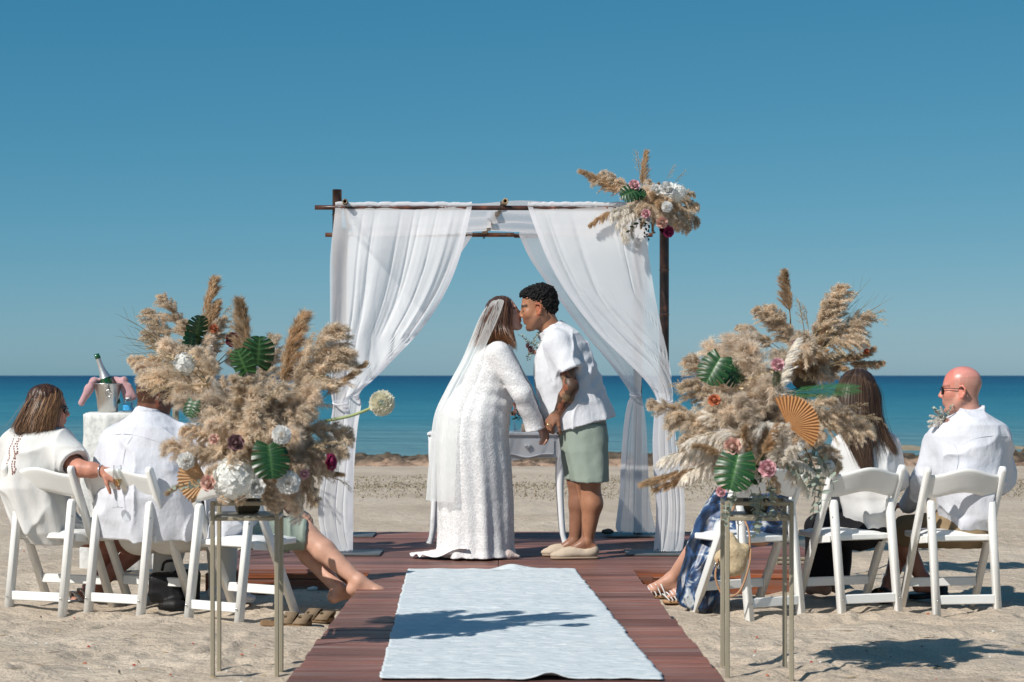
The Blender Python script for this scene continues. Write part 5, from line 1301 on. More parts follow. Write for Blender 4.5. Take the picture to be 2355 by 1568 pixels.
# ---- man with cropped hair in white shirt
def guest_cropped():
    Y = 11.12; q = lambda x, y, d=0.0: P(x, y, Y + d); tone = np.array([0.14, 0.060, 0.036])
    B = Sdf(0.0058, 0.02); H = Head(q(354, 918, 0.02), (0.78, 0.58, -0.16), (0.1, 0.05, 1), 1.04); H.build(B, q(338, 965), 0.068, 0.006)
    B.chain([q(340, 990), q(340, 1100), q(335, 1200)], [0.08, 0.11, 0.11])
    for s, (ex, ey, ed, wx, wy, wd) in ((-1, (258, 1100, 0.12, 300, 1160, 0.3)), (1, (440, 1110, -0.02, 470, 1150, 0.25))):
        B.chain([q(340 + s * 60, 1010, 0), q(ex, ey, ed), q(wx, wy, wd)], [0.06, 0.05, 0.033]); hand(B, q(wx, wy, wd), (0.6, 0.6, -0.3), (0, 0, 1), 1.0, 0.4)
    for hp, kn, an in ((q(320, 1222, 0.05), q(395, 1225, 0.48), q(378, 1366, 0.46)), (q(390, 1222, 0.0), q(510, 1222, 0.38), q(512, 1368, 0.30))):
        B.chain([hp, kn, an], [0.08, 0.06, 0.04]); foot(B, an, (0.7, 0.1, 0), toes=False)
    V, Q = B.mesh(); C = np.tile(tone, (len(V), 1)); H.paint(V, C, lips=(0.13, 0.05, 0.04), brow=(0.01, 0.008, 0.007))
    l = H.loc(V); m = (l[:, 2] > -0.03 + 0.55 * np.clip(l[:, 0] + 0.03, 0, 1)) & (l[:, 0] < 0.06) & (np.abs(l[:, 1]) < 0.085) & (l[:, 2] > -0.06)
    sp = 0.5 + 0.35 * vnoise(V * 260, 3); C[m] = C[m] * sp[m][:, None]
    body = add('person', V, Q, skin('deep', 0.4), base=(q(340, 0)[0], Y, 0), cols=C); tag(body, 'broad man with cropped hair in a white shirt and cream trousers', 'person')
    S = Sdf(0.0065, 0.035)
    S.stack(rows_from([(946, 318, 372, .085, 0), (958, 300, 395, .13, 0), (980, 264, 428, .17, 0), (1005, 248, 444, .19, 0), (1040, 237, 450, .20, 0), (1090, 231, 455, .215, 0), (1140, 224, 460, .225, 0), (1190, 216, 464, .225, .02), (1236, 216, 470, .22, .04)], Y), fold=(7, 0, 0.04, 0.3), rot=-0.2)
    S.cap(q(427, 1015, -0.02), q(446, 1090, -0.04), 0.10, 0.085, 0.05, flat=(False, True)); S.cap(q(268, 1020, 0.08), q(252, 1090, 0.14), 0.10, 0.085, 0.05)
    nd = unit(H.o - q(338, 965)); nb = q(338, 962); S.cap(nb - nd * 0.02, nb + nd * 0.035, 0.088, 0.080, 0.015, flat=(False, True)); S.cap(nb, nb + nd * 0.3, 0.071, 0.076, 0.003, 's')
    S.cap(q(330, 1195, 0.05), q(455, 1215, 0.2), 0.12, 0.12, 0.05)
    V, Q = S.mesh(shirt_disp(21, 0.008)); shirt = add('shirt', V, Q, COTTON, body)
    # yoke seam and box pleat
    def seam(pts, r=0.0014):
        out = []
        for (x_, y_) in pts:
            t = q(x_, y_); sel = V[(np.abs(V[:, 2] - t[2]) < 0.012) & (np.abs(V[:, 0] - t[0]) < 0.012)]
            if len(sel): c = sel[np.argmin(sel[:, 1])]; out.append(c + np.array([0, -0.001, 0]))
        return tube(bez(out, 24), r, 6) if len(out) > 2 else None
    for pl in ([(262, 994), (290, 992), (320, 994), (360, 1003), (400, 1015)], [(316, 996), (306, 1014), (298, 1034), (292, 1060)]):
        t = seam(pl)
        if t: add('seam', *t, COTTON, shirt)
    T = Sdf(0.0068, 0.03); 
    for hp, kn, an in ((q(320, 1225, 0.05), q(395, 1228, 0.48), q(378, 1350, 0.46)), (q(390, 1225, 0.0), q(510, 1225, 0.38), q(512, 1372, 0.30))):
        T.cap(hp, kn, 0.125, 0.092); T.cap(kn, an, 0.092, 0.078, flat=(False, True))
    V, Q = T.mesh(creases(0.008, (9, 9, 6), 7, 0.003, (20, 20, 20))); add('trousers', V, Q, mat('cream_cotton', (0.62, 0.60, 0.55), 0.88, 0.12, bump=(12, 0.35, 0.015)), body)
    mesh_ = mat('mesh_knit', (0.66, 0.67, 0.72), 0.7, 0.2, voro=(140, 0.8, 0.004))
    def at(x, y, d): w = q(x, y, d); w[2] = 0; return w
    shoes('trainer', body, [(at(480, 1390, 0.27), at(583, 1392, 0.20)), (at(360, 1390, 0.45), at(440, 1385, 0.50))], 0.018, mesh_, mat('rubber_white', (0.7, 0.7, 0.7), 0.7))
guest_cropped()

# ---- guest in green shorts with bare feet (upper body behind the flowers)
def guest_shorts():
    Y = 10.95; q = lambda x, y, d=0.0: P(x, y, Y + d); tone = np.array([0.56, 0.315, 0.225])
    B = Sdf(0.0055, 0.02); H = Head(q(552, 950), (0.85, 0.5, -0.1), (0, 0, 1), 0.93); H.build(B, q(536, 1000), 0.05)
    B.chain([q(530, 1000), q(525, 1100), q(525, 1200)], [0.07, 0.085, 0.09])
    B.chain([q(580, 1010, -0.02), q(615, 1105, 0.0), q(668, 1172, 0.12)], [0.045, 0.04, 0.028]); hand(B, q(668, 1172, 0.12), (0.85, 0.1, -0.3), (0.2, -0.3, 0.9), 0.95, 0.3)
    B.chain([q(485, 1010, 0.08), q(470, 1105, 0.2), q(560, 1180, 0.3)], [0.045, 0.04, 0.028])
    hp = q(540, 1212, 0.05); kn = q(704, 1230, 0.10); an = q(824, 1336, -0.02); B.chain([hp, kn], [0.09, 0.064]); B.chain([kn, kn * 0.65 + an * 0.35, an], [0.064, 0.062, 0.036], 0.02)
    foot(B, an, (1.0, -0.12, -0.06))
    hp2 = q(520, 1212, 0.2); kn2 = q(680, 1236, 0.28); an2 = q(776, 1352, 0.08); B.chain([hp2, kn2], [0.09, 0.062]); B.chain([kn2, kn2 * 0.65 + an2 * 0.35, an2], [0.062, 0.06, 0.036], 0.02); foot(B, an2 + np.array([0, 0, 0.0]), (0.8, 0.75, 0.1))
    V, Q = B.mesh(); C = np.tile(tone, (len(V), 1)); H.paint(V, C); C = C * (1 + 0.06 * vnoise(V * 18, 3))[:, None]
    body = add('person', V, Q, skin('light'), base=(q(540, 0)[0], Y, 0), cols=C); tag(body, 'barefoot guest in green shorts with legs stretched onto the boardwalk', 'person')
    S = Sdf(0.0065, 0.03); S.stack(rows_from([(992, 505, 562, .08, 0), (1012, 474, 595, .14, 0), (1060, 462, 600, .16, 0), (1150, 470, 590, .16, 0), (1200, 478, 590, .17, .02), (1238, 470, 560, .17, .04)], Y), fold=(6, 0, .05, 2)); S.cap(q(575, 1015, -0.02), q(605, 1080, 0), 0.075, 0.066, 0.03); S.cap(q(490, 1015, 0.06), q(474, 1080, 0.15), 0.075, 0.066, 0.03)
    V, Q = S.mesh(shirt_disp(41)); add('shirt', V, Q, COTTON, body)
    T = Sdf(0.006, 0.03); T.cap(hp, kn * 0.99 + hp * 0.01, 0.115, 0.085, flat=(False, True)); T.cap(hp2, kn2 * 0.93 + hp2 * 0.07, 0.115, 0.083, flat=(False, True)); T.cap(kn * 0.93 + hp * 0.07, kn * 1.15 - hp * 0.15, 0.069, 0.072, 0.003, 's')
    V, Q = T.mesh(creases(0.011, (16, 7, 9), 17, 0.003, (30, 12, 20))); add('shorts', V, Q, SAGE, body)
    Hs = Sdf(0.006, 0.02); Hs.ell(H.p(-0.022, 0, 0.056), (0.10, 0.086, 0.088), H.M); Hs.ell(H.p(-0.06, 0, -0.03), (0.06, 0.08, 0.09), H.M); V, Q = Hs.mesh(creases(0.006, (60, 60, 14), 4)); add('hair', V, Q, HAIR, body, cols=np.tile([0.08, 0.045, 0.025], (len(V), 1)))
guest_shorts()

# ---- woman in navy patterned dress
def navy_material():
    m = bpy.data.materials.new('navy_print'); m.use_nodes = True; n = m.node_tree; L = n.links.new; b = n.nodes['Principled BSDF']
    tc = n.nodes.new('ShaderNodeTexCoord'); t = n.nodes.new('ShaderNodeTexNoise'); t.inputs['Scale'].default_value = 7.5; t.inputs['Detail'].default_value = 5; t.inputs['Distortion'].default_value = 1.2; L(tc.outputs['Object'], t.inputs[0])
    r = ramp(n, t.outputs['Fac'], [(0.42, (0.006, 0.011, 0.026)), (0.50, (0.018, 0.045, 0.115)), (0.56, (0.03, 0.075, 0.17)), (0.595, (0.33, 0.36, 0.40)), (0.66, (0.50, 0.52, 0.53)), (0.70, (0.015, 0.03, 0.075))])
    L(r, b.inputs['Base Color']); b.inputs['Roughness'].default_value = 0.38; b.inputs['Specular IOR Level'].default_value = 0.4
    t2 = n.nodes.new('ShaderNodeTexNoise'); t2.inputs['Scale'].default_value = 10; L(tc.outputs['Object'], t2.inputs[0])
    bn = n.nodes.new('ShaderNodeBump'); bn.inputs['Strength'].default_value = 0.4; bn.inputs['Distance'].default_value = 0.02; L(t2.outputs['Fac'], bn.inputs['Height']); L(bn.outputs[0], b.inputs['Normal'])
    return m
def guest_navy():
    Y = 11.0; q = lambda x, y, d=0.0: P(x, y, Y + d); tone = np.array([0.50, 0.27, 0.19])
    B = Sdf(0.006, 0.02); H = Head(q(1752, 905), (-0.8, 0.55, 0), (0, 0, 1), 0.95); H.build(B, q(1758, 965), 0.05)
    B.chain([q(1760, 1000), q(1765, 1100), q(1760, 1200)], [0.06, 0.08, 0.09])
    for s, (ex, wx, wy) in ((-1, (1692, 1680, 1160)), (1, (1820, 1760, 1165))): B.chain([q(1760 + s * 55, 1015, 0), q(ex, 1105, 0.05), q(wx, wy, 0.3)], [0.045, 0.04, 0.028]); hand(B, q(wx, wy, 0.3), (-0.5, 0.6, -0.2), (0, 0, 1), 0.9, 0.4)
    for k, (kx, ax, ad) in enumerate(((1640, 1545, 0.55), (1668, 1600, 0.30))):
        an = q(ax, 1326, ad); an[2] = 0.12; B.chain([q(1745, 1215, 0.1 * k), q(kx, 1200, 0.4), an], [0.10, 0.062, 0.036]); foot(B, an, (-0.95, -0.15, -0.06))
    V, Q = B.mesh(); C = np.tile(tone, (len(V), 1)); H.paint(V, C)
    body = add('person', V, Q, skin('warm'), base=(q(1740, 0)[0], Y, 0), cols=C); tag(body, 'woman in a long navy and white patterned dress and strappy sandals', 'person')
    S = Sdf(0.0068, 0.04)
    S.stack(rows_from([(985, 1735, 1785, .07, 0), (1005, 1708, 1812, .13, 0), (1060, 1705, 1818, .15, 0), (1130, 1705, 1825, .16, 0), (1200, 1690, 1830, .19, 0.02), (1240, 1690, 1825, .19, 0.03)], Y))
    S.stack(rows_from([(1135, 1652, 1720, .09, .25), (1160, 1630, 1760, .15, .22), (1200, 1606, 1770, .19, .18), (1240, 1592, 1745, .20, .15), (1280, 1580, 1700, .19, .12), (1330, 1565, 1672, .18, .08), (1370, 1556, 1660, .17, .05), (1392, 1566, 1650, .15, .03), (1404, 1590, 1636, .10, .0)], Y), fold=(8, 0.02, 0.13, 0.6), k=0.05)
    V, Q = S.mesh(creases(0.012, (9, 9, 4), 23)); add('dress', V, Q, navy_material(), body)
    sl = mat('tan_leather', (0.40, 0.24, 0.13), 0.6, 0.3); wt = mat('white_strap', (0.72, 0.70, 0.68), 0.5, 0.3)
    for (ax, ad) in ((1545, 0.55), (1600, 0.30)):
        an = q(ax, 1326, ad); an[2] = 0.12; cc = an + np.array([-0.06, -0.01, 0]); d = (-0.95, -0.15); s0 = add('sandal', *sandal_sole(cc, d, 0.012, t=0.016), sl, body)
        add('strap', *merge([strap(cc, d, 0.03, u, h=hh, wid=0.008) for u, hh in ((0.9, .035), (0.82, .045), (.74, .052), (.66, .062), (.56, .072), (.46, .08))]), wt, s0)
    Hs = Sdf(0.006, 0.02); Hs.ell(H.p(-0.022, 0, 0.056), (0.10, 0.086, 0.088), H.M); Hs.ell(H.p(-0.06, 0, -0.03), (0.06, 0.08, 0.09), H.M); V, Q = Hs.mesh(creases(0.006, (60, 60, 14), 4)); add('hair', V, Q, HAIR, body, cols=np.tile([0.08, 0.045, 0.025], (len(V), 1)))
guest_navy()

# ---- long-haired woman
def guest_long_hair():
    Y = 11.16; q = lambda x, y, d=0.0: P(x, y, Y + d); tone = np.array([0.52, 0.29, 0.20])
    B = Sdf(0.006, 0.02); H = Head(q(1965, 908, 0.02), (-0.62, 0.78, -0.02), (0, 0, 1), 0.97); H.build(B, q(1985, 968), 0.05)
    B.chain([q(1990, 1000), q(1995, 1100), q(1992, 1200)], [0.06, 0.085, 0.085])
    for s, (ex, wx, wy) in ((-1, (1935, 1930, 1165)), (1, (2055, 1985, 1170))): B.chain([q(1992 + s * 50, 1015, 0.04), q(ex, 1105, 0.12), q(wx, wy, 0.35)], [0.045, 0.04, 0.028]); hand(B, q(wx, wy, 0.35), (-0.5, 0.6, -0.2), (0, 0, 1), 0.9, 0.4)
    L_ = []
    for kx, kd, ax in ((1888, 0.42, 1890), (1925, 0.55, 1915)):
        hp = q(1980, 1216, 0.06); kn = q(kx, 1214, kd); an = q(ax, 1372, kd + 0.02); an[2] = 0.1; L_.append((hp, kn, an)); B.chain([hp, kn, an], [0.075, 0.058, 0.036]); foot(B, an, (-0.4, 0.8, -0.05), toes=False)
    V, Q = B.mesh(); C = np.tile(tone, (len(V), 1)); H.paint(V, C)
    body = add('person', V, Q, skin('warm2'), base=(q(1990, 0)[0], Y, 0), cols=C); tag(body, 'woman with long straight brown hair in white top and black trousers', 'person')
    S = Sdf(0.0065, 0.035)
    S.stack(rows_from([(982, 1966, 2020, .07, 0), (996, 1944, 2040, .12, 0), (1015, 1932, 2056, .145, 0), (1045, 1926, 2066, .16, 0), (1090, 1925, 2067, .165, 0), (1140, 1934, 2062, .165, 0), (1185, 1942, 2052, .17, .02), (1208, 1948, 2046, .165, .03)], Y), fold=(6, 0, .045, 0.9), rot=0.2)
    S.cap(q(2040, 1025, 0.02), q(2056, 1100, 0.1), 0.075, 0.066, 0.04); S.cap(q(2056, 1100, 0.1), q(1990, 1170, 0.34), 0.066, 0.045, 0.03); S.cap(q(1944, 1025, 0.06), q(1934, 1100, 0.14), 0.075, 0.066, 0.04); S.cap(q(1934, 1100, 0.14), q(1930, 1165, 0.33), 0.066, 0.045, 0.03)
    V, Q = S.mesh(shirt_disp(51, 0.008)); add('top', V, Q, mat('ivory_cotton', (0.64, 0.64, 0.635), 0.88, 0.12, bump=(7, 0.3, 0.02), bump2=(50, 0.12, 0.003)), body)
    T = Sdf(0.0068, 0.03); T.stack(rows_from([(1186, 1938, 2052, .17, 0.05), (1215, 1934, 2052, .18, .05), (1240, 1940, 2048, .17, .06)], Y), k=0.03)
    for hp, kn, an in L_: T.cap(hp, kn, 0.115, 0.088); T.cap(kn, an, 0.088, 0.098, flat=(False, True))
    V, Q = T.mesh(creases(0.010, (10, 10, 4), 19)); add('trousers', V, Q, mat('black_cloth', (0.010, 0.010, 0.012), 0.75, 0.2, bump=(14, 0.3, 0.01)), body)
    Hs = Sdf(0.006, 0.025); Hs.ell(H.p(-0.022, 0, 0.056), (0.108, 0.094, 0.094), H.M); Hs.ell(H.p(-0.062, 0, -0.03), (0.070, 0.090, 0.10), H.M); Hs.cap(q(1975, 940, -0.07), q(1985, 1010, -0.13), 0.085, 0.07); Hs.cap(q(1985, 1010, -0.14), q(2000, 1075, -0.17), 0.05, 0.02)
    Hs.ell(H.p(0.095, 0, -0.03), (0.07, 0.09, 0.125), H.M, 0.01, 's')
    V, Q = Hs.mesh(creases(0.006, (70, 70, 8), 24)); r_ = 0.5 + 0.8 * np.abs(vnoise(V * np.array([90, 90, 7]), 8)); hair = add('hair', V, Q, HAIR, body, cols=np.array([0.045, 0.026, 0.018]) * r_[:, None])
    G = [[q(1962, 850, 0), q(1925, 890, -.06), q(1918, 950, -.08), q(1948, 1010, -.13), q(1980, 1076, -.16)], [q(1967, 849, -.01), q(1945, 888, -.10), q(1940, 950, -.13), q(1966, 1020, -.17), q(1990, 1090, -.19)], [q(1972, 849, -.02), q(1968, 885, -.12), q(1968, 950, -.155), q(1982, 1020, -.185), q(1998, 1092, -.20)],
         [q(1978, 850, -.02), q(1992, 886, -.115), q(1996, 950, -.15), q(2000, 1010, -.18), q(2006, 1088, -.195)], [q(1984, 851, -.01), q(2014, 892, -.08), q(2020, 950, -.12), q(2032, 1000, -.15), q(2058, 1046, -.15)], [q(1986, 852, 0), q(2020, 896, -.04), q(2026, 950, -.08), q(2042, 1000, -.12), q(2067, 1048, -.13)]]
    for gs, nn in ((G[:4], 1700), (G[4:], 500), (G[3:5], 260)):
        V, Q, C = hair_from_guides([g if gs is not G[3:5] else g[:3] for g in gs], nn, 0.006, 0.0013, (0.030, 0.016, 0.011), (0.17, 0.105, 0.065), H.o, 15 + nn, m=18, tipvar=0.07 if nn > 300 else 0.45); add('strands', V, Q, HAIR, hair, cols=C)
guest_long_hair()

# ---- bald man
def guest_bald():
    Y = 11.14; q = lambda x, y, d=0.0: P(x, y, Y + d); tone = np.array([0.56, 0.29, 0.225])
    B = Sdf(0.0052, 0.02); H = Head(q(2210, 900, 0.0), (-0.96, 0.26, -0.06), (0, 0, 1), 1.06); H.build(B, q(2226, 958), 0.066, 0.006)
    B.chain([q(2228, 1000), q(2232, 1100), q(2230, 1200)], [0.075, 0.10, 0.09])
    sh = q(2165, 1010, 0.03); el = q(2128, 1102, 0.10); wr = q(2088, 1160, 0.36); B.chain([sh, el, wr], [0.05, 0.045, 0.03]); hand(B, wr, (-0.6, 0.6, -0.1), (0, 0, 1), 1.0, 0.4)
    sh2 = q(2290, 1005, -0.02); el2 = q(2300, 1100, 0.12); wr2 = q(2200, 1165, 0.4); B.chain([sh2, el2, wr2], [0.05, 0.045, 0.03]); hand(B, wr2, (-0.6, 0.6, -0.1), (0, 0, 1), 1.0, 0.4)
    L_ = []
    for hp, kn, an, td in ((q(2215, 1214, 0.05), q(2062, 1222, 0.40), q(2122, 1332, 0.34), (0.5, 0.35, -0.1)), (q(2240, 1214, 0.1), q(2085, 1225, 0.55), q(2046, 1336, 0.36), (-0.35, -0.5, -0.1))):
        L_.append((hp, kn, an, td)); B.chain([hp, kn], [0.075, 0.062], 0.03); B.chain([kn, kn * 0.65 + an * 0.35, an], [0.064, 0.06, 0.037], 0.02); foot(B, an, td)
    V, Q = B.mesh(); C = np.tile(tone, (len(V), 1)); H.paint(V, C, lips=(0.45, 0.17, 0.15), brow=(0.22, 0.13, 0.09), lash=False, stubble=(0.93, 0.9, 0.88))
    l = H.loc(V); top = np.clip((l[:, 2] - 0.03 + 0.25 * l[:, 0] + 0.012 * vnoise(V * 30, 4)) / 0.08, 0, 1)[:, None]; C = C * (1 - top) + np.array([0.60, 0.24, 0.205]) * top          # sunburnt crown
    nape = ((l[:, 0] < 0.0) & (l[:, 2] < 0.075) & (l[:, 2] > -0.07) & (np.abs(l[:, 1]) < 0.085)); C[nape] *= np.array([0.88, 0.89, 0.89]) * (0.93 + 0.07 * vnoise(V[nape] * 220, 2))[:, None]
    face = ((l[:, 0] > 0.03) & (l[:, 2] > -0.03))[:, None]; C = np.where(face, C * np.array([1.02, 0.84, 0.80]), C)
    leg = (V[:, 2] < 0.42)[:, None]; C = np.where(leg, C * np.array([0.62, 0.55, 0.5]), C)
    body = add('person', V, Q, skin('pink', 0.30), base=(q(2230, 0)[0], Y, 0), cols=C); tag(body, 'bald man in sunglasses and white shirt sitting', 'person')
    sunglasses(H, body, thin=True)
    S = Sdf(0.0062, 0.035)
    S.stack(rows_from([(944, 2196, 2258, .08, 0), (958, 2176, 2280, .13, 0), (975, 2154, 2300, .17, 0), (1000, 2144, 2312, .185, 0), (1040, 2144, 2316, .195, 0), (1090, 2150, 2310, .20, 0), (1140, 2158, 2298, .20, 0), (1190, 2172, 2286, .20, .02), (1214, 2182, 2276, .18, .03), (1228, 2200, 2262, .14, .04)], Y), fold=(6, 0, .035, 1.4), rot=0.12)
    S.cap(sh, el, 0.085, 0.072, 0.045); S.cap(el, wr, 0.072, 0.052, 0.03); S.cap(sh2, el2, 0.082, 0.07, 0.045); S.cap(el2, wr2, 0.07, 0.052, 0.03)
    nb = q(2226, 956); nd = unit(H.o - nb + np.array([0.02, 0, 0])); S.cap(nb - nd * 0.03, nb + nd * 0.030, 0.086, 0.081, 0.012, flat=(False, True)); S.cap(nb - nd * 0.0, nb + nd * 0.3, 0.070, 0.075, 0.003, 's')
    V, Q = S.mesh(shirt_disp(61, 0.009)); shirt = add('shirt', V, Q, COTTON, body)
    def seam(pts, r=0.0014):
        out = []
        for (x_, y_) in pts:
            t = q(x_, y_); sel = V[(np.abs(V[:, 2] - t[2]) < 0.012) & (np.abs(V[:, 0] - t[0]) < 0.012)]
            if len(sel): out.append(sel[np.argmin(sel[:, 1])])
        return tube(bez(out, 30), r, 6) if len(out) > 2 else None
    for pl in ([(2176, 1024), (2200, 1010), (2230, 1000), (2270, 996), (2308, 998)], [(2172, 1010), (2180, 1040), (2178, 1075), (2168, 1105)], [(2190, 953), (2220, 958), (2255, 953)]):
        t = seam(pl)
        if t: add('seam', *t, COTTON, shirt)
    T = Sdf(0.0068, 0.03); T.stack(rows_from([(1190, 2170, 2288, .18, .04), (1222, 2168, 2290, .19, .05), (1240, 2175, 2284, .18, .06)], Y), k=0.03)
    for hp, kn, an, td in L_: T.cap(hp, kn * 0.9 + hp * 0.1, 0.115, 0.092, flat=(False, True))
    V, Q = T.mesh(creases(0.008, (9, 9, 6), 29)); add('shorts', V, Q, mat('khaki_cotton', (0.26, 0.19, 0.115), 0.88, 0.12, bump=(12, 0.3, 0.01)), body)
    bk = mat('black_slider', (0.012, 0.012, 0.013), 0.6, 0.3)
    for hp, kn, an, td in L_:
        d = unit([td[0], td[1], 0]); cc = an + 0.05 * d; z = max(0.012, an[2] - 0.097); add('slider', *merge([sandal_sole(cc, td, z - 0.012, 0.28, 0.05, 0.026), strap(cc, td, z + 0.01, 0.70, 0.28, 0.056, 0.062, 0.07)]), bk, body)
guest_bald()
# ------------------------------------------------------------------ flower parts (shared meshes, unit length along +z, +x hangs down)
def diamonds(B, T, W, side):
    """thin four-cornered filaments from B to T"""
    mid = B * 0.55 + T * 0.45; V = np.stack([B, mid + side * W[:, None], T, mid - side * W[:, None]], 1).reshape(-1, 3)
    i = np.arange(len(B)) * 4; return V, np.stack([i, i + 1, i + 2, i + 3], 1)
def plume_mesh(name, seed, kind):
    r = np.random.default_rng(seed); Bs, Ts, Ws, Cs = [], [], [], []
    bend = {'reed': 0.16, 'fluff': 0.10, 'spike': 0.05, 'feather': 0.28, 'wisp': 0.08}[kind]
    axis = lambda t: np.stack([bend * t ** 2.2, 0.02 * np.sin(t * 5 + seed), t - 0.25 * bend * t ** 3], -1)
    nb, ns, bl, t0 = {'reed': (60, 190, 0.27, 0.14), 'fluff': (90, 110, 0.22, 0.12), 'spike': (70, 80, 0.17, 0.18), 'feather': (80, 50, 0.20, 0.06), 'wisp': (18, 22, 0.20, 0.45)}[kind]
    c0, c1 = {'reed': ((0.68, 0.56, 0.42), (0.94, 0.84, 0.70)), 'fluff': ((0.76, 0.645, 0.52), (0.92, 0.825, 0.70)), 'spike': ((0.52, 0.365, 0.215), (0.82, 0.64, 0.44)), 'feather': ((0.86, 0.81, 0.73), (0.95, 0.925, 0.875)), 'wisp': ((0.58, 0.45, 0.28), (0.78, 0.65, 0.46))}[kind]
    for k in range(nb):
        t = t0 + (0.97 - t0) * (k + r.uniform(0, 1)) / nb; a = r.uniform(0, 2 * np.pi); base = axis(np.array([t]))[0]
        prof = {'reed': math.sin(math.pi * min(1, 0.25 + 0.75 * (t - t0) / (1 - t0))) ** 0.7, 'fluff': math.sin(math.pi * min(1, 0.22 + 0.76 * (t - t0) / (1 - t0))) ** 0.6, 'spike': 1.45 * (1 - t) ** 0.75 + 0.06, 'feather': math.sin(math.pi * (0.12 + 0.8 * t)) + 0.15, 'wisp': 1.0}[kind]
        L = bl * prof * r.uniform(0.45, 1.2); up = {'reed': 1.1, 'fluff': 0.8, 'spike': 2.3, 'feather': 0.75, 'wisp': 2.0}[kind]
        rad = np.array([math.cos(a), math.sin(a), 0.0])
        if kind == 'feather': rad = np.array([0.25 + 0.4 * r.uniform(), math.copysign(1, rad[1]) * r.uniform(0.4, 1.0), 0])
        d = unit(rad + np.array([0.25, 0, up])); droop = np.array([0.55 if kind in ('reed', 'feather') else 0.25, 0, -0.15 if kind != 'spike' else 0.1])
        s = r.uniform(0.0, 1.0, ns) ** 0.8
        p = base + d * (L * s)[:, None] + droop * (L * 0.55 * s ** 2)[:, None] + r.normal(0, 0.006, (ns, 3))
        fl = {'reed': 0.062, 'fluff': 0.085, 'spike': 0.085, 'feather': 0.10, 'wisp': 0.03}[kind]
        dirs = d + droop * s[:, None] * 1.1 + r.normal(0, {'reed': 0.75, 'fluff': 0.7, 'spike': 0.24, 'feather': 0.22, 'wisp': 0.3}[kind], (ns, 3)); dirs /= np.linalg.norm(dirs, axis=1)[:, None]
        q = p + dirs * (fl * r.uniform(0.4, 1.2, ns))[:, None] + np.array([0.012, 0, 0])
        Bs.append(p); Ts.append(q); Ws.append(r.uniform(0.5, 1.2, ns) * {'reed': 0.0030, 'fluff': 0.0026, 'spike': 0.0022, 'feather': 0.0036, 'wisp': 0.0042}[kind])
        br = r.uniform(0.78, 1.14); u = r.uniform(0, 1, (ns, 1)); Cs.append((np.array(c0) * (1 - u) + np.array(c1) * u) * br)
        # branchlet itself
    B = np.concatenate(Bs); T = np.concatenate(Ts); W = np.concatenate(Ws); C = np.concatenate(Cs)
    sd = np.cross(T - B, r.normal(0, 1, T.shape)); sd /= np.linalg.norm(sd, axis=1)[:, None] + 1e-9
    V, Fq = diamonds(B, T, W, sd); C = np.repeat(C, 4, 0)
    ts = np.linspace(-0.1, 0.98, 9); sv, sf = tube(axis(np.clip(ts, 0, 1)) + np.stack([ts * 0, ts * 0, np.minimum(ts, 0)], -1), np.linspace(0.009, 0.003, 9), 5)
    sf = [f for f in sf if len(f) == 4]
    C = np.concatenate([C, np.tile([0.40, 0.30, 0.16], (len(sv), 1))]); Fq = np.concatenate([Fq, np.array(sf) + len(V)]); V = np.concatenate([V, sv])
    me = new_mesh(name, V, Fq, True, C)
    me.materials.append(mat('dried_grass', attr=True, rough=0.85, spec=0.12, translucent=0.5, rand=0.14)); return me
PL = {k: [plume_mesh(nm, sd + i, k) for i in range(n)] for k, nm, sd, n in (('reed', 'reed_plume', 10, 5), ('fluff', 'pampas_plume', 30, 4), ('spike', 'grass_spike', 50, 3), ('feather', 'white_plume', 70, 3), ('wisp', 'oat_wisp', 90, 3))}
PNAME = {'reed': 'reed_plume', 'fluff': 'pampas_plume', 'spike': 'grass_spike', 'feather': 'white_plume', 'wisp': 'oat_wisp'}

def monstera_mesh():
    """heart-shaped blade along +z with slits running in from the margin between the side veins"""
    nv, nx = 120, 7; V = []; C = []; Fq = []
    for s in (-1, 1):
        o = len(V)
        for j in range(nv):
            v = j / (nv - 1); w = 0.56 * math.sin(math.pi * (0.17 + 0.81 * v)) ** 0.85
            cut = 1.0
            for c in (0.20, 0.36, 0.52, 0.67, 0.80): cut -= (0.60 if s > 0 else 0.52) * math.exp(-((v - c - 0.02 * s) / 0.014) ** 4)
            for i in range(nx):
                f = i / (nx - 1); x = w * cut * f
                z = v + x * (0.55 - 1.15 * (1 - v) ** 2)
                y = 0.20 * x - 0.55 * x * x - 0.16 * (z - 0.4) ** 2 + 0.015 * math.sin(v * 39) * f
                V.append((s * x, -y, z)); vein = abs(((v * 6.2) % 1.0) - 0.5) < 0.05
                C.append(np.array([0.06, 0.15, 0.045]) if i == 0 or vein else np.array([0.012, 0.058, 0.017]))
        for j in range(nv - 1):
            for i in range(nx - 1): q = [o + j * nx + i, o + j * nx + i + 1, o + (j + 1) * nx + i + 1, o + (j + 1) * nx + i]; Fq.append(q if s > 0 else q[::-1])
    me = new_mesh('monstera_leaf', np.array(V), Fq, True, np.array(C)); me.materials.append(mat('green_leaf', attr=True, rough=0.36, spec=0.5, translucent=0.12, rand=0.2)); return me
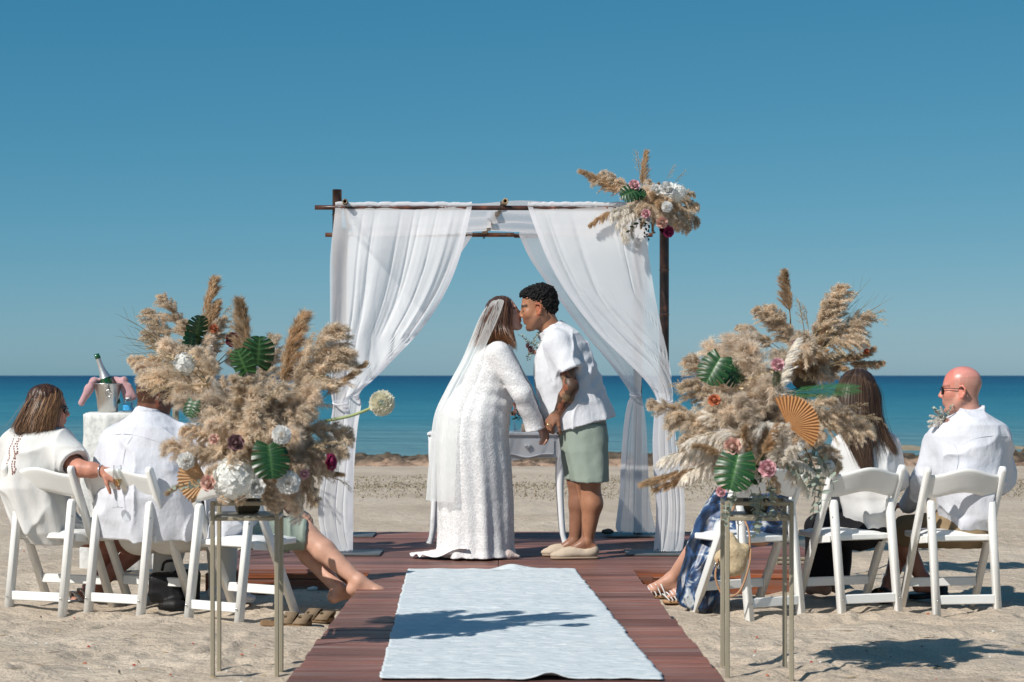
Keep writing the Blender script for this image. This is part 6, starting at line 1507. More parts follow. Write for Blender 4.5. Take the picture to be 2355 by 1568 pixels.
def fan_mesh(col, name, span=2.7, pleats=22):
    V = []; C = []; n = pleats * 2 + 1
    for i in range(n):
        a = -span / 2 + span * i / (n - 1); up = 0.022 if i % 2 else -0.022
        for f in (0.04, 0.5, 0.93, 1.0):
            rr = f if f < 1 else (1.0 if i % 2 else 0.90)
            V.append((math.sin(a) * rr, up * f * 1.6, math.cos(a) * rr)); C.append(np.array(col) * (1.1 if i % 2 else 0.88))
    Fq = [[i * 4 + j, (i + 1) * 4 + j, (i + 1) * 4 + j + 1, i * 4 + j + 1] for i in range(n - 1) for j in range(3)]
    me = new_mesh(name, np.array(V), Fq, False, np.array(C)); me.materials.append(mat('dried_palm', attr=True, rough=0.6, spec=0.25, translucent=0.2, noise=(14, 0.12))); return me
def petal(w, l, curl, n=5):
    V = []
    for j in range(n):
        for i in range(n):
            u = -1 + 2 * i / (n - 1); v = j / (n - 1); ww = w * math.sin(math.pi * (0.16 + 0.72 * v)) ** 0.7
            V.append((u * ww, -0.35 * w * (1 - u * u) - curl * v ** 3 * l, v * l))
    return np.array(V), [[j * n + i, j * n + i + 1, (j + 1) * n + i + 1, (j + 1) * n + i] for j in range(n - 1) for i in range(n - 1)]
def rot_zx(V, az, tilt):
    c, s = math.cos(tilt), math.sin(tilt); y = V[:, 1] * c - V[:, 2] * s; z = V[:, 1] * s + V[:, 2] * c; V = np.stack([V[:, 0], y, z], 1)
    c, s = math.cos(az), math.sin(az); return np.stack([V[:, 0] * c - V[:, 1] * s, V[:, 0] * s + V[:, 1] * c, V[:, 2]], 1)
def rose_mesh(col, name='rose', seed=0):
    """rose opening along +z, radius about 1"""
    r = np.random.default_rng(seed); parts = []; k = 0
    for ring, (cnt, rad, w, l, tilt) in enumerate(((3, 0.10, 0.26, 0.75, 0.05), (4, 0.22, 0.34, 0.78, 0.16), (5, 0.36, 0.42, 0.78, 0.34), (6, 0.50, 0.50, 0.76, 0.58), (7, 0.60, 0.56, 0.74, 0.92))):
        for i in range(cnt):
            az = 2 * math.pi * i / cnt + ring * 0.7 + r.uniform(-0.12, 0.12); v, f = petal(w, l, 0.30 if ring > 2 else 0.05)
            v = rot_zx(v, 0, 0); v = v + np.array([0, 0, -0.25]); v = rot_zx(v, 0, tilt)
            v[:, 1] -= rad * 0.6; v = rot_zx(v, az, 0); c = np.array(col) * (0.82 + 0.07 * ring) * r.uniform(0.94, 1.06); parts.append((v, f, c))
    bv, bf = lathe([(0.05, -0.2), (0.26, 0.0), (0.27, 0.25), (0.19, 0.44), (0.10, 0.40), (0.0, 0.46)], 10); bv[:, 0] += 0.03 * np.sin(bv[:, 2] * 9); parts.append((bv, bf, np.array(col) * 0.92))
    V, Fa, C = merge(parts); me = new_mesh(name, V, Fa, True, C); me.materials.append(mat('petal', attr=True, rough=0.6, spec=0.25, translucent=0.35)); return me
def floret_ball(col, name, n, ps, seed, four=True, jit=0.06):
    """round head of small florets, radius about 1"""
    r = np.random.default_rng(seed); parts = []
    for i in range(n):
        z = 1 - 2 * (i + 0.5) / n; a = i * 2.399963; q = math.sqrt(1 - z * z); d = np.array([q * math.cos(a), q * math.sin(a), z]); s_, u_, _ = frame(d); rad = 1 + r.normal(0, jit); c = np.array(col) * r.uniform(0.88, 1.08)
        if four:
            w = r.uniform(0, 1.5)
            for k in range(4):
                e = math.cos(w + k * 1.5708) * s_ + math.sin(w + k * 1.5708) * u_; g = np.cross(d, e); o = d * rad
                parts.append((np.array([o * 0.97, o + e * ps * 0.55 + g * ps * 0.42 + d * 0.03, o + e * ps * 1.05 + d * 0.0, o + e * ps * 0.55 - g * ps * 0.42 + d * 0.03]), [(0, 1, 2, 3)], c))
        else:
            o = d * 0.62; t = d * rad; parts.append((np.array([o, t * 0.86 + s_ * ps, t + u_ * ps * 0.4, t * 0.86 - s_ * ps]), [(0, 1, 2, 3)], c)); parts.append((np.array([o, t * 0.86 + u_ * ps, t, t * 0.86 - u_ * ps]), [(0, 1, 2, 3)], c * 0.96))
    V, Fa, C = merge(parts); me = new_mesh(name, V, Fa, False, C); me.materials.append(MATS['petal']); return me
def sprig_mesh(col, name, n, lw, ll, seed, alt=True, stemc=(0.20, 0.15, 0.08), bend=0.25, spread=0.9):
    """stem along z with paired leaves"""
    r = np.random.default_rng(seed); ax = lambda t: np.array([bend * t * t, 0.03 * math.sin(6 * t), t]); parts = []
    sv, sf = tube([ax(t) for t in np.linspace(0, 1, 8)], np.linspace(0.010, 0.004, 8), 5); parts.append((sv, sf, np.array(stemc)))
    for i in range(n):
        t = 0.12 + 0.86 * i / (n - 1); a = (i % 2) * math.pi + r.normal(0, 0.5) if alt else r.uniform(0, 6.28); b = ax(t); d = unit([math.cos(a) * spread, math.sin(a) * spread, 0.75 + r.normal(0, 0.2)]); s_, u_, _ = frame(d); s_ = unit(s_ + r.normal(0, 0.5) * u_); l = ll * r.uniform(0.75, 1.15) * (1 - 0.35 * t); w = lw * (1 - 0.35 * t); nn = np.cross(d, s_)
        ring = [b, b + d * l * 0.25 + s_ * w * 0.8, b + d * l * 0.6 + s_ * w, b + d * l * 0.9 + s_ * w * 0.5, b + d * l, b + d * l * 0.9 - s_ * w * 0.5, b + d * l * 0.6 - s_ * w, b + d * l * 0.25 - s_ * w * 0.8]; mid = b + d * l * 0.55 - nn * w * 0.25
        parts.append((np.array(ring + [mid]), [(k, (k + 1) % 8, 8) for k in range(8)], np.array(col) * r.uniform(0.75, 1.2)))
    V, Fa, C = merge(parts); me = new_mesh(name, V, Fa, True, C); me.materials.append(mat('leaf_matte', attr=True, rough=0.6, spec=0.25, translucent=0.2)); return me
def frond_mesh():
    parts = []; ax = lambda t: np.array([0.22 * t * t, 0, t]); sv, sf = tube([ax(t) for t in np.linspace(0, 1, 10)], np.linspace(0.012, 0.004, 10), 5); parts.append((sv, sf, np.array([0.06, 0.12, 0.03]))); r = np.random.default_rng(5)
    for i in range(22):
        t = 0.12 + 0.86 * i / 21
        for s in (-1, 1):
            b = ax(t); l = 0.36 * math.sin(math.pi * (0.2 + 0.75 * t)) ** 0.6; d = unit([0.35 + 0.2 * r.uniform(), s * 0.6, 0.85]); w = unit(np.cross(d, [1, 0, 0.2])) * 0.010; p1 = b + d * l * 0.5; p2 = b + d * l + np.array([0.10 * l, 0, 0])
            parts.append((np.array([b - w * 0.5, b + w * 0.5, p1 + w, p2, p1 - w]), [(0, 1, 2, 4), (4, 2, 3)], np.array([0.035, 0.105, 0.035]) * r.uniform(0.7, 1.3)))
    V, Fa, C = merge(parts); me = new_mesh('palm_frond', V, Fa, True, C); me.materials.append(MATS['green_leaf']); return me
MON = monstera_mesh(); FANO = fan_mesh((0.56, 0.29, 0.125), 'palm_fan'); FANS = fan_mesh((0.62, 0.40, 0.225), 'palm_fan', 2.2, 16)
_ = rose_mesh((0.74, 0.42, 0.46))
ROSE = {'pink': rose_mesh((0.76, 0.47, 0.50), seed=1), 'mauve': rose_mesh((0.25, 0.145, 0.155), seed=2), 'peach': rose_mesh((0.74, 0.50, 0.42), seed=3), 'white': rose_mesh((0.80, 0.80, 0.78), seed=4), 'magenta': rose_mesh((0.42, 0.055, 0.16), seed=5), 'plum': rose_mesh((0.12, 0.012, 0.035), seed=6), 'orange': rose_mesh((0.62, 0.22, 0.11), seed=7)}
HYD = floret_ball((0.90, 0.905, 0.87), 'hydrangea', 70, 0.40, 3, True, 0.10); POM = floret_ball((0.93, 0.93, 0.91), 'pompom_flower', 420, 0.10, 4, False); ALL = floret_ball((0.91, 0.88, 0.74), 'allium', 560, 0.085, 6, False, 0.04)
EUC = [sprig_mesh((0.34, 0.40, 0.335), 'eucalyptus', 15, 0.105, 0.19, k, bend=0.3) for k in (1, 2)]; SPR = [sprig_mesh((0.60, 0.47, 0.29), 'dried_sprig', 16, 0.035, 0.15, k, stemc=(0.4, 0.28, 0.14)) for k in (3, 4)]; GRN = sprig_mesh((0.028, 0.075, 0.03), 'leaf_sprig', 9, 0.07, 0.26, 8, bend=0.1); BLD = sprig_mesh((0.16, 0.14, 0.075), 'grass_blades', 12, 0.006, 0.55, 9, bend=0.2, spread=0.4)
FRD = frond_mesh()

FR_RNG = np.random.default_rng(99)
def put(parent, name, me, a, b, roll=None, wide=1.0, hang=True):
    """lay a unit stem from point a to point b; its drooping side turned towards the ground"""
    a = np.array(a, float); b = np.array(b, float); d = b - a; L = np.linalg.norm(d); d /= L
    down = np.array([0, 0, -1.0]); x = down - d * (down @ d)
    if np.linalg.norm(x) < 0.25: x = np.array([np.sign(d[0]) or 1.0, 0, 0]) - d * d[0]
    x = unit(x); y = np.cross(d, x); ang = FR_RNG.normal(0, 0.5) if roll is None else roll
    x2 = x * math.cos(ang) + y * math.sin(ang); y2 = np.cross(d, x2); B0 = BASE[parent.name]
    o = bpy.data.objects.new(name, me); COL.objects.link(o); o.parent = parent; w = L * wide
    o.matrix_local = Matrix(((x2[0] * w, y2[0] * w, d[0] * L, a[0] - B0[0]), (x2[1] * w, y2[1] * w, d[1] * L, a[1] - B0[1]), (x2[2] * w, y2[2] * w, d[2] * L, a[2] - B0[2]), (0, 0, 0, 1)))
    return o
def bloom(parent, name, me, c, n, r, spin=None):
    c = np.array(c, float); s, u, d = frame(n); B0 = BASE[parent.name]; a = FR_RNG.uniform(0, 6.28) if spin is None else spin
    x = s * math.cos(a) + u * math.sin(a); y = np.cross(d, x); o = bpy.data.objects.new(name, me); COL.objects.link(o); o.parent = parent
    o.matrix_local = Matrix(((x[0] * r, y[0] * r, d[0] * r, c[0] - B0[0]), (x[1] * r, y[1] * r, d[1] * r, c[1] - B0[1]), (x[2] * r, y[2] * r, d[2] * r, c[2] - B0[2]), (0, 0, 0, 1))); return o
def leaf(parent, name, me, c, stem_dir, n, size):
    """flat leaf: z along stem_dir, facing n"""
    d = unit(stem_dir); n = np.array(n, float); n = unit(n - d * (n @ d)); x = np.cross(n, d) * -1; y = -n; c = np.array(c, float); B0 = BASE[parent.name]
    o = bpy.data.objects.new(name, me); COL.objects.link(o); o.parent = parent; c = c - d * size * 0.5
    x = np.cross(y, d)
    o.matrix_local = Matrix(((x[0] * size, y[0] * size, d[0] * size, c[0] - B0[0]), (x[1] * size, y[1] * size, d[1] * size, c[1] - B0[1]), (x[2] * size, y[2] * size, d[2] * size, c[2] - B0[2]), (0, 0, 0, 1))); return o

def arrangement(label, Y, core, base_y, items, fill, seed, extra=None):
    """core: (x, y) where stems meet; items: (kind, tip x, tip y, depth of tip, [start x, start y, start depth], [width]);
    fill: (count, cx, cy, rx, ry, kinds)"""
    r = np.random.default_rng(seed); q = lambda x, y, d=0.0: P(x, y, Y + d)
    A = empty('flower_arrangement', P(core[0], base_y, Y), label, 'flowers', 'dried flower arrangements')
    foam = Sdf(0.012, 0.01); foam.ell(q(*core), (0.085, 0.085, 0.075)); V, Q = foam.mesh(); add('foam_block', V, Q, mat('floral_foam', (0.10, 0.085, 0.06), 0.95, 0.1), A)
    for it in items:
        k, tx, ty, td = it[:4]; st = it[4] if len(it) > 4 and it[4] else (core[0] + (tx - core[0]) * 0.12, core[1] + (ty - core[1]) * 0.12, td * 0.2); w = it[5] if len(it) > 5 else 1.0
        put(A, PNAME[k], PL[k][r.integers(0, len(PL[k]))], q(*st), q(tx, ty, td), wide=w * r.uniform(0.92, 1.1))
    cnt, cx, cy, rx, ry, kinds = fill
    for i in range(cnt):
        a = 2.399963 * i + r.uniform(-0.3, 0.3); f = math.sqrt((i + 0.5) / cnt); tx = cx + rx * f * math.cos(a); ty = cy + ry * f * math.sin(a); td = -0.34 * math.sqrt(max(0, 1 - f * f)) - 0.03 + r.uniform(-0.03, 0.05)
        k = kinds[r.integers(0, len(kinds))]; sx = core[0] + (tx - core[0]) * 0.25; sy = core[1] + (ty - core[1]) * 0.25
        a0 = q(sx, sy, 0.05); b0 = q(tx, ty, td); L = np.linalg.norm(b0 - a0)
        if L < 0.2: a0 = b0 + (a0 - b0) * 0.2 / L
        put(A, PNAME[k], PL[k][r.integers(0, len(PL[k]))], a0, b0, wide=r.uniform(1.0, 1.35))
    for i in range(max(6, cnt // 2)):                      # plumes on the far side
        a = 2 * math.pi * i / max(6, cnt // 2) + r.uniform(-0.3, 0.3); tx = cx + rx * 0.8 * math.cos(a); ty = cy + ry * 0.75 * math.sin(a); put(A, 'reed_plume', PL['reed'][r.integers(0, 5)], q(core[0], core[1], 0.05), q(tx, ty, r.uniform(0.12, 0.30)), wide=1.1)
    if extra: extra(A, q)
    return A

def stand(label, Y, X, top, w, yaw, zb, shelf=0.075):
    """square-section metal plant stand: four legs, rim, shelf, base ring"""
    o = empty('flower_stand', (X, Y, zb), label, 'stand', 'metal flower stands'); m = mat('champagne_metal', (0.36, 0.32, 0.235), 0.42, 0.5, noise=(9, 0.08), metal=0.25); ca, sa = math.cos(yaw), math.sin(yaw); t = 0.019
    c = lambda x, y, z: (X + x * ca - y * sa, Y + x * sa + y * ca, z); h = w / 2
    up = (-sa, ca, 0)
    for sx in (-1, 1):
        for sy in (-1, 1): add('leg', *bar(c(sx * h, sy * h, zb - 0.01), c(sx * h, sy * h, top), t, t, up=up, bev=0.003), m, o, smooth=False)
    for z, nm in ((top - t / 2 - 0.001, 'rim_bar'), (top - shelf, 'shelf_bar'), (zb + 0.012, 'base_bar')):
        for (p0, p1) in (((-1, -1), (1, -1)), ((1, -1), (1, 1)), ((1, 1), (-1, 1)), ((-1, 1), (-1, -1))):
            d = np.array([p1[0] - p0[0], p1[1] - p0[1]]) / 2.0; a = np.array(p0) * h + d * t * 0.52; b = np.array(p1) * h - d * t * 0.52
            add(nm, *bar(c(a[0], a[1], z), c(b[0], b[1], z), t - 0.002, t - 0.002, up=(0, 0, 1), bev=0.003), m, o, smooth=False)
    add('tray', *box(c(0, 0, top - shelf + 0.012), (w - 0.024, w - 0.024, 0.006), [[ca, -sa, 0], [sa, ca, 0], [0, 0, 1]]), m, o, smooth=False)
    return o
YS = 8.62
zt_ = P(0, 1152, YS - 0.13)[2]
def vessel(Y, x, ztop, h, label):
    h = 0.06
    """low dark vase holding the foam"""
    c = P(x, 0, Y); V, Fa = lathe([(0.0, 0.0), (0.045, 0.0), (0.054, 0.02), (0.058, h - 0.01), (0.055, h), (0.05, h - 0.004), (0.0, h - 0.02)], 20, (c[0], Y, ztop)); o = add('flower_bowl', V, Fa, mat('dark_bowl', (0.10, 0.085, 0.06), 0.7, 0.2), base=(c[0], Y, ztop)); tag(o, label, 'bowl')
stand('champagne metal stand beside the green-shorts guest', YS, P(569, 0, YS)[0], zt_, 0.272, 0.045, -0.03)
stand('champagne metal stand in front of the straw bag', YS, P(1739, 0, YS)[0], zt_, 0.272, -0.03, -0.03)
stand('champagne metal stand near the cocktail table', 12.65, P(455, 0, 12.65)[0], P(0, 905, 12.65)[2], 0.28, 0.1, 0.0)
stand('champagne metal stand on the deck behind the navy dress', 12.45, P(1835, 0, 12.45)[0], P(0, 905, 12.45)[2], 0.28, -0.1, DECK_Z)
vessel(YS, 569, zt_ - 0.058, 0.14, 'dark bowl of the bouquet with the cream allium'); vessel(YS, 1738, zt_ - 0.058, 0.14, 'dark bowl of the bouquet with the orange palm fan')
vessel(12.65, 455, P(0, 905, 12.65)[2] - 0.058, 0.14, 'dark bowl of the bouquet above the cocktail table'); vessel(12.45, 1835, P(0, 905, 12.45)[2] - 0.058, 0.14, 'dark bowl of the bouquet above the long-haired woman')

toC = np.array([0, -1.0, 0.1])
def ex_left(A, q):
    leaf(A, 'monstera_leaf', MON, q(594, 808, -0.20), (0.1, -0.2, 1.0), (0.2, -1, 0.2), 0.125); leaf(A, 'monstera_leaf', MON, q(556, 830, -0.22), (-0.35, -0.25, 0.9), (-0.5, -1, 0.2), 0.105)
    leaf(A, 'monstera_leaf', MON, q(622, 1060, -0.42), (0.15, -0.25, -1.0), (0.15, -1, 0.25), 0.14)
    leaf(A, 'monstera_leaf', MON, q(440, 940, -0.22), (-0.3, -0.2, -1), (-0.3, -1, 0.1), 0.07)
    for (m, x, y, d, r_, n) in ((ROSE['mauve'], 542, 1018, -0.33, 0.034, (0.1, -1, .2)), (ROSE['peach'], 492, 1010, -0.30, 0.022, (-0.3, -1, .2)), (ROSE['peach'], 478, 1110, -0.28, 0.034, (-0.4, -1, .1)), (ROSE['magenta'], 760, 1062, -0.12, 0.036, (0.9, -0.5, .1)), (ROSE['pink'], 700, 1090, -0.2, 0.02, (0.4, -1, 0))): bloom(A, 'rose', m, q(x, y, d - 0.10), n, r_ * 1.1)
    bloom(A, 'hydrangea', HYD, q(541, 1100, -0.34), toC, 0.080)
    bloom(A, 'pompom_flower', POM, q(647, 1000, -0.44), toC, 0.040); bloom(A, 'pompom_flower', POM, q(664, 1110, -0.36), toC, 0.050); bloom(A, 'pompom_flower', POM, q(428, 1060, -0.26), toC, 0.038)
    a = q(748, 968, -0.15); b = q(878, 927, -0.18); add('allium_stem', *tube(bez([a, (a + b) / 2 - np.array([0, 0, 0.012]), b], 10), 0.0065, 8), mat('green_stem', (0.30, 0.36, 0.16), 0.5, 0.3), A); bloom(A, 'allium', ALL, b, toC, 0.056)
    leaf(A, 'palm_fan', FANS, q(440, 1100, -0.24), (-0.95, -0.25, 0.0), (-0.25, -1, 0.25), 0.125)
    put(A, 'eucalyptus', EUC[0], q(480, 1112, -0.27), q(385, 1110, -0.32), wide=0.8)
    put(A, 'dried_sprig', SPR[0], q(590, 1010, -0.30), q(552, 1000, -0.38)); put(A, 'dried_sprig', SPR[1], q(560, 1040, -0.30), q(600, 985, -0.38)); put(A, 'dried_sprig', SPR[0], q(470, 880, -0.15), q(408, 800, -0.25), wide=1.2); put(A, 'dried_sprig', SPR[1], q(480, 900, -0.15), q(445, 795, -0.22), wide=1.1); put(A, 'dried_sprig', SPR[0], q(600, 940, -.3), q(640, 880, -.38))
    bloom(A, 'hydrangea', HYD, q(425, 835, -0.2), toC, 0.04); bloom(A, 'rose', ROSE['white'], q(590, 1120, -0.36), toC, 0.04)
    put(A, 'white_plume', PL['feather'][0], q(690, 1090, -0.15), q(715, 1195, -0.2), wide=1.2)
arrangement('dried pampas bouquet with a cream allium and white hydrangea on a metal stand', YS, (575, 1060), 1165, [
    ('spike', 540, 690, 0.02, (568, 900, 0.0), 1.3), ('spike', 682, 715, 0.0, (640, 930, 0.0), 1.5), ('reed', 748, 722, -0.05, (660, 930, -0.03), 1.3), ('reed', 770, 775, -0.08, (660, 960, -0.05), 1.3), ('fluff', 735, 880, -0.15), ('spike', 838, 829, -0.05, (728, 930, -0.05), 0.9), ('reed', 334, 826, -0.05, (520, 935, -0.05), 0.95), ('fluff', 410, 900, -0.15, (530, 980, -0.1), 1.1),
    ('reed', 470, 785, 0.0, (530, 960, -0.02), 1.2), ('reed', 812, 968, -0.10, (640, 1000, -0.1), 1.1), ('reed', 800, 1010, -0.15, (640, 1040, -0.15), 1.1), ('fluff', 376, 1010, -0.12, (540, 1050, -0.1), 1.1), ('reed', 418, 965, -0.2, (540, 1020, -0.1), 1.1), ('wisp', 805, 1100, -0.15, (660, 1075, -0.1)), ('spike', 790, 1085, -0.1, (660, 1080, -0.1), 0.8), ('reed', 735, 1120, -0.2, (610, 1060, -0.15), 1.1), ('reed', 612, 1185, -0.26, (590, 1060, -0.24), 1.1), ('reed', 560, 1165, -0.24, (570, 1070, -0.2), 1.0), ('fluff', 500, 1150, -0.2, (550, 1070, -0.15), 1.0), ('fluff', 700, 1170, -0.18, (610, 1060, -0.1), 0.9),
    ('reed', 770, 1050, -0.22, (630, 1040, -0.15), 1.3), ('fluff', 690, 985, -0.36, (610, 1010, -0.25), 1.3), ('reed', 540, 850, -0.2, (560, 980, -0.12), 1.3), ('fluff', 480, 960, -0.36, (560, 1010, -0.25), 1.3), ('reed', 745, 1140, -0.16, (640, 1080, -0.12), 1.2), ('reed', 430, 1035, -0.28, (540, 1040, -0.2), 1.2), ('reed', 470, 1075, -0.3, (560, 1050, -0.22), 1.1), ('reed', 705, 1060, -0.3, (610, 1040, -0.22), 1.2), ('reed', 730, 1090, -0.2, (620, 1060, -0.15), 1.1), ('fluff', 640, 1165, -0.26, (600, 1080, -0.2), 1.0), ('reed', 520, 1040, -0.42, (560, 1030, -0.25), 1.3), ('wisp', 322, 888, -0.1, (470, 885, -0.05), 1.2), ('wisp', 770, 1000, -0.25, (640, 1060, -0.2)), ('wisp', 385, 790, -0.1, (480, 960, 0)), ('reed', 610, 760, 0.05, (590, 930, 0.03), 1.2), ('wisp', 720, 850, -.2, (620, 960, -.1)), ('spike', 380, 1130, -0.2, (500, 1080, -0.15), 0.8), ('feather', 520, 870, -0.15, (540, 1000, -0.1), 0.9)],
    (17, 585, 940, 140, 110, ['reed', 'reed', 'fluff', 'reed']), 5, ex_left)

def ex_right(A, q):
    leaf(A, 'monstera_leaf', MON, q(1640, 850, -0.20), (-0.5, -0.15, -0.85), (-0.2, -1, 0.35), 0.125); leaf(A, 'monstera_leaf', MON, q(1685, 860, -0.15), (0.5, -0.1, -0.7), (0.2, -1, 0.4), 0.10)
    leaf(A, 'monstera_leaf', MON, q(1688, 1085, -0.44), (-0.25, -0.2, -0.95), (-0.15, -1, 0.35), 0.15)
    leaf(A, 'palm_fan', FANO, q(1841, 958, -0.40), (0.62, -0.05, 0.50), (0.2, -1, 0.12), 0.135)
    for (m, x, y, d, r_, n) in ((ROSE['pink'], 1764, 1077, -0.38, 0.036, (0.05, -1, .2)), (ROSE['peach'], 1684, 1026, -0.34, 0.036, (-0.3, -1, .1)), (ROSE['pink'], 1788, 838, -0.2, 0.028, (0, -1, .3)), (ROSE['orange'], 1642, 920, -0.32, 0.026, (-0.2, -1, .5)), (ROSE['pink'], 1658, 1130, -0.22, 0.022, (-0.4, -1, 0))): bloom(A, 'rose', m, q(x, y, d - 0.07), n, r_ * 1.1)
    put(A, 'palm_frond', FRD, q(1782, 905, -0.2), q(1965, 885, -0.28), roll=1.2, wide=0.6); put(A, 'palm_frond', FRD, q(1790, 925, -0.2), q(1778, 845, -0.3), roll=0.5, wide=0.8)
    for (x0, y0, x1, y1, d) in ((1850, 1030, 1925, 1140, -0.3), (1830, 1040, 1890, 1120, -0.34), (1860, 1020, 1940, 1090, -0.25), (1800, 1060, 1870, 1100, -0.36), (1745, 1120, 1764, 1222, -0.3), (1725, 1125, 1735, 1200, -0.3), (1690, 1120, 1655, 1190, -0.25), (1770, 1110, 1790, 1180, -0.3), (1860, 1060, 1905, 1170, -0.28)): put(A, 'eucalyptus', EUC[x0 % 2], q(x0, y0, d - 0.02), q(x1, y1, d - 0.06), wide=1.15)
    put(A, 'leaf_sprig', GRN, q(1740, 1120, -0.2), q(1760, 1060, -0.33)); put(A, 'dried_sprig', SPR[0], q(1770, 1100, -0.3), q(1785, 1170, -0.34)); put(A, 'dried_sprig', SPR[1], q(1762, 1100, -0.3), q(1766, 1165, -0.36))
    put(A, 'dried_sprig', SPR[1], q(1690, 900, -0.2), q(1760, 830, -0.3)); bloom(A, 'pompom_flower', POM, q(1842, 1022, -0.35), toC, 0.016); bloom(A, 'hydrangea', HYD, q(1722, 1030, -.28), toC, .03); bloom(A, 'hydrangea', HYD, q(1900, 1075, -.2), toC, .035)
arrangement('dried pampas bouquet with an orange palm fan and eucalyptus on a metal stand', YS, (1745, 1060), 1165, [
    ('fluff', 1690, 770, -0.05, (1740, 980, -0.05), 1.5), ('fluff', 1735, 785, -0.12, (1740, 990, -0.1), 1.3), ('reed', 1590, 852, -0.08, (1690, 960, -0.05), 1.3), ('fluff', 1640, 775, 0.02, (1710, 930, 0.0), 1.3), ('reed', 1600, 800, 0.02, (1690, 950, 0.0), 1.1), ('reed', 1488, 908, -0.12, (1640, 980, -0.1), 0.8), ('reed', 1550, 930, -0.2, (1700, 1000, -0.12), 1.4), ('reed', 1560, 985, -0.22, (1700, 1010, -0.15), 1.2),
    ('feather', 1520, 1000, -0.15, (1690, 1040, -0.15), 1.2), ('feather', 1560, 1050, -0.2, (1700, 1050, -0.15), 1.1), ('spike', 1470, 1106, -0.12, (1640, 1070, -0.15), 0.9), ('spike', 1500, 1120, -0.1, (1650, 1080, -0.12), 0.8), ('wisp', 1545, 876, -0.1, (1650, 930, -0.1), 1.4), ('wisp', 1560, 868, -0.05, (1650, 930, -0.1), 1.4), ('feather', 1797, 772, -0.08, (1790, 900, -0.1), 0.9),
    ('reed', 2010, 958, -0.1, (1850, 985, -0.1), 1.2), ('reed', 1960, 930, -0.15, (1840, 960, -0.1), 1.3), ('reed', 1950, 1060, -0.2, (1850, 990, -0.15), 1.4), ('fluff', 1900, 1000, -0.25, (1820, 960, -0.15), 1.3), ('reed', 1920, 900, -0.05, (1810, 960, -0.05), 1.2), ('wisp', 2020, 945, -0.1, (1900, 960, -0.1), 1.4), ('wisp', 1990, 920, -0.1, (1880, 950, -0.1), 1.3),
    ('spike', 1595, 1021, -0.34, (1672, 1045, -0.3), 1.5), ('spike', 1790, 972, -0.42, (1742, 1060, -0.36), 1.5), ('spike', 1713, 975, -0.38, (1722, 1060, -0.33), 1.5), ('feather', 1800, 955, -0.38, (1800, 1060, -0.33), 1.2), ('fluff', 1700, 900, -0.3, (1735, 1010, -0.2), 1.2), ('fluff', 1720, 935, -0.34, (1740, 1040, -0.25), 1.2), ('feather', 1850, 1060, -0.36, (1790, 1020, -0.3), 1.0), ('feather', 1640, 935, -0.3, (1740, 1010, -0.2), 1.0),
    ('feather', 1830, 1000, -0.44, (1800, 1070, -0.36), 1.3), ('feather', 1880, 1055, -0.40, (1800, 1050, -0.34), 1.3), ('feather', 1790, 1110, -0.40, (1790, 1020, -0.36), 1.2), ('feather', 1600, 960, -0.3, (1720, 1010, -0.2), 1.3), ('feather', 1850, 1100, -0.34, (1790, 1040, -0.3), 1.2), ('reed', 1850, 1080, -0.28, (1790, 1040, -0.2), 1.2), ('fluff', 1640, 1075, -0.25, (1720, 1040, -0.2), 1.2), ('reed', 1800, 1130, -0.25, (1760, 1070, -0.2), 1.1), ('wisp', 1780, 1190, -0.3, (1765, 1100, -0.3), 1.5), ('fluff', 1650, 1110, -0.2, (1720, 1060, -0.2), 1.0), ('feather', 1880, 1130, -0.25, (1810, 1060, -0.25), 0.8), ('feather', 1690, 1120, -0.3, (1730, 1070, -0.25), 0.7)],
    (14, 1745, 950, 140, 110, ['reed', 'fluff', 'feather', 'fluff']), 8, ex_right)

def ex_rl(A, q):
    leaf(A, 'monstera_leaf', MON, q(455, 755, -0.15), (0.3, -0.2, 1), (0.8, -0.7, 0.1), 0.16); leaf(A, 'monstera_leaf', MON, q(440, 790, -0.18), (-0.1, -0.2, -1), (0.8, -0.7, 0.1), 0.12)
    bloom(A, 'rose', ROSE['plum'], q(535, 781, -0.1), toC, 0.05); bloom(A, 'rose', ROSE['orange'], q(492, 755, -.1), toC, .03); bloom(A, 'rose', ROSE['white'], q(420, 825, -0.25), toC, 0.05)
    for (x, y) in ((300, 760), (310, 720), (296, 800), (330, 810), (315, 780)): put(A, 'grass_blades', BLD, q(400, 815, -0.1), q(x, y, -0.12), wide=0.8)
arrangement('dried pampas bouquet with dark red and white blooms above the cocktail table', 12.65, (455, 870), 905, [
    ('reed', 352, 697, 0.0, (400, 800, 0), 1.3), ('reed', 388, 668, 0.0, (430, 790, 0), 1.2), ('spike', 478, 636, 0.02, (470, 800, 0), 1.5), ('spike', 492, 690, 0.0, (475, 810, 0), 1.4), ('reed', 500, 720, -0.05, (480, 830, 0), 1.2), ('reed', 333, 752, -0.05, (400, 820, 0), 1.2), ('reed', 291, 814, 0.0, (390, 830, 0), 1.1), ('fluff', 310, 835, -0.1, (400, 850, 0), 1.1), ('reed', 430, 730, -0.1, (445, 830, -0.05), 1.2), ('wisp', 535, 735, -0.1, (490, 830, 0), 1.3), ('wisp', 510, 700, 0, (485, 830, 0), 1.3), ('reed', 600, 770, 0, (500, 840, 0), 1.1), ('feather', 470, 780, -0.2, (460, 850, -0.1), 1.0), ('spike', 330, 850, -0.1, (410, 850, 0), 1.2), ('wisp', 560, 760, 0, (490, 850, 0), 1.3)],
    (12, 430, 815, 95, 60, ['reed', 'reed', 'fluff', 'wisp']), 12, ex_rl)
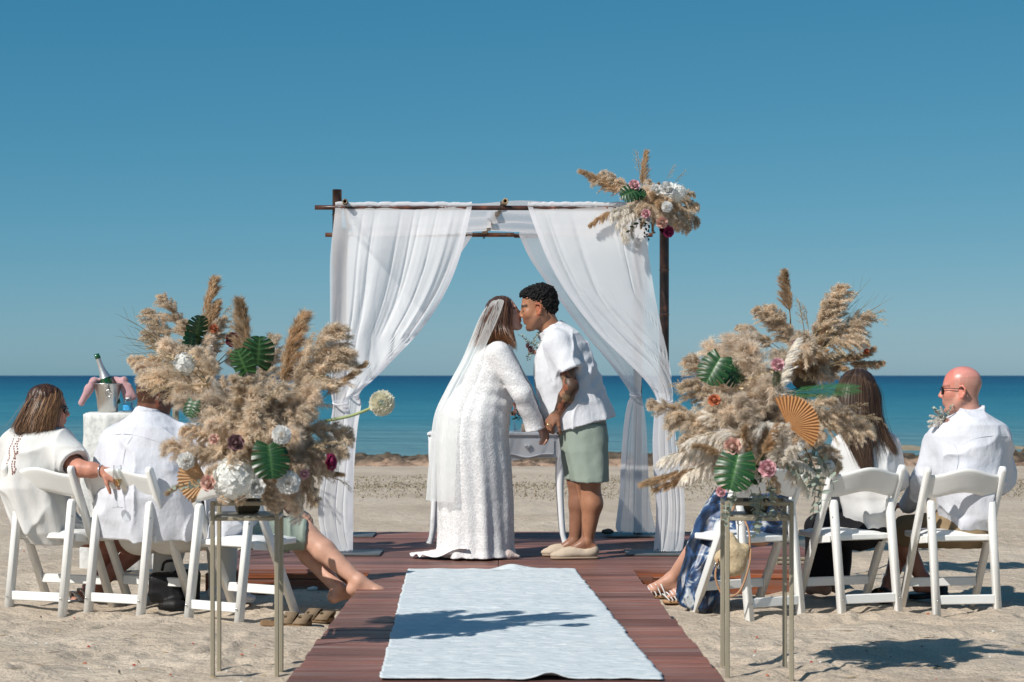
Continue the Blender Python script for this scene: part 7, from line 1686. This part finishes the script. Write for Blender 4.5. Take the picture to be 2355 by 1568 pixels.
def ex_rr(A, q):
    bloom(A, 'rose', ROSE['magenta'], q(1832, 789, -0.2), toC, 0.035); bloom(A, 'rose', ROSE['orange'], q(1992, 808, -0.1), toC, 0.02); bloom(A, 'rose', ROSE['white'], q(1866, 815, -0.2), toC, 0.028)
    for (x, y) in ((1945, 720), (1985, 690), (2010, 690), (1960, 660)): put(A, 'grass_blades', BLD, q(1890, 800, 0), q(x, y, -0.05), wide=0.6)
    for (x0, y0, x1, y1) in ((1870, 800, 1905, 745), (1880, 810, 1930, 770), (1900, 820, 1950, 800), (1860, 790, 1880, 735)): put(A, 'dried_sprig', SPR[x0 % 2], q(x0, y0, -0.15), q(x1, y1, -0.25))
arrangement('tall brown dried grass bouquet above the long-haired woman', 12.45, (1850, 870), 905, [
    ('spike', 1803, 622, 0.0, (1815, 740, 0), 1.6), ('reed', 1744, 692, -0.02, (1825, 790, 0), 1.2), ('reed', 1790, 690, -0.05, (1830, 810, 0), 1.3), ('reed', 1702, 734, 0.0, (1790, 800, 0), 1.0), ('spike', 1705, 750, 0.05, (1790, 810, 0.03), 1.2), ('reed', 1914, 645, 0.0, (1880, 800, 0), 1.3), ('reed', 1890, 680, -0.05, (1870, 810, 0), 1.2), ('reed', 1985, 700, -0.05, (1900, 800, 0), 1.3), ('reed', 1990, 760, -0.1, (1890, 800, -0.05), 1.3), ('wisp', 2025, 705, -0.05, (1920, 760, 0), 1.4), ('wisp', 2022, 720, -0.05, (1920, 770, 0), 1.4), ('spike', 2032, 828, -0.05, (1930, 840, 0), 1.5), ('spike', 1950, 840, -0.2, (1880, 850, -0.1), 1.4), ('spike', 1900, 800, -0.25, (1870, 860, -0.15), 1.5), ('wisp', 1850, 700, 0, (1860, 800, 0), 1.3), ('wisp', 1838, 690, 0, (1850, 800, 0), 1.3), ('fluff', 1780, 840, -0.1, (1830, 860, 0), 1.2), ('spike', 2010, 800, -0.1, (1910, 840, 0), 1.4), ('reed', 1930, 860, -.2, (1880, 860, -.1), 1.)],
    (11, 1860, 800, 95, 70, ['reed', 'reed', 'spike', 'wisp']), 15, ex_rr)
def ex_arch(A, q):
    leaf(A, 'monstera_leaf', MON, q(1446, 444, -0.28), (-0.8, -0.1, -0.3), (-0.1, -1, 0.3), 0.11); leaf(A, 'monstera_leaf', MON, q(1470, 446, -0.26), (0.8, -0.1, -0.3), (0.1, -1, 0.3), 0.08)
    for (m, x, y, d, r_, n) in ((ROSE['white'], 1534, 434, -0.22, 0.048, (0.1, -1, .4)), (ROSE['white'], 1508, 437, -0.16, 0.035, (0, -1, .3)), (ROSE['pink'], 1458, 425, -0.14, 0.034, (0, -1, .4)), (ROSE['pink'], 1485, 491, -0.22, 0.028, (-0.2, -1, 0)), (ROSE['peach'], 1522, 511, -0.2, 0.036, (0.1, -1, -.1)), (ROSE['magenta'], 1537, 533, -0.16, 0.034, (0.3, -1, -.1)), (ROSE['plum'], 1528, 526, -0.12, 0.032, (0.2, -1, -.2)), (ROSE['white'], 1490, 505, -0.2, 0.02, (0, -1, 0))): bloom(A, 'rose', m, q(x, y, d - 0.12), n, r_ * 1.15)
    bloom(A, 'pompom_flower', POM, q(1533, 476, -0.38), toC, 0.036); bloom(A, 'hydrangea', HYD, q(1556, 442, -0.24), toC, 0.052)
    for (x1, y1) in ((1492, 546), (1478, 540), (1440, 530), (1505, 530)): put(A, 'leaf_sprig', GRN, q(1490, 500, -0.1), q(x1, y1, -0.18), wide=0.8)
arrangement('dried flower cluster with white and pink roses fixed atop an arch post', 13.0, (1505, 470), 500, [
    ('spike', 1336, 386, -0.05, (1450, 452, -0.05), 0.9), ('reed', 1362, 392, 0.0, (1450, 440, 0), 1.2), ('reed', 1390, 382, -0.02, (1455, 445, -0.02), 1.2), ('spike', 1478, 346, 0.0, (1478, 450, 0), 1.2), ('wisp', 1460, 350, 0.0, (1472, 440, 0), 1.0), ('wisp', 1546, 378, 0, (1520, 440, 0), 1.0), ('wisp', 1575, 390, 0, (1530, 440, 0), 1.0), ('reed', 1592, 432, -0.05, (1525, 460, 0), 1.2), ('reed', 1618, 500, -0.05, (1535, 470, 0), 1.2), ('reed', 1562, 524, -0.08, (1525, 475, 0), 1.1), ('reed', 1610, 460, 0, (1535, 465, 0), 1.2), ('spike', 1350, 514, -0.08, (1420, 480, -0.05), 1.4), ('feather', 1390, 478, -0.2, (1475, 478, -0.15), 1.3), ('feather', 1400, 470, -0.15, (1475, 470, -0.15), 1.2), ('feather', 1422, 556, -0.12, (1435, 500, -0.1), 1.3), ('feather', 1440, 545, -0.1, (1455, 500, -0.1), 1.0), ('spike', 1430, 520, -0.18, (1455, 490, -0.15), 1.2), ('spike', 1500, 535, -0.18, (1505, 490, -0.15), 1.2), ('spike', 1475, 525, -0.18, (1490, 485, -0.15), 1.2), ('reed', 1500, 410, -0.05, (1500, 460, -0.03), 1.3), ('reed', 1575, 510, -0.15, (1520, 470, -0.1), 1.2), ('wisp', 1570, 480, -.2, (1530, 490, -.15), 1.2), ('reed', 1598, 520, -0.1, (1530, 480, 0), 1.2), ('reed', 1420, 420, -0.05, (1480, 455, -0.03), 1.2), ('feather', 1405, 488, -0.28, (1480, 482, -0.2), 1.4), ('fluff', 1470, 465, -0.25, (1500, 470, -0.1), 1.2)],
    (12, 1505, 455, 65, 42, ['reed', 'reed', 'fluff', 'spike']), 18, ex_arch)
# long grass wisps and a shadow-casting twig spray off the sunlit side belong to the bouquets above
# ------------------------------------------------------------------ tables and small things
# --- cocktail table under a lace cloth, ice bucket, bottle, towel, water, tumblers
YT = 13.0
tc_ = P(292, 0, YT); ztab = P(0, 948, YT)[2]
def lace_material():
    m = sheer('lace_cloth', (0.80, 0.81, 0.79), 0.80, 0.25); n = m.node_tree; L = n.links.new
    mr = [x for x in n.nodes if x.type == 'MAP_RANGE'][0]; lw = [x for x in n.nodes if x.type == 'LAYER_WEIGHT'][0]
    tc = n.nodes.new('ShaderNodeTexCoord'); t = n.nodes.new('ShaderNodeTexNoise'); t.inputs['Scale'].default_value = 26; t.inputs['Detail'].default_value = 5; L(tc.outputs['Object'], t.inputs[0])
    m2 = n.nodes.new('ShaderNodeMapRange'); m2.inputs[1].default_value = 0.38; m2.inputs[2].default_value = 0.6; m2.inputs[3].default_value = 0.66; m2.inputs[4].default_value = 0.97; L(t.outputs['Fac'], m2.inputs[0])
    mix = [x for x in n.nodes if x.type == 'MIX_SHADER'][-1]; L(m2.outputs[0], mix.inputs[0]); return m
tab = empty('cocktail_table', (tc_[0], YT, 0), 'tall round cocktail table behind the wine-holding woman', 'table')
dk = mat('table_pole', (0.30, 0.30, 0.30), 0.4, 0.5, metal=0.6); wt = mat('table_white', (0.74, 0.745, 0.72), 0.6, 0.3)
V, Fa = lathe([(0.0, 0), (0.265, 0), (0.27, 0.008), (0.27, 0.022), (0.262, 0.028), (0.0, 0.028)], 40, (tc_[0], YT, ztab - 0.030)); add('table_top', V, Fa, wt, tab)
add('pole', *tube([(tc_[0], YT, 0.02), (tc_[0], YT, ztab - 0.03)], 0.03, 14), dk, tab); V, Fa = lathe([(0, 0.02), (0.24, 0.012), (0.25, 0.0)], 30, (tc_[0], YT, 0.0)); add('foot_plate', V, Fa, dk, tab)
n, m = 120, 40; Vc = []
for j in range(m):
    t = j / (m - 1)
    for i in range(n):
        a = 2 * math.pi * i / n; f = math.sin(a * 9 + 0.6 * math.sin(3 * t + a)) + 0.5 * math.sin(a * 17 + 1)
        if t < 0.12: r_ = 0.05 + 0.228 * (t / 0.12); z = ztab + 0.003
        else:
            s = (t - 0.12) / 0.88; r_ = 0.280 + 0.012 * s + (0.022 * f) * min(1, s * 2.5); z = ztab + 0.003 - (ztab - 0.06) * s ** 1.02 - 0.006 * (s > 0)
        Vc.append((tc_[0] + r_ * math.cos(a), YT + r_ * math.sin(a), z))
Fa = [[j * n + i, j * n + (i + 1) % n, (j + 1) * n + (i + 1) % n, (j + 1) * n + i] for j in range(m - 1) for i in range(n)]; Fa.append(list(range(n))[::-1])
o = add('tablecloth', np.array(Vc), Fa, lace_material(), base=(tc_[0], YT, ztab)); tag(o, 'white lace cloth draped over the tall cocktail table', 'tablecloth')
zc = ztab + 0.004
bx = P(248, 0, YT - 0.08)[0]; by = YT - 0.08
inox = mat('brushed_steel', (0.62, 0.60, 0.57), 0.32, 0.5, metal=1.0, noise=(9, 0.08), bump=(30, 0.05, 0.002)); hb = 0.187
V, Fa = lathe([(0.0, 0.0), (0.062, 0.0), (0.064, 0.004), (0.073, 0.10), (0.075, 0.103), (0.088, hb - 0.008), (0.092, hb - 0.006), (0.092, hb), (0.085, hb - 0.002), (0.070, 0.10), (0.06, 0.01), (0.0, 0.01)], 36, (bx, by, zc)); bk = add('ice_bucket', V, Fa, inox, base=(bx, by, zc)); tag(bk, 'brushed steel ice bucket with ring handle on the lace table', 'bucket')
a = np.linspace(0, 2 * np.pi, 22); hc = np.array([bx + 0.022, by - 0.088, zc + 0.125]); add('ring_handle', *tube(np.stack([hc[0] + 0.020 * np.cos(a), hc[1] - 0.006 - 0.004 * np.sin(a), hc[2] - 0.004 + 0.022 * np.sin(a)], 1), 0.0032, 8), inox, bk)
V, Fa = lathe([(0, 0.012), (0.008, 0.010), (0.011, 0.0)], 12, hc + np.array([0, 0.004, 0.018]), axis=(0.2, -1, 0)); add('handle_boss', V, Fa, inox, bk)
ax = unit([-0.32, -0.04, 0.9]); bb = np.array([bx + 0.045, by + 0.01, zc + 0.045]); gg = mat('green_bottle_glass', (0.012, 0.10, 0.03), 0.06, 0.6, trans=0.25, coat=0.6)
V, Fa = lathe([(0, 0), (0.040, 0.0), (0.042, 0.01), (0.042, 0.15), (0.036, 0.19), (0.022, 0.235), (0.0165, 0.27)], 24, bb, axis=ax); bo = add('champagne_bottle', V, Fa, gg, base=bb); tag(bo, 'green champagne bottle with silver foil leaning in the ice bucket', 'bottle')
V, Fa = lathe([(0.0385, 0.186), (0.0235, 0.234), (0.0178, 0.27), (0.0165, 0.305), (0.0162, 0.32)], 24, bb, axis=ax); add('foil', V, Fa, mat('silver_foil', (0.72, 0.72, 0.70), 0.35, 0.5, metal=0.85, bump=(60, 0.3, 0.003)), bo)
V, Fa = lathe([(0.0150, 0.318), (0.0185, 0.322), (0.0185, 0.335), (0.0160, 0.338), (0.0165, 0.352), (0.012, 0.352), (0.012, 0.33), (0.0, 0.33)], 24, bb, axis=ax); add('lip', V, Fa, gg, bo)
# pink towel over the rim, one end each side
pk = mat('pink_towel', (0.50, 0.30, 0.315), 0.95, 0.1, bump=(90, 0.4, 0.004), sheen=0.3)
S = Sdf(0.006, 0.02)
S.cap((bx - 0.088, by - 0.02, zc + hb + 0.012), (bx - 0.115, by - 0.03, zc + hb - 0.04), 0.022, 0.027); S.cap((bx - 0.115, by - 0.03, zc + hb - 0.04), (bx - 0.165, by - 0.03, zc + hb - 0.125), 0.027, 0.022); S.cap((bx - 0.088, by - 0.02, zc + hb + 0.012), (bx + 0.02, by + 0.07, zc + hb + 0.02), 0.022, 0.022)
S.cap((bx + 0.02, by + 0.07, zc + hb + 0.02), (bx + 0.095, by + 0.03, zc + hb + 0.012), 0.022, 0.024); S.cap((bx + 0.095, by + 0.03, zc + hb + 0.012), (bx + 0.125, by + 0.02, zc + hb - 0.085), 0.028, 0.034); S.cap((bx + 0.13, by + 0.02, zc + hb - 0.03), (bx + 0.16, by + 0.02, zc + hb - 0.09), 0.024, 0.024)
V, Q = S.mesh(creases(0.006, (22, 22, 14), 5)); tw = add('towel', V, Q, pk, base=(bx, by, zc + hb)); tag(tw, 'dusty pink towel draped over the ice bucket rim', 'towel')
# water bottle, two tumblers
wx = P(294, 0, YT - 0.12)[0]; wy = YT - 0.12; clr = thin_glass('clear_plastic', (0.86, 0.92, 0.95), 0.06)
V, Fa = lathe([(0, 0), (0.028, 0), (0.031, 0.004), (0.031, 0.055), (0.029, 0.06), (0.031, 0.066), (0.030, 0.075), (0.014, 0.086), (0.014, 0.09)], 24, (wx, wy, zc)); wb = add('water_bottle', V, Fa, clr, base=(wx, wy, zc)); tag(wb, 'small plastic water bottle with blue label beside the ice bucket', 'bottle')
V, Fa = lathe([(0.0318, 0.012), (0.0318, 0.046)], 24, (wx, wy, zc)); add('label_band', V, Fa, mat('blue_label', (0.05, 0.32, 0.60), 0.4, 0.4, noise=(40, 0.5)), wb)
V, Fa = lathe([(0.0, 0.012), (0.0145, 0.012), (0.0145, 0.0), (0.0135, 0.0)], 18, (wx, wy, zc + 0.082)); add('cap', V, Fa, mat('white_cap', (0.75, 0.78, 0.8), 0.4), wb)
for k, (x_, lab) in enumerate(((312, 'clear tumbler touching the water bottle on the lace table'), (326, 'clear tumbler at the far end of the row on the lace table'))):
    c = (P(x_, 0, YT - 0.1)[0], YT - 0.1 + 0.02 * k, zc); V, Fa = lathe([(0, 0.0), (0.021, 0), (0.026, 0.075)], 20, c); t_ = add('tumbler', V, Fa, GLASSM, base=c); tag(t_, lab, 'glass')

# --- white console table with a heart knob behind the couple
YK = 14.0
x0 = P(988, 0, YK)[0]; x1 = P(1300, 0, YK)[0]; ztk = P(0, 994, YK - 0.2)[2]; con = empty('console_table', ((x0 + x1) / 2, YK, DECK_Z), 'white console table with a heart knob behind the couple', 'table'); wp = mat('white_paint', (0.76, 0.765, 0.78), 0.4, 0.4, bump=(30, 0.05, 0.002))
add('top', *box(((x0 + x1) / 2, YK, ztk - 0.012), (x1 - x0 + 0.02, 0.40, 0.024), None, 0.006), wp, con, smooth=False)
# apron with a wavy lower edge
def wavy(y, zt, zb, xa, xb, thick, amp, dip):
    n = 40; V = []
    for s in (0, 1):
        for k, zz in enumerate((0, 1)):
            for i in range(n): u = i / (n - 1); z = zt if zz else zb - amp * math.cos(2 * math.pi * (u - 0.5)) * 0.5 - dip * math.cos(4 * math.pi * (u - 0.5)) * 0.5; V.append((xa + (xb - xa) * u, y + s * thick, z))
    Fa = []; q = lambda s, k, i: (s * 2 + k) * n + i
    for i in range(n - 1): Fa += [[q(0, 0, i), q(0, 0, i + 1), q(0, 1, i + 1), q(0, 1, i)], [q(1, 0, i), q(1, 1, i), q(1, 1, i + 1), q(1, 0, i + 1)], [q(0, 0, i), q(1, 0, i), q(1, 0, i + 1), q(0, 0, i + 1)]]
    return np.array(V), Fa
add('apron', *wavy(YK - 0.175, ztk - 0.025, ztk - 0.185, x0 + 0.02, x1 - 0.02, 0.02, 0.03, 0.012), wp, con, smooth=False); add('apron', *wavy(YK + 0.155, ztk - 0.025, ztk - 0.185, x0 + 0.02, x1 - 0.02, 0.02, 0.03, 0.012), wp, con, smooth=False)
for xx in (x0 + 0.03, x1 - 0.03): add('side_panel', *box((xx, YK, ztk - 0.10), (0.02, 0.30, 0.15)), wp, con, smooth=False)
for s, xa, xb in ((0, x0 + 0.06, (x0 + x1) / 2 - 0.02), (1, (x0 + x1) / 2 + 0.02, x1 - 0.085)):
    dr = add('drawer', *wavy(YK - 0.189, ztk - 0.042, ztk - 0.158, xa, xb, 0.013, 0.022, 0.008), wp, con, smooth=False); add('drawer_edge', *tube([(xa + (xb - xa) * i / 30, YK - 0.190, ztk - 0.158 - 0.011 * math.cos(2 * math.pi * (i / 30 - 0.5)) - 0.004 * math.cos(4 * math.pi * (i / 30 - 0.5))) for i in range(31)], 0.006, 6), wp, dr)
    hx = (xa + xb) / 2 if s == 0 else P(1213, 0, YK)[0]; hz = P(0, 1027, YK - 0.2)[2]; K = Sdf(0.004, 0.008)
    for e in (-1, 1): K.ell((hx + e * 0.011, YK - 0.205, hz + 0.008), (0.014, 0.012, 0.014)); K.cap((hx + e * 0.011, YK - 0.205, hz + 0.004), (hx, YK - 0.205, hz - 0.018), 0.011, 0.004)
    V, Q = K.mesh(); add('heart_knob', V, Q, mat('knob', (0.66, 0.68, 0.69), 0.5, 0.3, voro=(120, 0.5, 0.003)), dr)
for xx in (x0 + 0.03, x1 - 0.03):
    for yy in (YK - 0.16, YK + 0.16):
        s = 1 if xx > 0 else -1; pts = [(xx, yy, ztk - 0.03), (xx, yy, ztk - 0.17), (xx - s * 0.012, yy, ztk - 0.33), (xx - s * 0.006, yy, ztk - 0.52), (xx + s * 0.006, yy, DECK_Z + 0.08), (xx + s * 0.02, yy, DECK_Z + 0.02), (xx + s * 0.026, yy, DECK_Z)]
        add('leg', *tube(bez(pts, 24), np.interp(np.linspace(0, 1, 24), [0, 0.2, 0.45, 0.75, 1], [0.034, 0.032, 0.022, 0.019, 0.024]), 8), wp, con)
# things on it, half hidden between the couple
c = P(1192, 0, YK - 0.05); vz = empty('table_bouquet', (c[0], YK - 0.05, ztk), 'small pink bouquet in a glass on the console table', 'flowers'); V, Fa = lathe([(0, 0), (0.035, 0), (0.04, 0.09)], 18, (c[0], YK - 0.05, ztk)); add('vase', V, Fa, GLASSM, vz)
for k in range(9): a_ = k * 2.4; bloom(vz, 'rose', ROSE[('pink', 'peach', 'white')[k % 3]], (c[0] + 0.045 * math.cos(a_) * (k / 9 + 0.3), YK - 0.05 + 0.04 * math.sin(a_), ztk + 0.13 + 0.022 * (k % 4)), (math.cos(a_) * 0.5, -0.7, 0.6), 0.026)
for k in range(4): put(vz, 'leaf_sprig', GRN, (c[0], YK - 0.05, ztk + 0.08), (c[0] + 0.12 * math.cos(k * 1.7), YK - 0.08, ztk + 0.2), wide=0.9)
c = P(1168 + 38, 0, YK - 0.1); V, Fa = lathe([(0, 0), (0.022, 0.0), (0.022, 0.055), (0.018, 0.058), (0, 0.056)], 18, (c[0], YK - 0.1, ztk)); o = add('candle', V, Fa, mat('wax', (0.62, 0.44, 0.32), 0.5, 0.3, sss=0.1), base=(c[0], YK - 0.1, ztk)); tag(o, 'short blush candle on the console table', 'candle')

# --- buttonholes
def buttonhole(label, c, n, cols, spray=False):
    b = empty('buttonhole', c, label, 'flowers', 'buttonholes'); c = np.array(c)
    for k, (m, dx, dz, r_) in enumerate(cols): bloom(b, 'rose', ROSE[m], c + np.array([dx, -0.01, dz]), n, r_)
    for k in range(7 if not spray else 2): a_ = -0.6 + k * 0.75; put(b, 'eucalyptus', EUC[k % 2], c, c + np.array([0.075 * math.sin(a_), -0.02, 0.09 * math.cos(a_)]) * (1.0 if k else 1.25), wide=1.1)
    if spray:
        for k in range(5): a_ = -1.7 + k * 0.42; put(b, 'white_plume', PL['feather'][k % 3], c, c + np.array([0.095 * math.sin(a_), -0.02, 0.085 * math.cos(a_)]), wide=0.9)
    return b
buttonhole('mauve rose and eucalyptus buttonhole on the chest of the groom', P(1224, 797, YC - 0.03), (-0.8, -0.6, 0.1), [('mauve', -0.012, -0.018, 0.026), ('mauve', -0.03, 0.008, 0.020), ('peach', 0.012, -0.035, 0.018)])
buttonhole('cream dried-flower buttonhole on the bald man', P(2172, 968, 11.08), (-0.7, -0.7, 0.3), [('white', -0.02, 0.02, 0.016), ('peach', 0.01, 0.0, 0.018)], True)

# --- straw bag hanging from the chair rail
YB_ = 10.55
q = lambda x, y, d=0.0: P(x, y, YB_ + d)
bag = empty('straw_bag', q(1682, 1325), 'woven straw handbag hanging from a chair by a leather strap', 'bag'); S = Sdf(0.005, 0.02)
S.cap(q(1679, 1232), q(1684, 1262), 0.022, 0.055); S.ell(q(1684, 1278), (0.088, 0.05, 0.052)); S.cap(q(1655, 1285), q(1712, 1262), 0.030, 0.030); S.ell(q(1682, 1310), (0.055, 0.045, 0.035)); S.ell(q(1690, 1298), (0.06, 0.05, 0.05))
V, Q = S.mesh(lambda p: 0.0022 * np.sin(p[:, 2] * 640 + p[:, 0] * 90) * np.sin(p[:, 0] * 520)); straw = mat('woven_straw', (0.50, 0.395, 0.25), 0.85, 0.15, noise=(70, 0.25), bump=(130, 0.6, 0.004)); add('body', V, Q, straw, bag)
lth = mat('bag_leather', (0.40, 0.22, 0.12), 0.5, 0.35)
for pl in ([(1672, 1232, 0), (1674, 1205, 0.02), (1682, 1180, 0.04), (1690, 1155, 0.12)], [(1724, 1268, -0.01), (1722, 1225, 0.02), (1710, 1190, 0.06), (1700, 1155, 0.12)], [(1650, 1284, -0.03), (1645, 1330, -0.05), (1665, 1370, -0.06), (1700, 1360, -0.05), (1722, 1300, -0.03), (1726, 1262, -0.01)]): add('strap', *tube(bez([q(*p) for p in pl], 22), 0.0058, 6), lth, bag)
a = np.linspace(0, 2 * np.pi, 14); rc = q(1700, 1200, 0.0); add('buckle', *tube(np.stack([rc[0] + 0.012 * np.cos(a), rc[1] + 0 * a, rc[2] + 0.016 * np.sin(a)], 1), 0.0025, 6), STEEL, bag); rc = q(1648, 1300, -0.045); add('buckle', *tube(np.stack([rc[0] + 0.009 * np.cos(a), rc[1] + 0 * a, rc[2] + 0.013 * np.sin(a)], 1), 0.0025, 6), STEEL, bag)

# --- pair of buckled sandals left on the sand
sd = mat('taupe_suede', (0.215, 0.155, 0.10), 0.9, 0.1, noise=(20, 0.12)); so_ = mat('cork', (0.235, 0.15, 0.085), 0.9, 0.1, noise=(60, 0.2))
for k, (xa, ya, yaw, lab) in enumerate(((658, 1425, -0.12, 'taupe two-strap sandal on the sand, nearer the flower stand'), (712, 1418, -0.25, 'taupe two-strap sandal on the sand, nearer the boardwalk'))):
    Yp = FOC * 1.27 / (ya - 863); c = P(xa, ya, Yp); c[2] = float(sand_height(np.array([c[0]]), np.array([c[1]]))[0]) + 0.002; d = (math.cos(yaw), math.sin(yaw)); r_ = empty('sandal', c, lab, 'sandal', 'sandals on the sand')
    add('sole', *sandal_sole(c, d, c[2], 0.265, 0.048, 0.024), so_, r_, smooth=False)
    for u, h_, w_ in ((0.80, 0.042, 0.052), (0.52, 0.054, 0.05)): st = add('strap', *strap(c, d, c[2] + 0.015, u, 0.265, w_, h_, 0.068), sd, r_); dd = unit([d[0], d[1], 0]); add('buckle', *box(c + dd * (u - 0.5) * 0.265 + np.array([-dd[1], dd[0], 0]) * -0.040 + np.array([0, 0, 0.05]), (0.014, 0.005, 0.014), None, 0.002), mat('brass_buckle', (0.16, 0.12, 0.07), 0.5, 0.3), st)
    add('heel_rim', *strap(c, d, c[2] + 0.012, 0.10, 0.265, 0.036, 0.016, 0.02), sd, r_)

# --- black bag under the seats, water bottle by the far chair
S = Sdf(0.008, 0.03); qb = lambda x, y, d=0.0: P(x, y, 11.25 + d)
S.box(qb(385, 1352), (0.10, 0.07, 0.085), None, 0.03); S.box(qb(430, 1350, 0.05), (0.07, 0.06, 0.10), None, 0.03); S.ell(qb(400, 1392, -0.12), (0.07, 0.05, 0.035))
V, Q = S.mesh(creases(0.012, (14, 14, 10), 3)); V[:, 2] = np.maximum(V[:, 2], 0.002); bb_ = add('fabric_bag', V, Q, mat('black_nylon', (0.012, 0.012, 0.013), 0.55, 0.3, bump=(18, 0.4, 0.01)), base=(qb(400, 0)[0], 11.25, 0)); tag(bb_, 'slumped black fabric bag on the sand under the chairs', 'bag')
a0 = qb(372, 1312); add('handle', *tube(bez([a0, a0 + np.array([0.02, 0, 0.05]), a0 + np.array([0.09, 0, 0.05]), a0 + np.array([0.12, 0, -0.01])], 14), 0.008, 6), MATS['black_nylon'], bb_)
c = P(1836, 1395, 11.2); c[2] = 0.0; V, Fa = lathe([(0, 0), (0.034, 0), (0.037, 0.006), (0.035, 0.05), (0.037, 0.055), (0.035, 0.10), (0.037, 0.105), (0.036, 0.17), (0.015, 0.205), (0.015, 0.22)], 22, c); wb2 = add('water_bottle', V, Fa, clr, base=c); tag(wb2, 'large plastic water bottle with blue cap under the chair', 'bottle')
V, Fa = lathe([(0.0, 0.018), (0.017, 0.018), (0.017, 0.0)], 16, c + np.array([0, 0, 0.212])); add('cap', V, Fa, mat('blue_cap', (0.03, 0.14, 0.42), 0.4), wb2); V, Fa = lathe([(0.0375, 0.012), (0.0375, 0.045)], 22, c); add('label_band', V, Fa, mat('deep_blue_label', (0.02, 0.10, 0.36), 0.4), wb2)

# --- weights and litter on the ground
def pebble(name, label, c, r3, col, cat, group=None, seed=1, m=None):
    S = Sdf(max(0.004, min(r3) / 5), 0.01); S.ell(c, r3); V, Q = S.mesh(lambda p: 0.12 * min(r3) * vnoise(p * 40, seed)); o = add(name, V, Q, m or mat('stone_%s' % name, col, 0.75, 0.25, noise=(40, 0.2)), base=c); tag(o, label, cat, group)
pebble('stone', 'flat dark grey stone at the edge of an arch foot plate', P(1397, 1222, 14.45), (0.045, 0.035, 0.02), (0.06, 0.065, 0.06), 'stone')
rp = np.random.default_rng(31); shell = mat('white_shell', (0.70, 0.68, 0.64), 0.5, 0.3, noise=(60, 0.1))
for k in range(12):
    x = rp.uniform(-1.62, -1.0) if k < 9 else rp.uniform(0.85, 1.0); c = np.array([x, DY0 - 0.05 - rp.uniform(0, 0.05), 0.02]); pebble('pebble', 'small white pebble at the foot of the deck edge', c, (rp.uniform(.012, .024), .014, rp.uniform(.011, .018)), None, 'pebble', 'white pebbles along the deck edge', k, shell)
# petals, shells and straws scattered by hundreds
def scatter(name, label, n, size, cols, seed, flat=True):
    r = np.random.default_rng(seed); parts = []
    for i in range(n):
        y = 1 / r.uniform(1 / 16, 1 / 6.4); x = r.uniform(-1, 1) * y * 0.27
        if abs(x) < 1.0: continue
        z = float(sand_height(np.array([x]), np.array([y]))[0]) + 0.004; a = r.uniform(0, 6.28); l = r.uniform(*size); w = l * (0.6 if flat else 0.06); ca, sa = math.cos(a), math.sin(a); h = 0.004 if flat else 0.002
        pts = [(-l, 0, 0.002), (0, -w, 0), (l, 0, 0.002), (0, w, 0), (0, 0, h * 2.2)]; parts.append((np.array([(x + p[0] * ca - p[1] * sa, y + p[0] * sa + p[1] * ca, z + p[2]) for p in pts]), [(0, 1, 4), (1, 2, 4), (2, 3, 4), (3, 0, 4)], np.array(cols[r.integers(0, len(cols))])))
    V, Fa, C = merge(parts); o = add(name, V, Fa, mat('litter', attr=True, rough=0.8, spec=0.15), cols=C); tag(o, label, 'litter', kind='stuff')
scatter('petals', 'dry red petals and shell bits strewn over the sand', 260, (0.005, 0.013), [(0.36, 0.045, 0.025), (0.42, 0.12, 0.06), (0.66, 0.63, 0.58), (0.6, 0.58, 0.52), (0.6, 0.56, 0.5)], 5)
scatter('straws', 'bits of dry straw and twig on the sand', 300, (0.015, 0.06), [(0.36, 0.26, 0.14), (0.20, 0.14, 0.08), (0.12, 0.09, 0.06), (0.42, 0.32, 0.18)], 6, False)
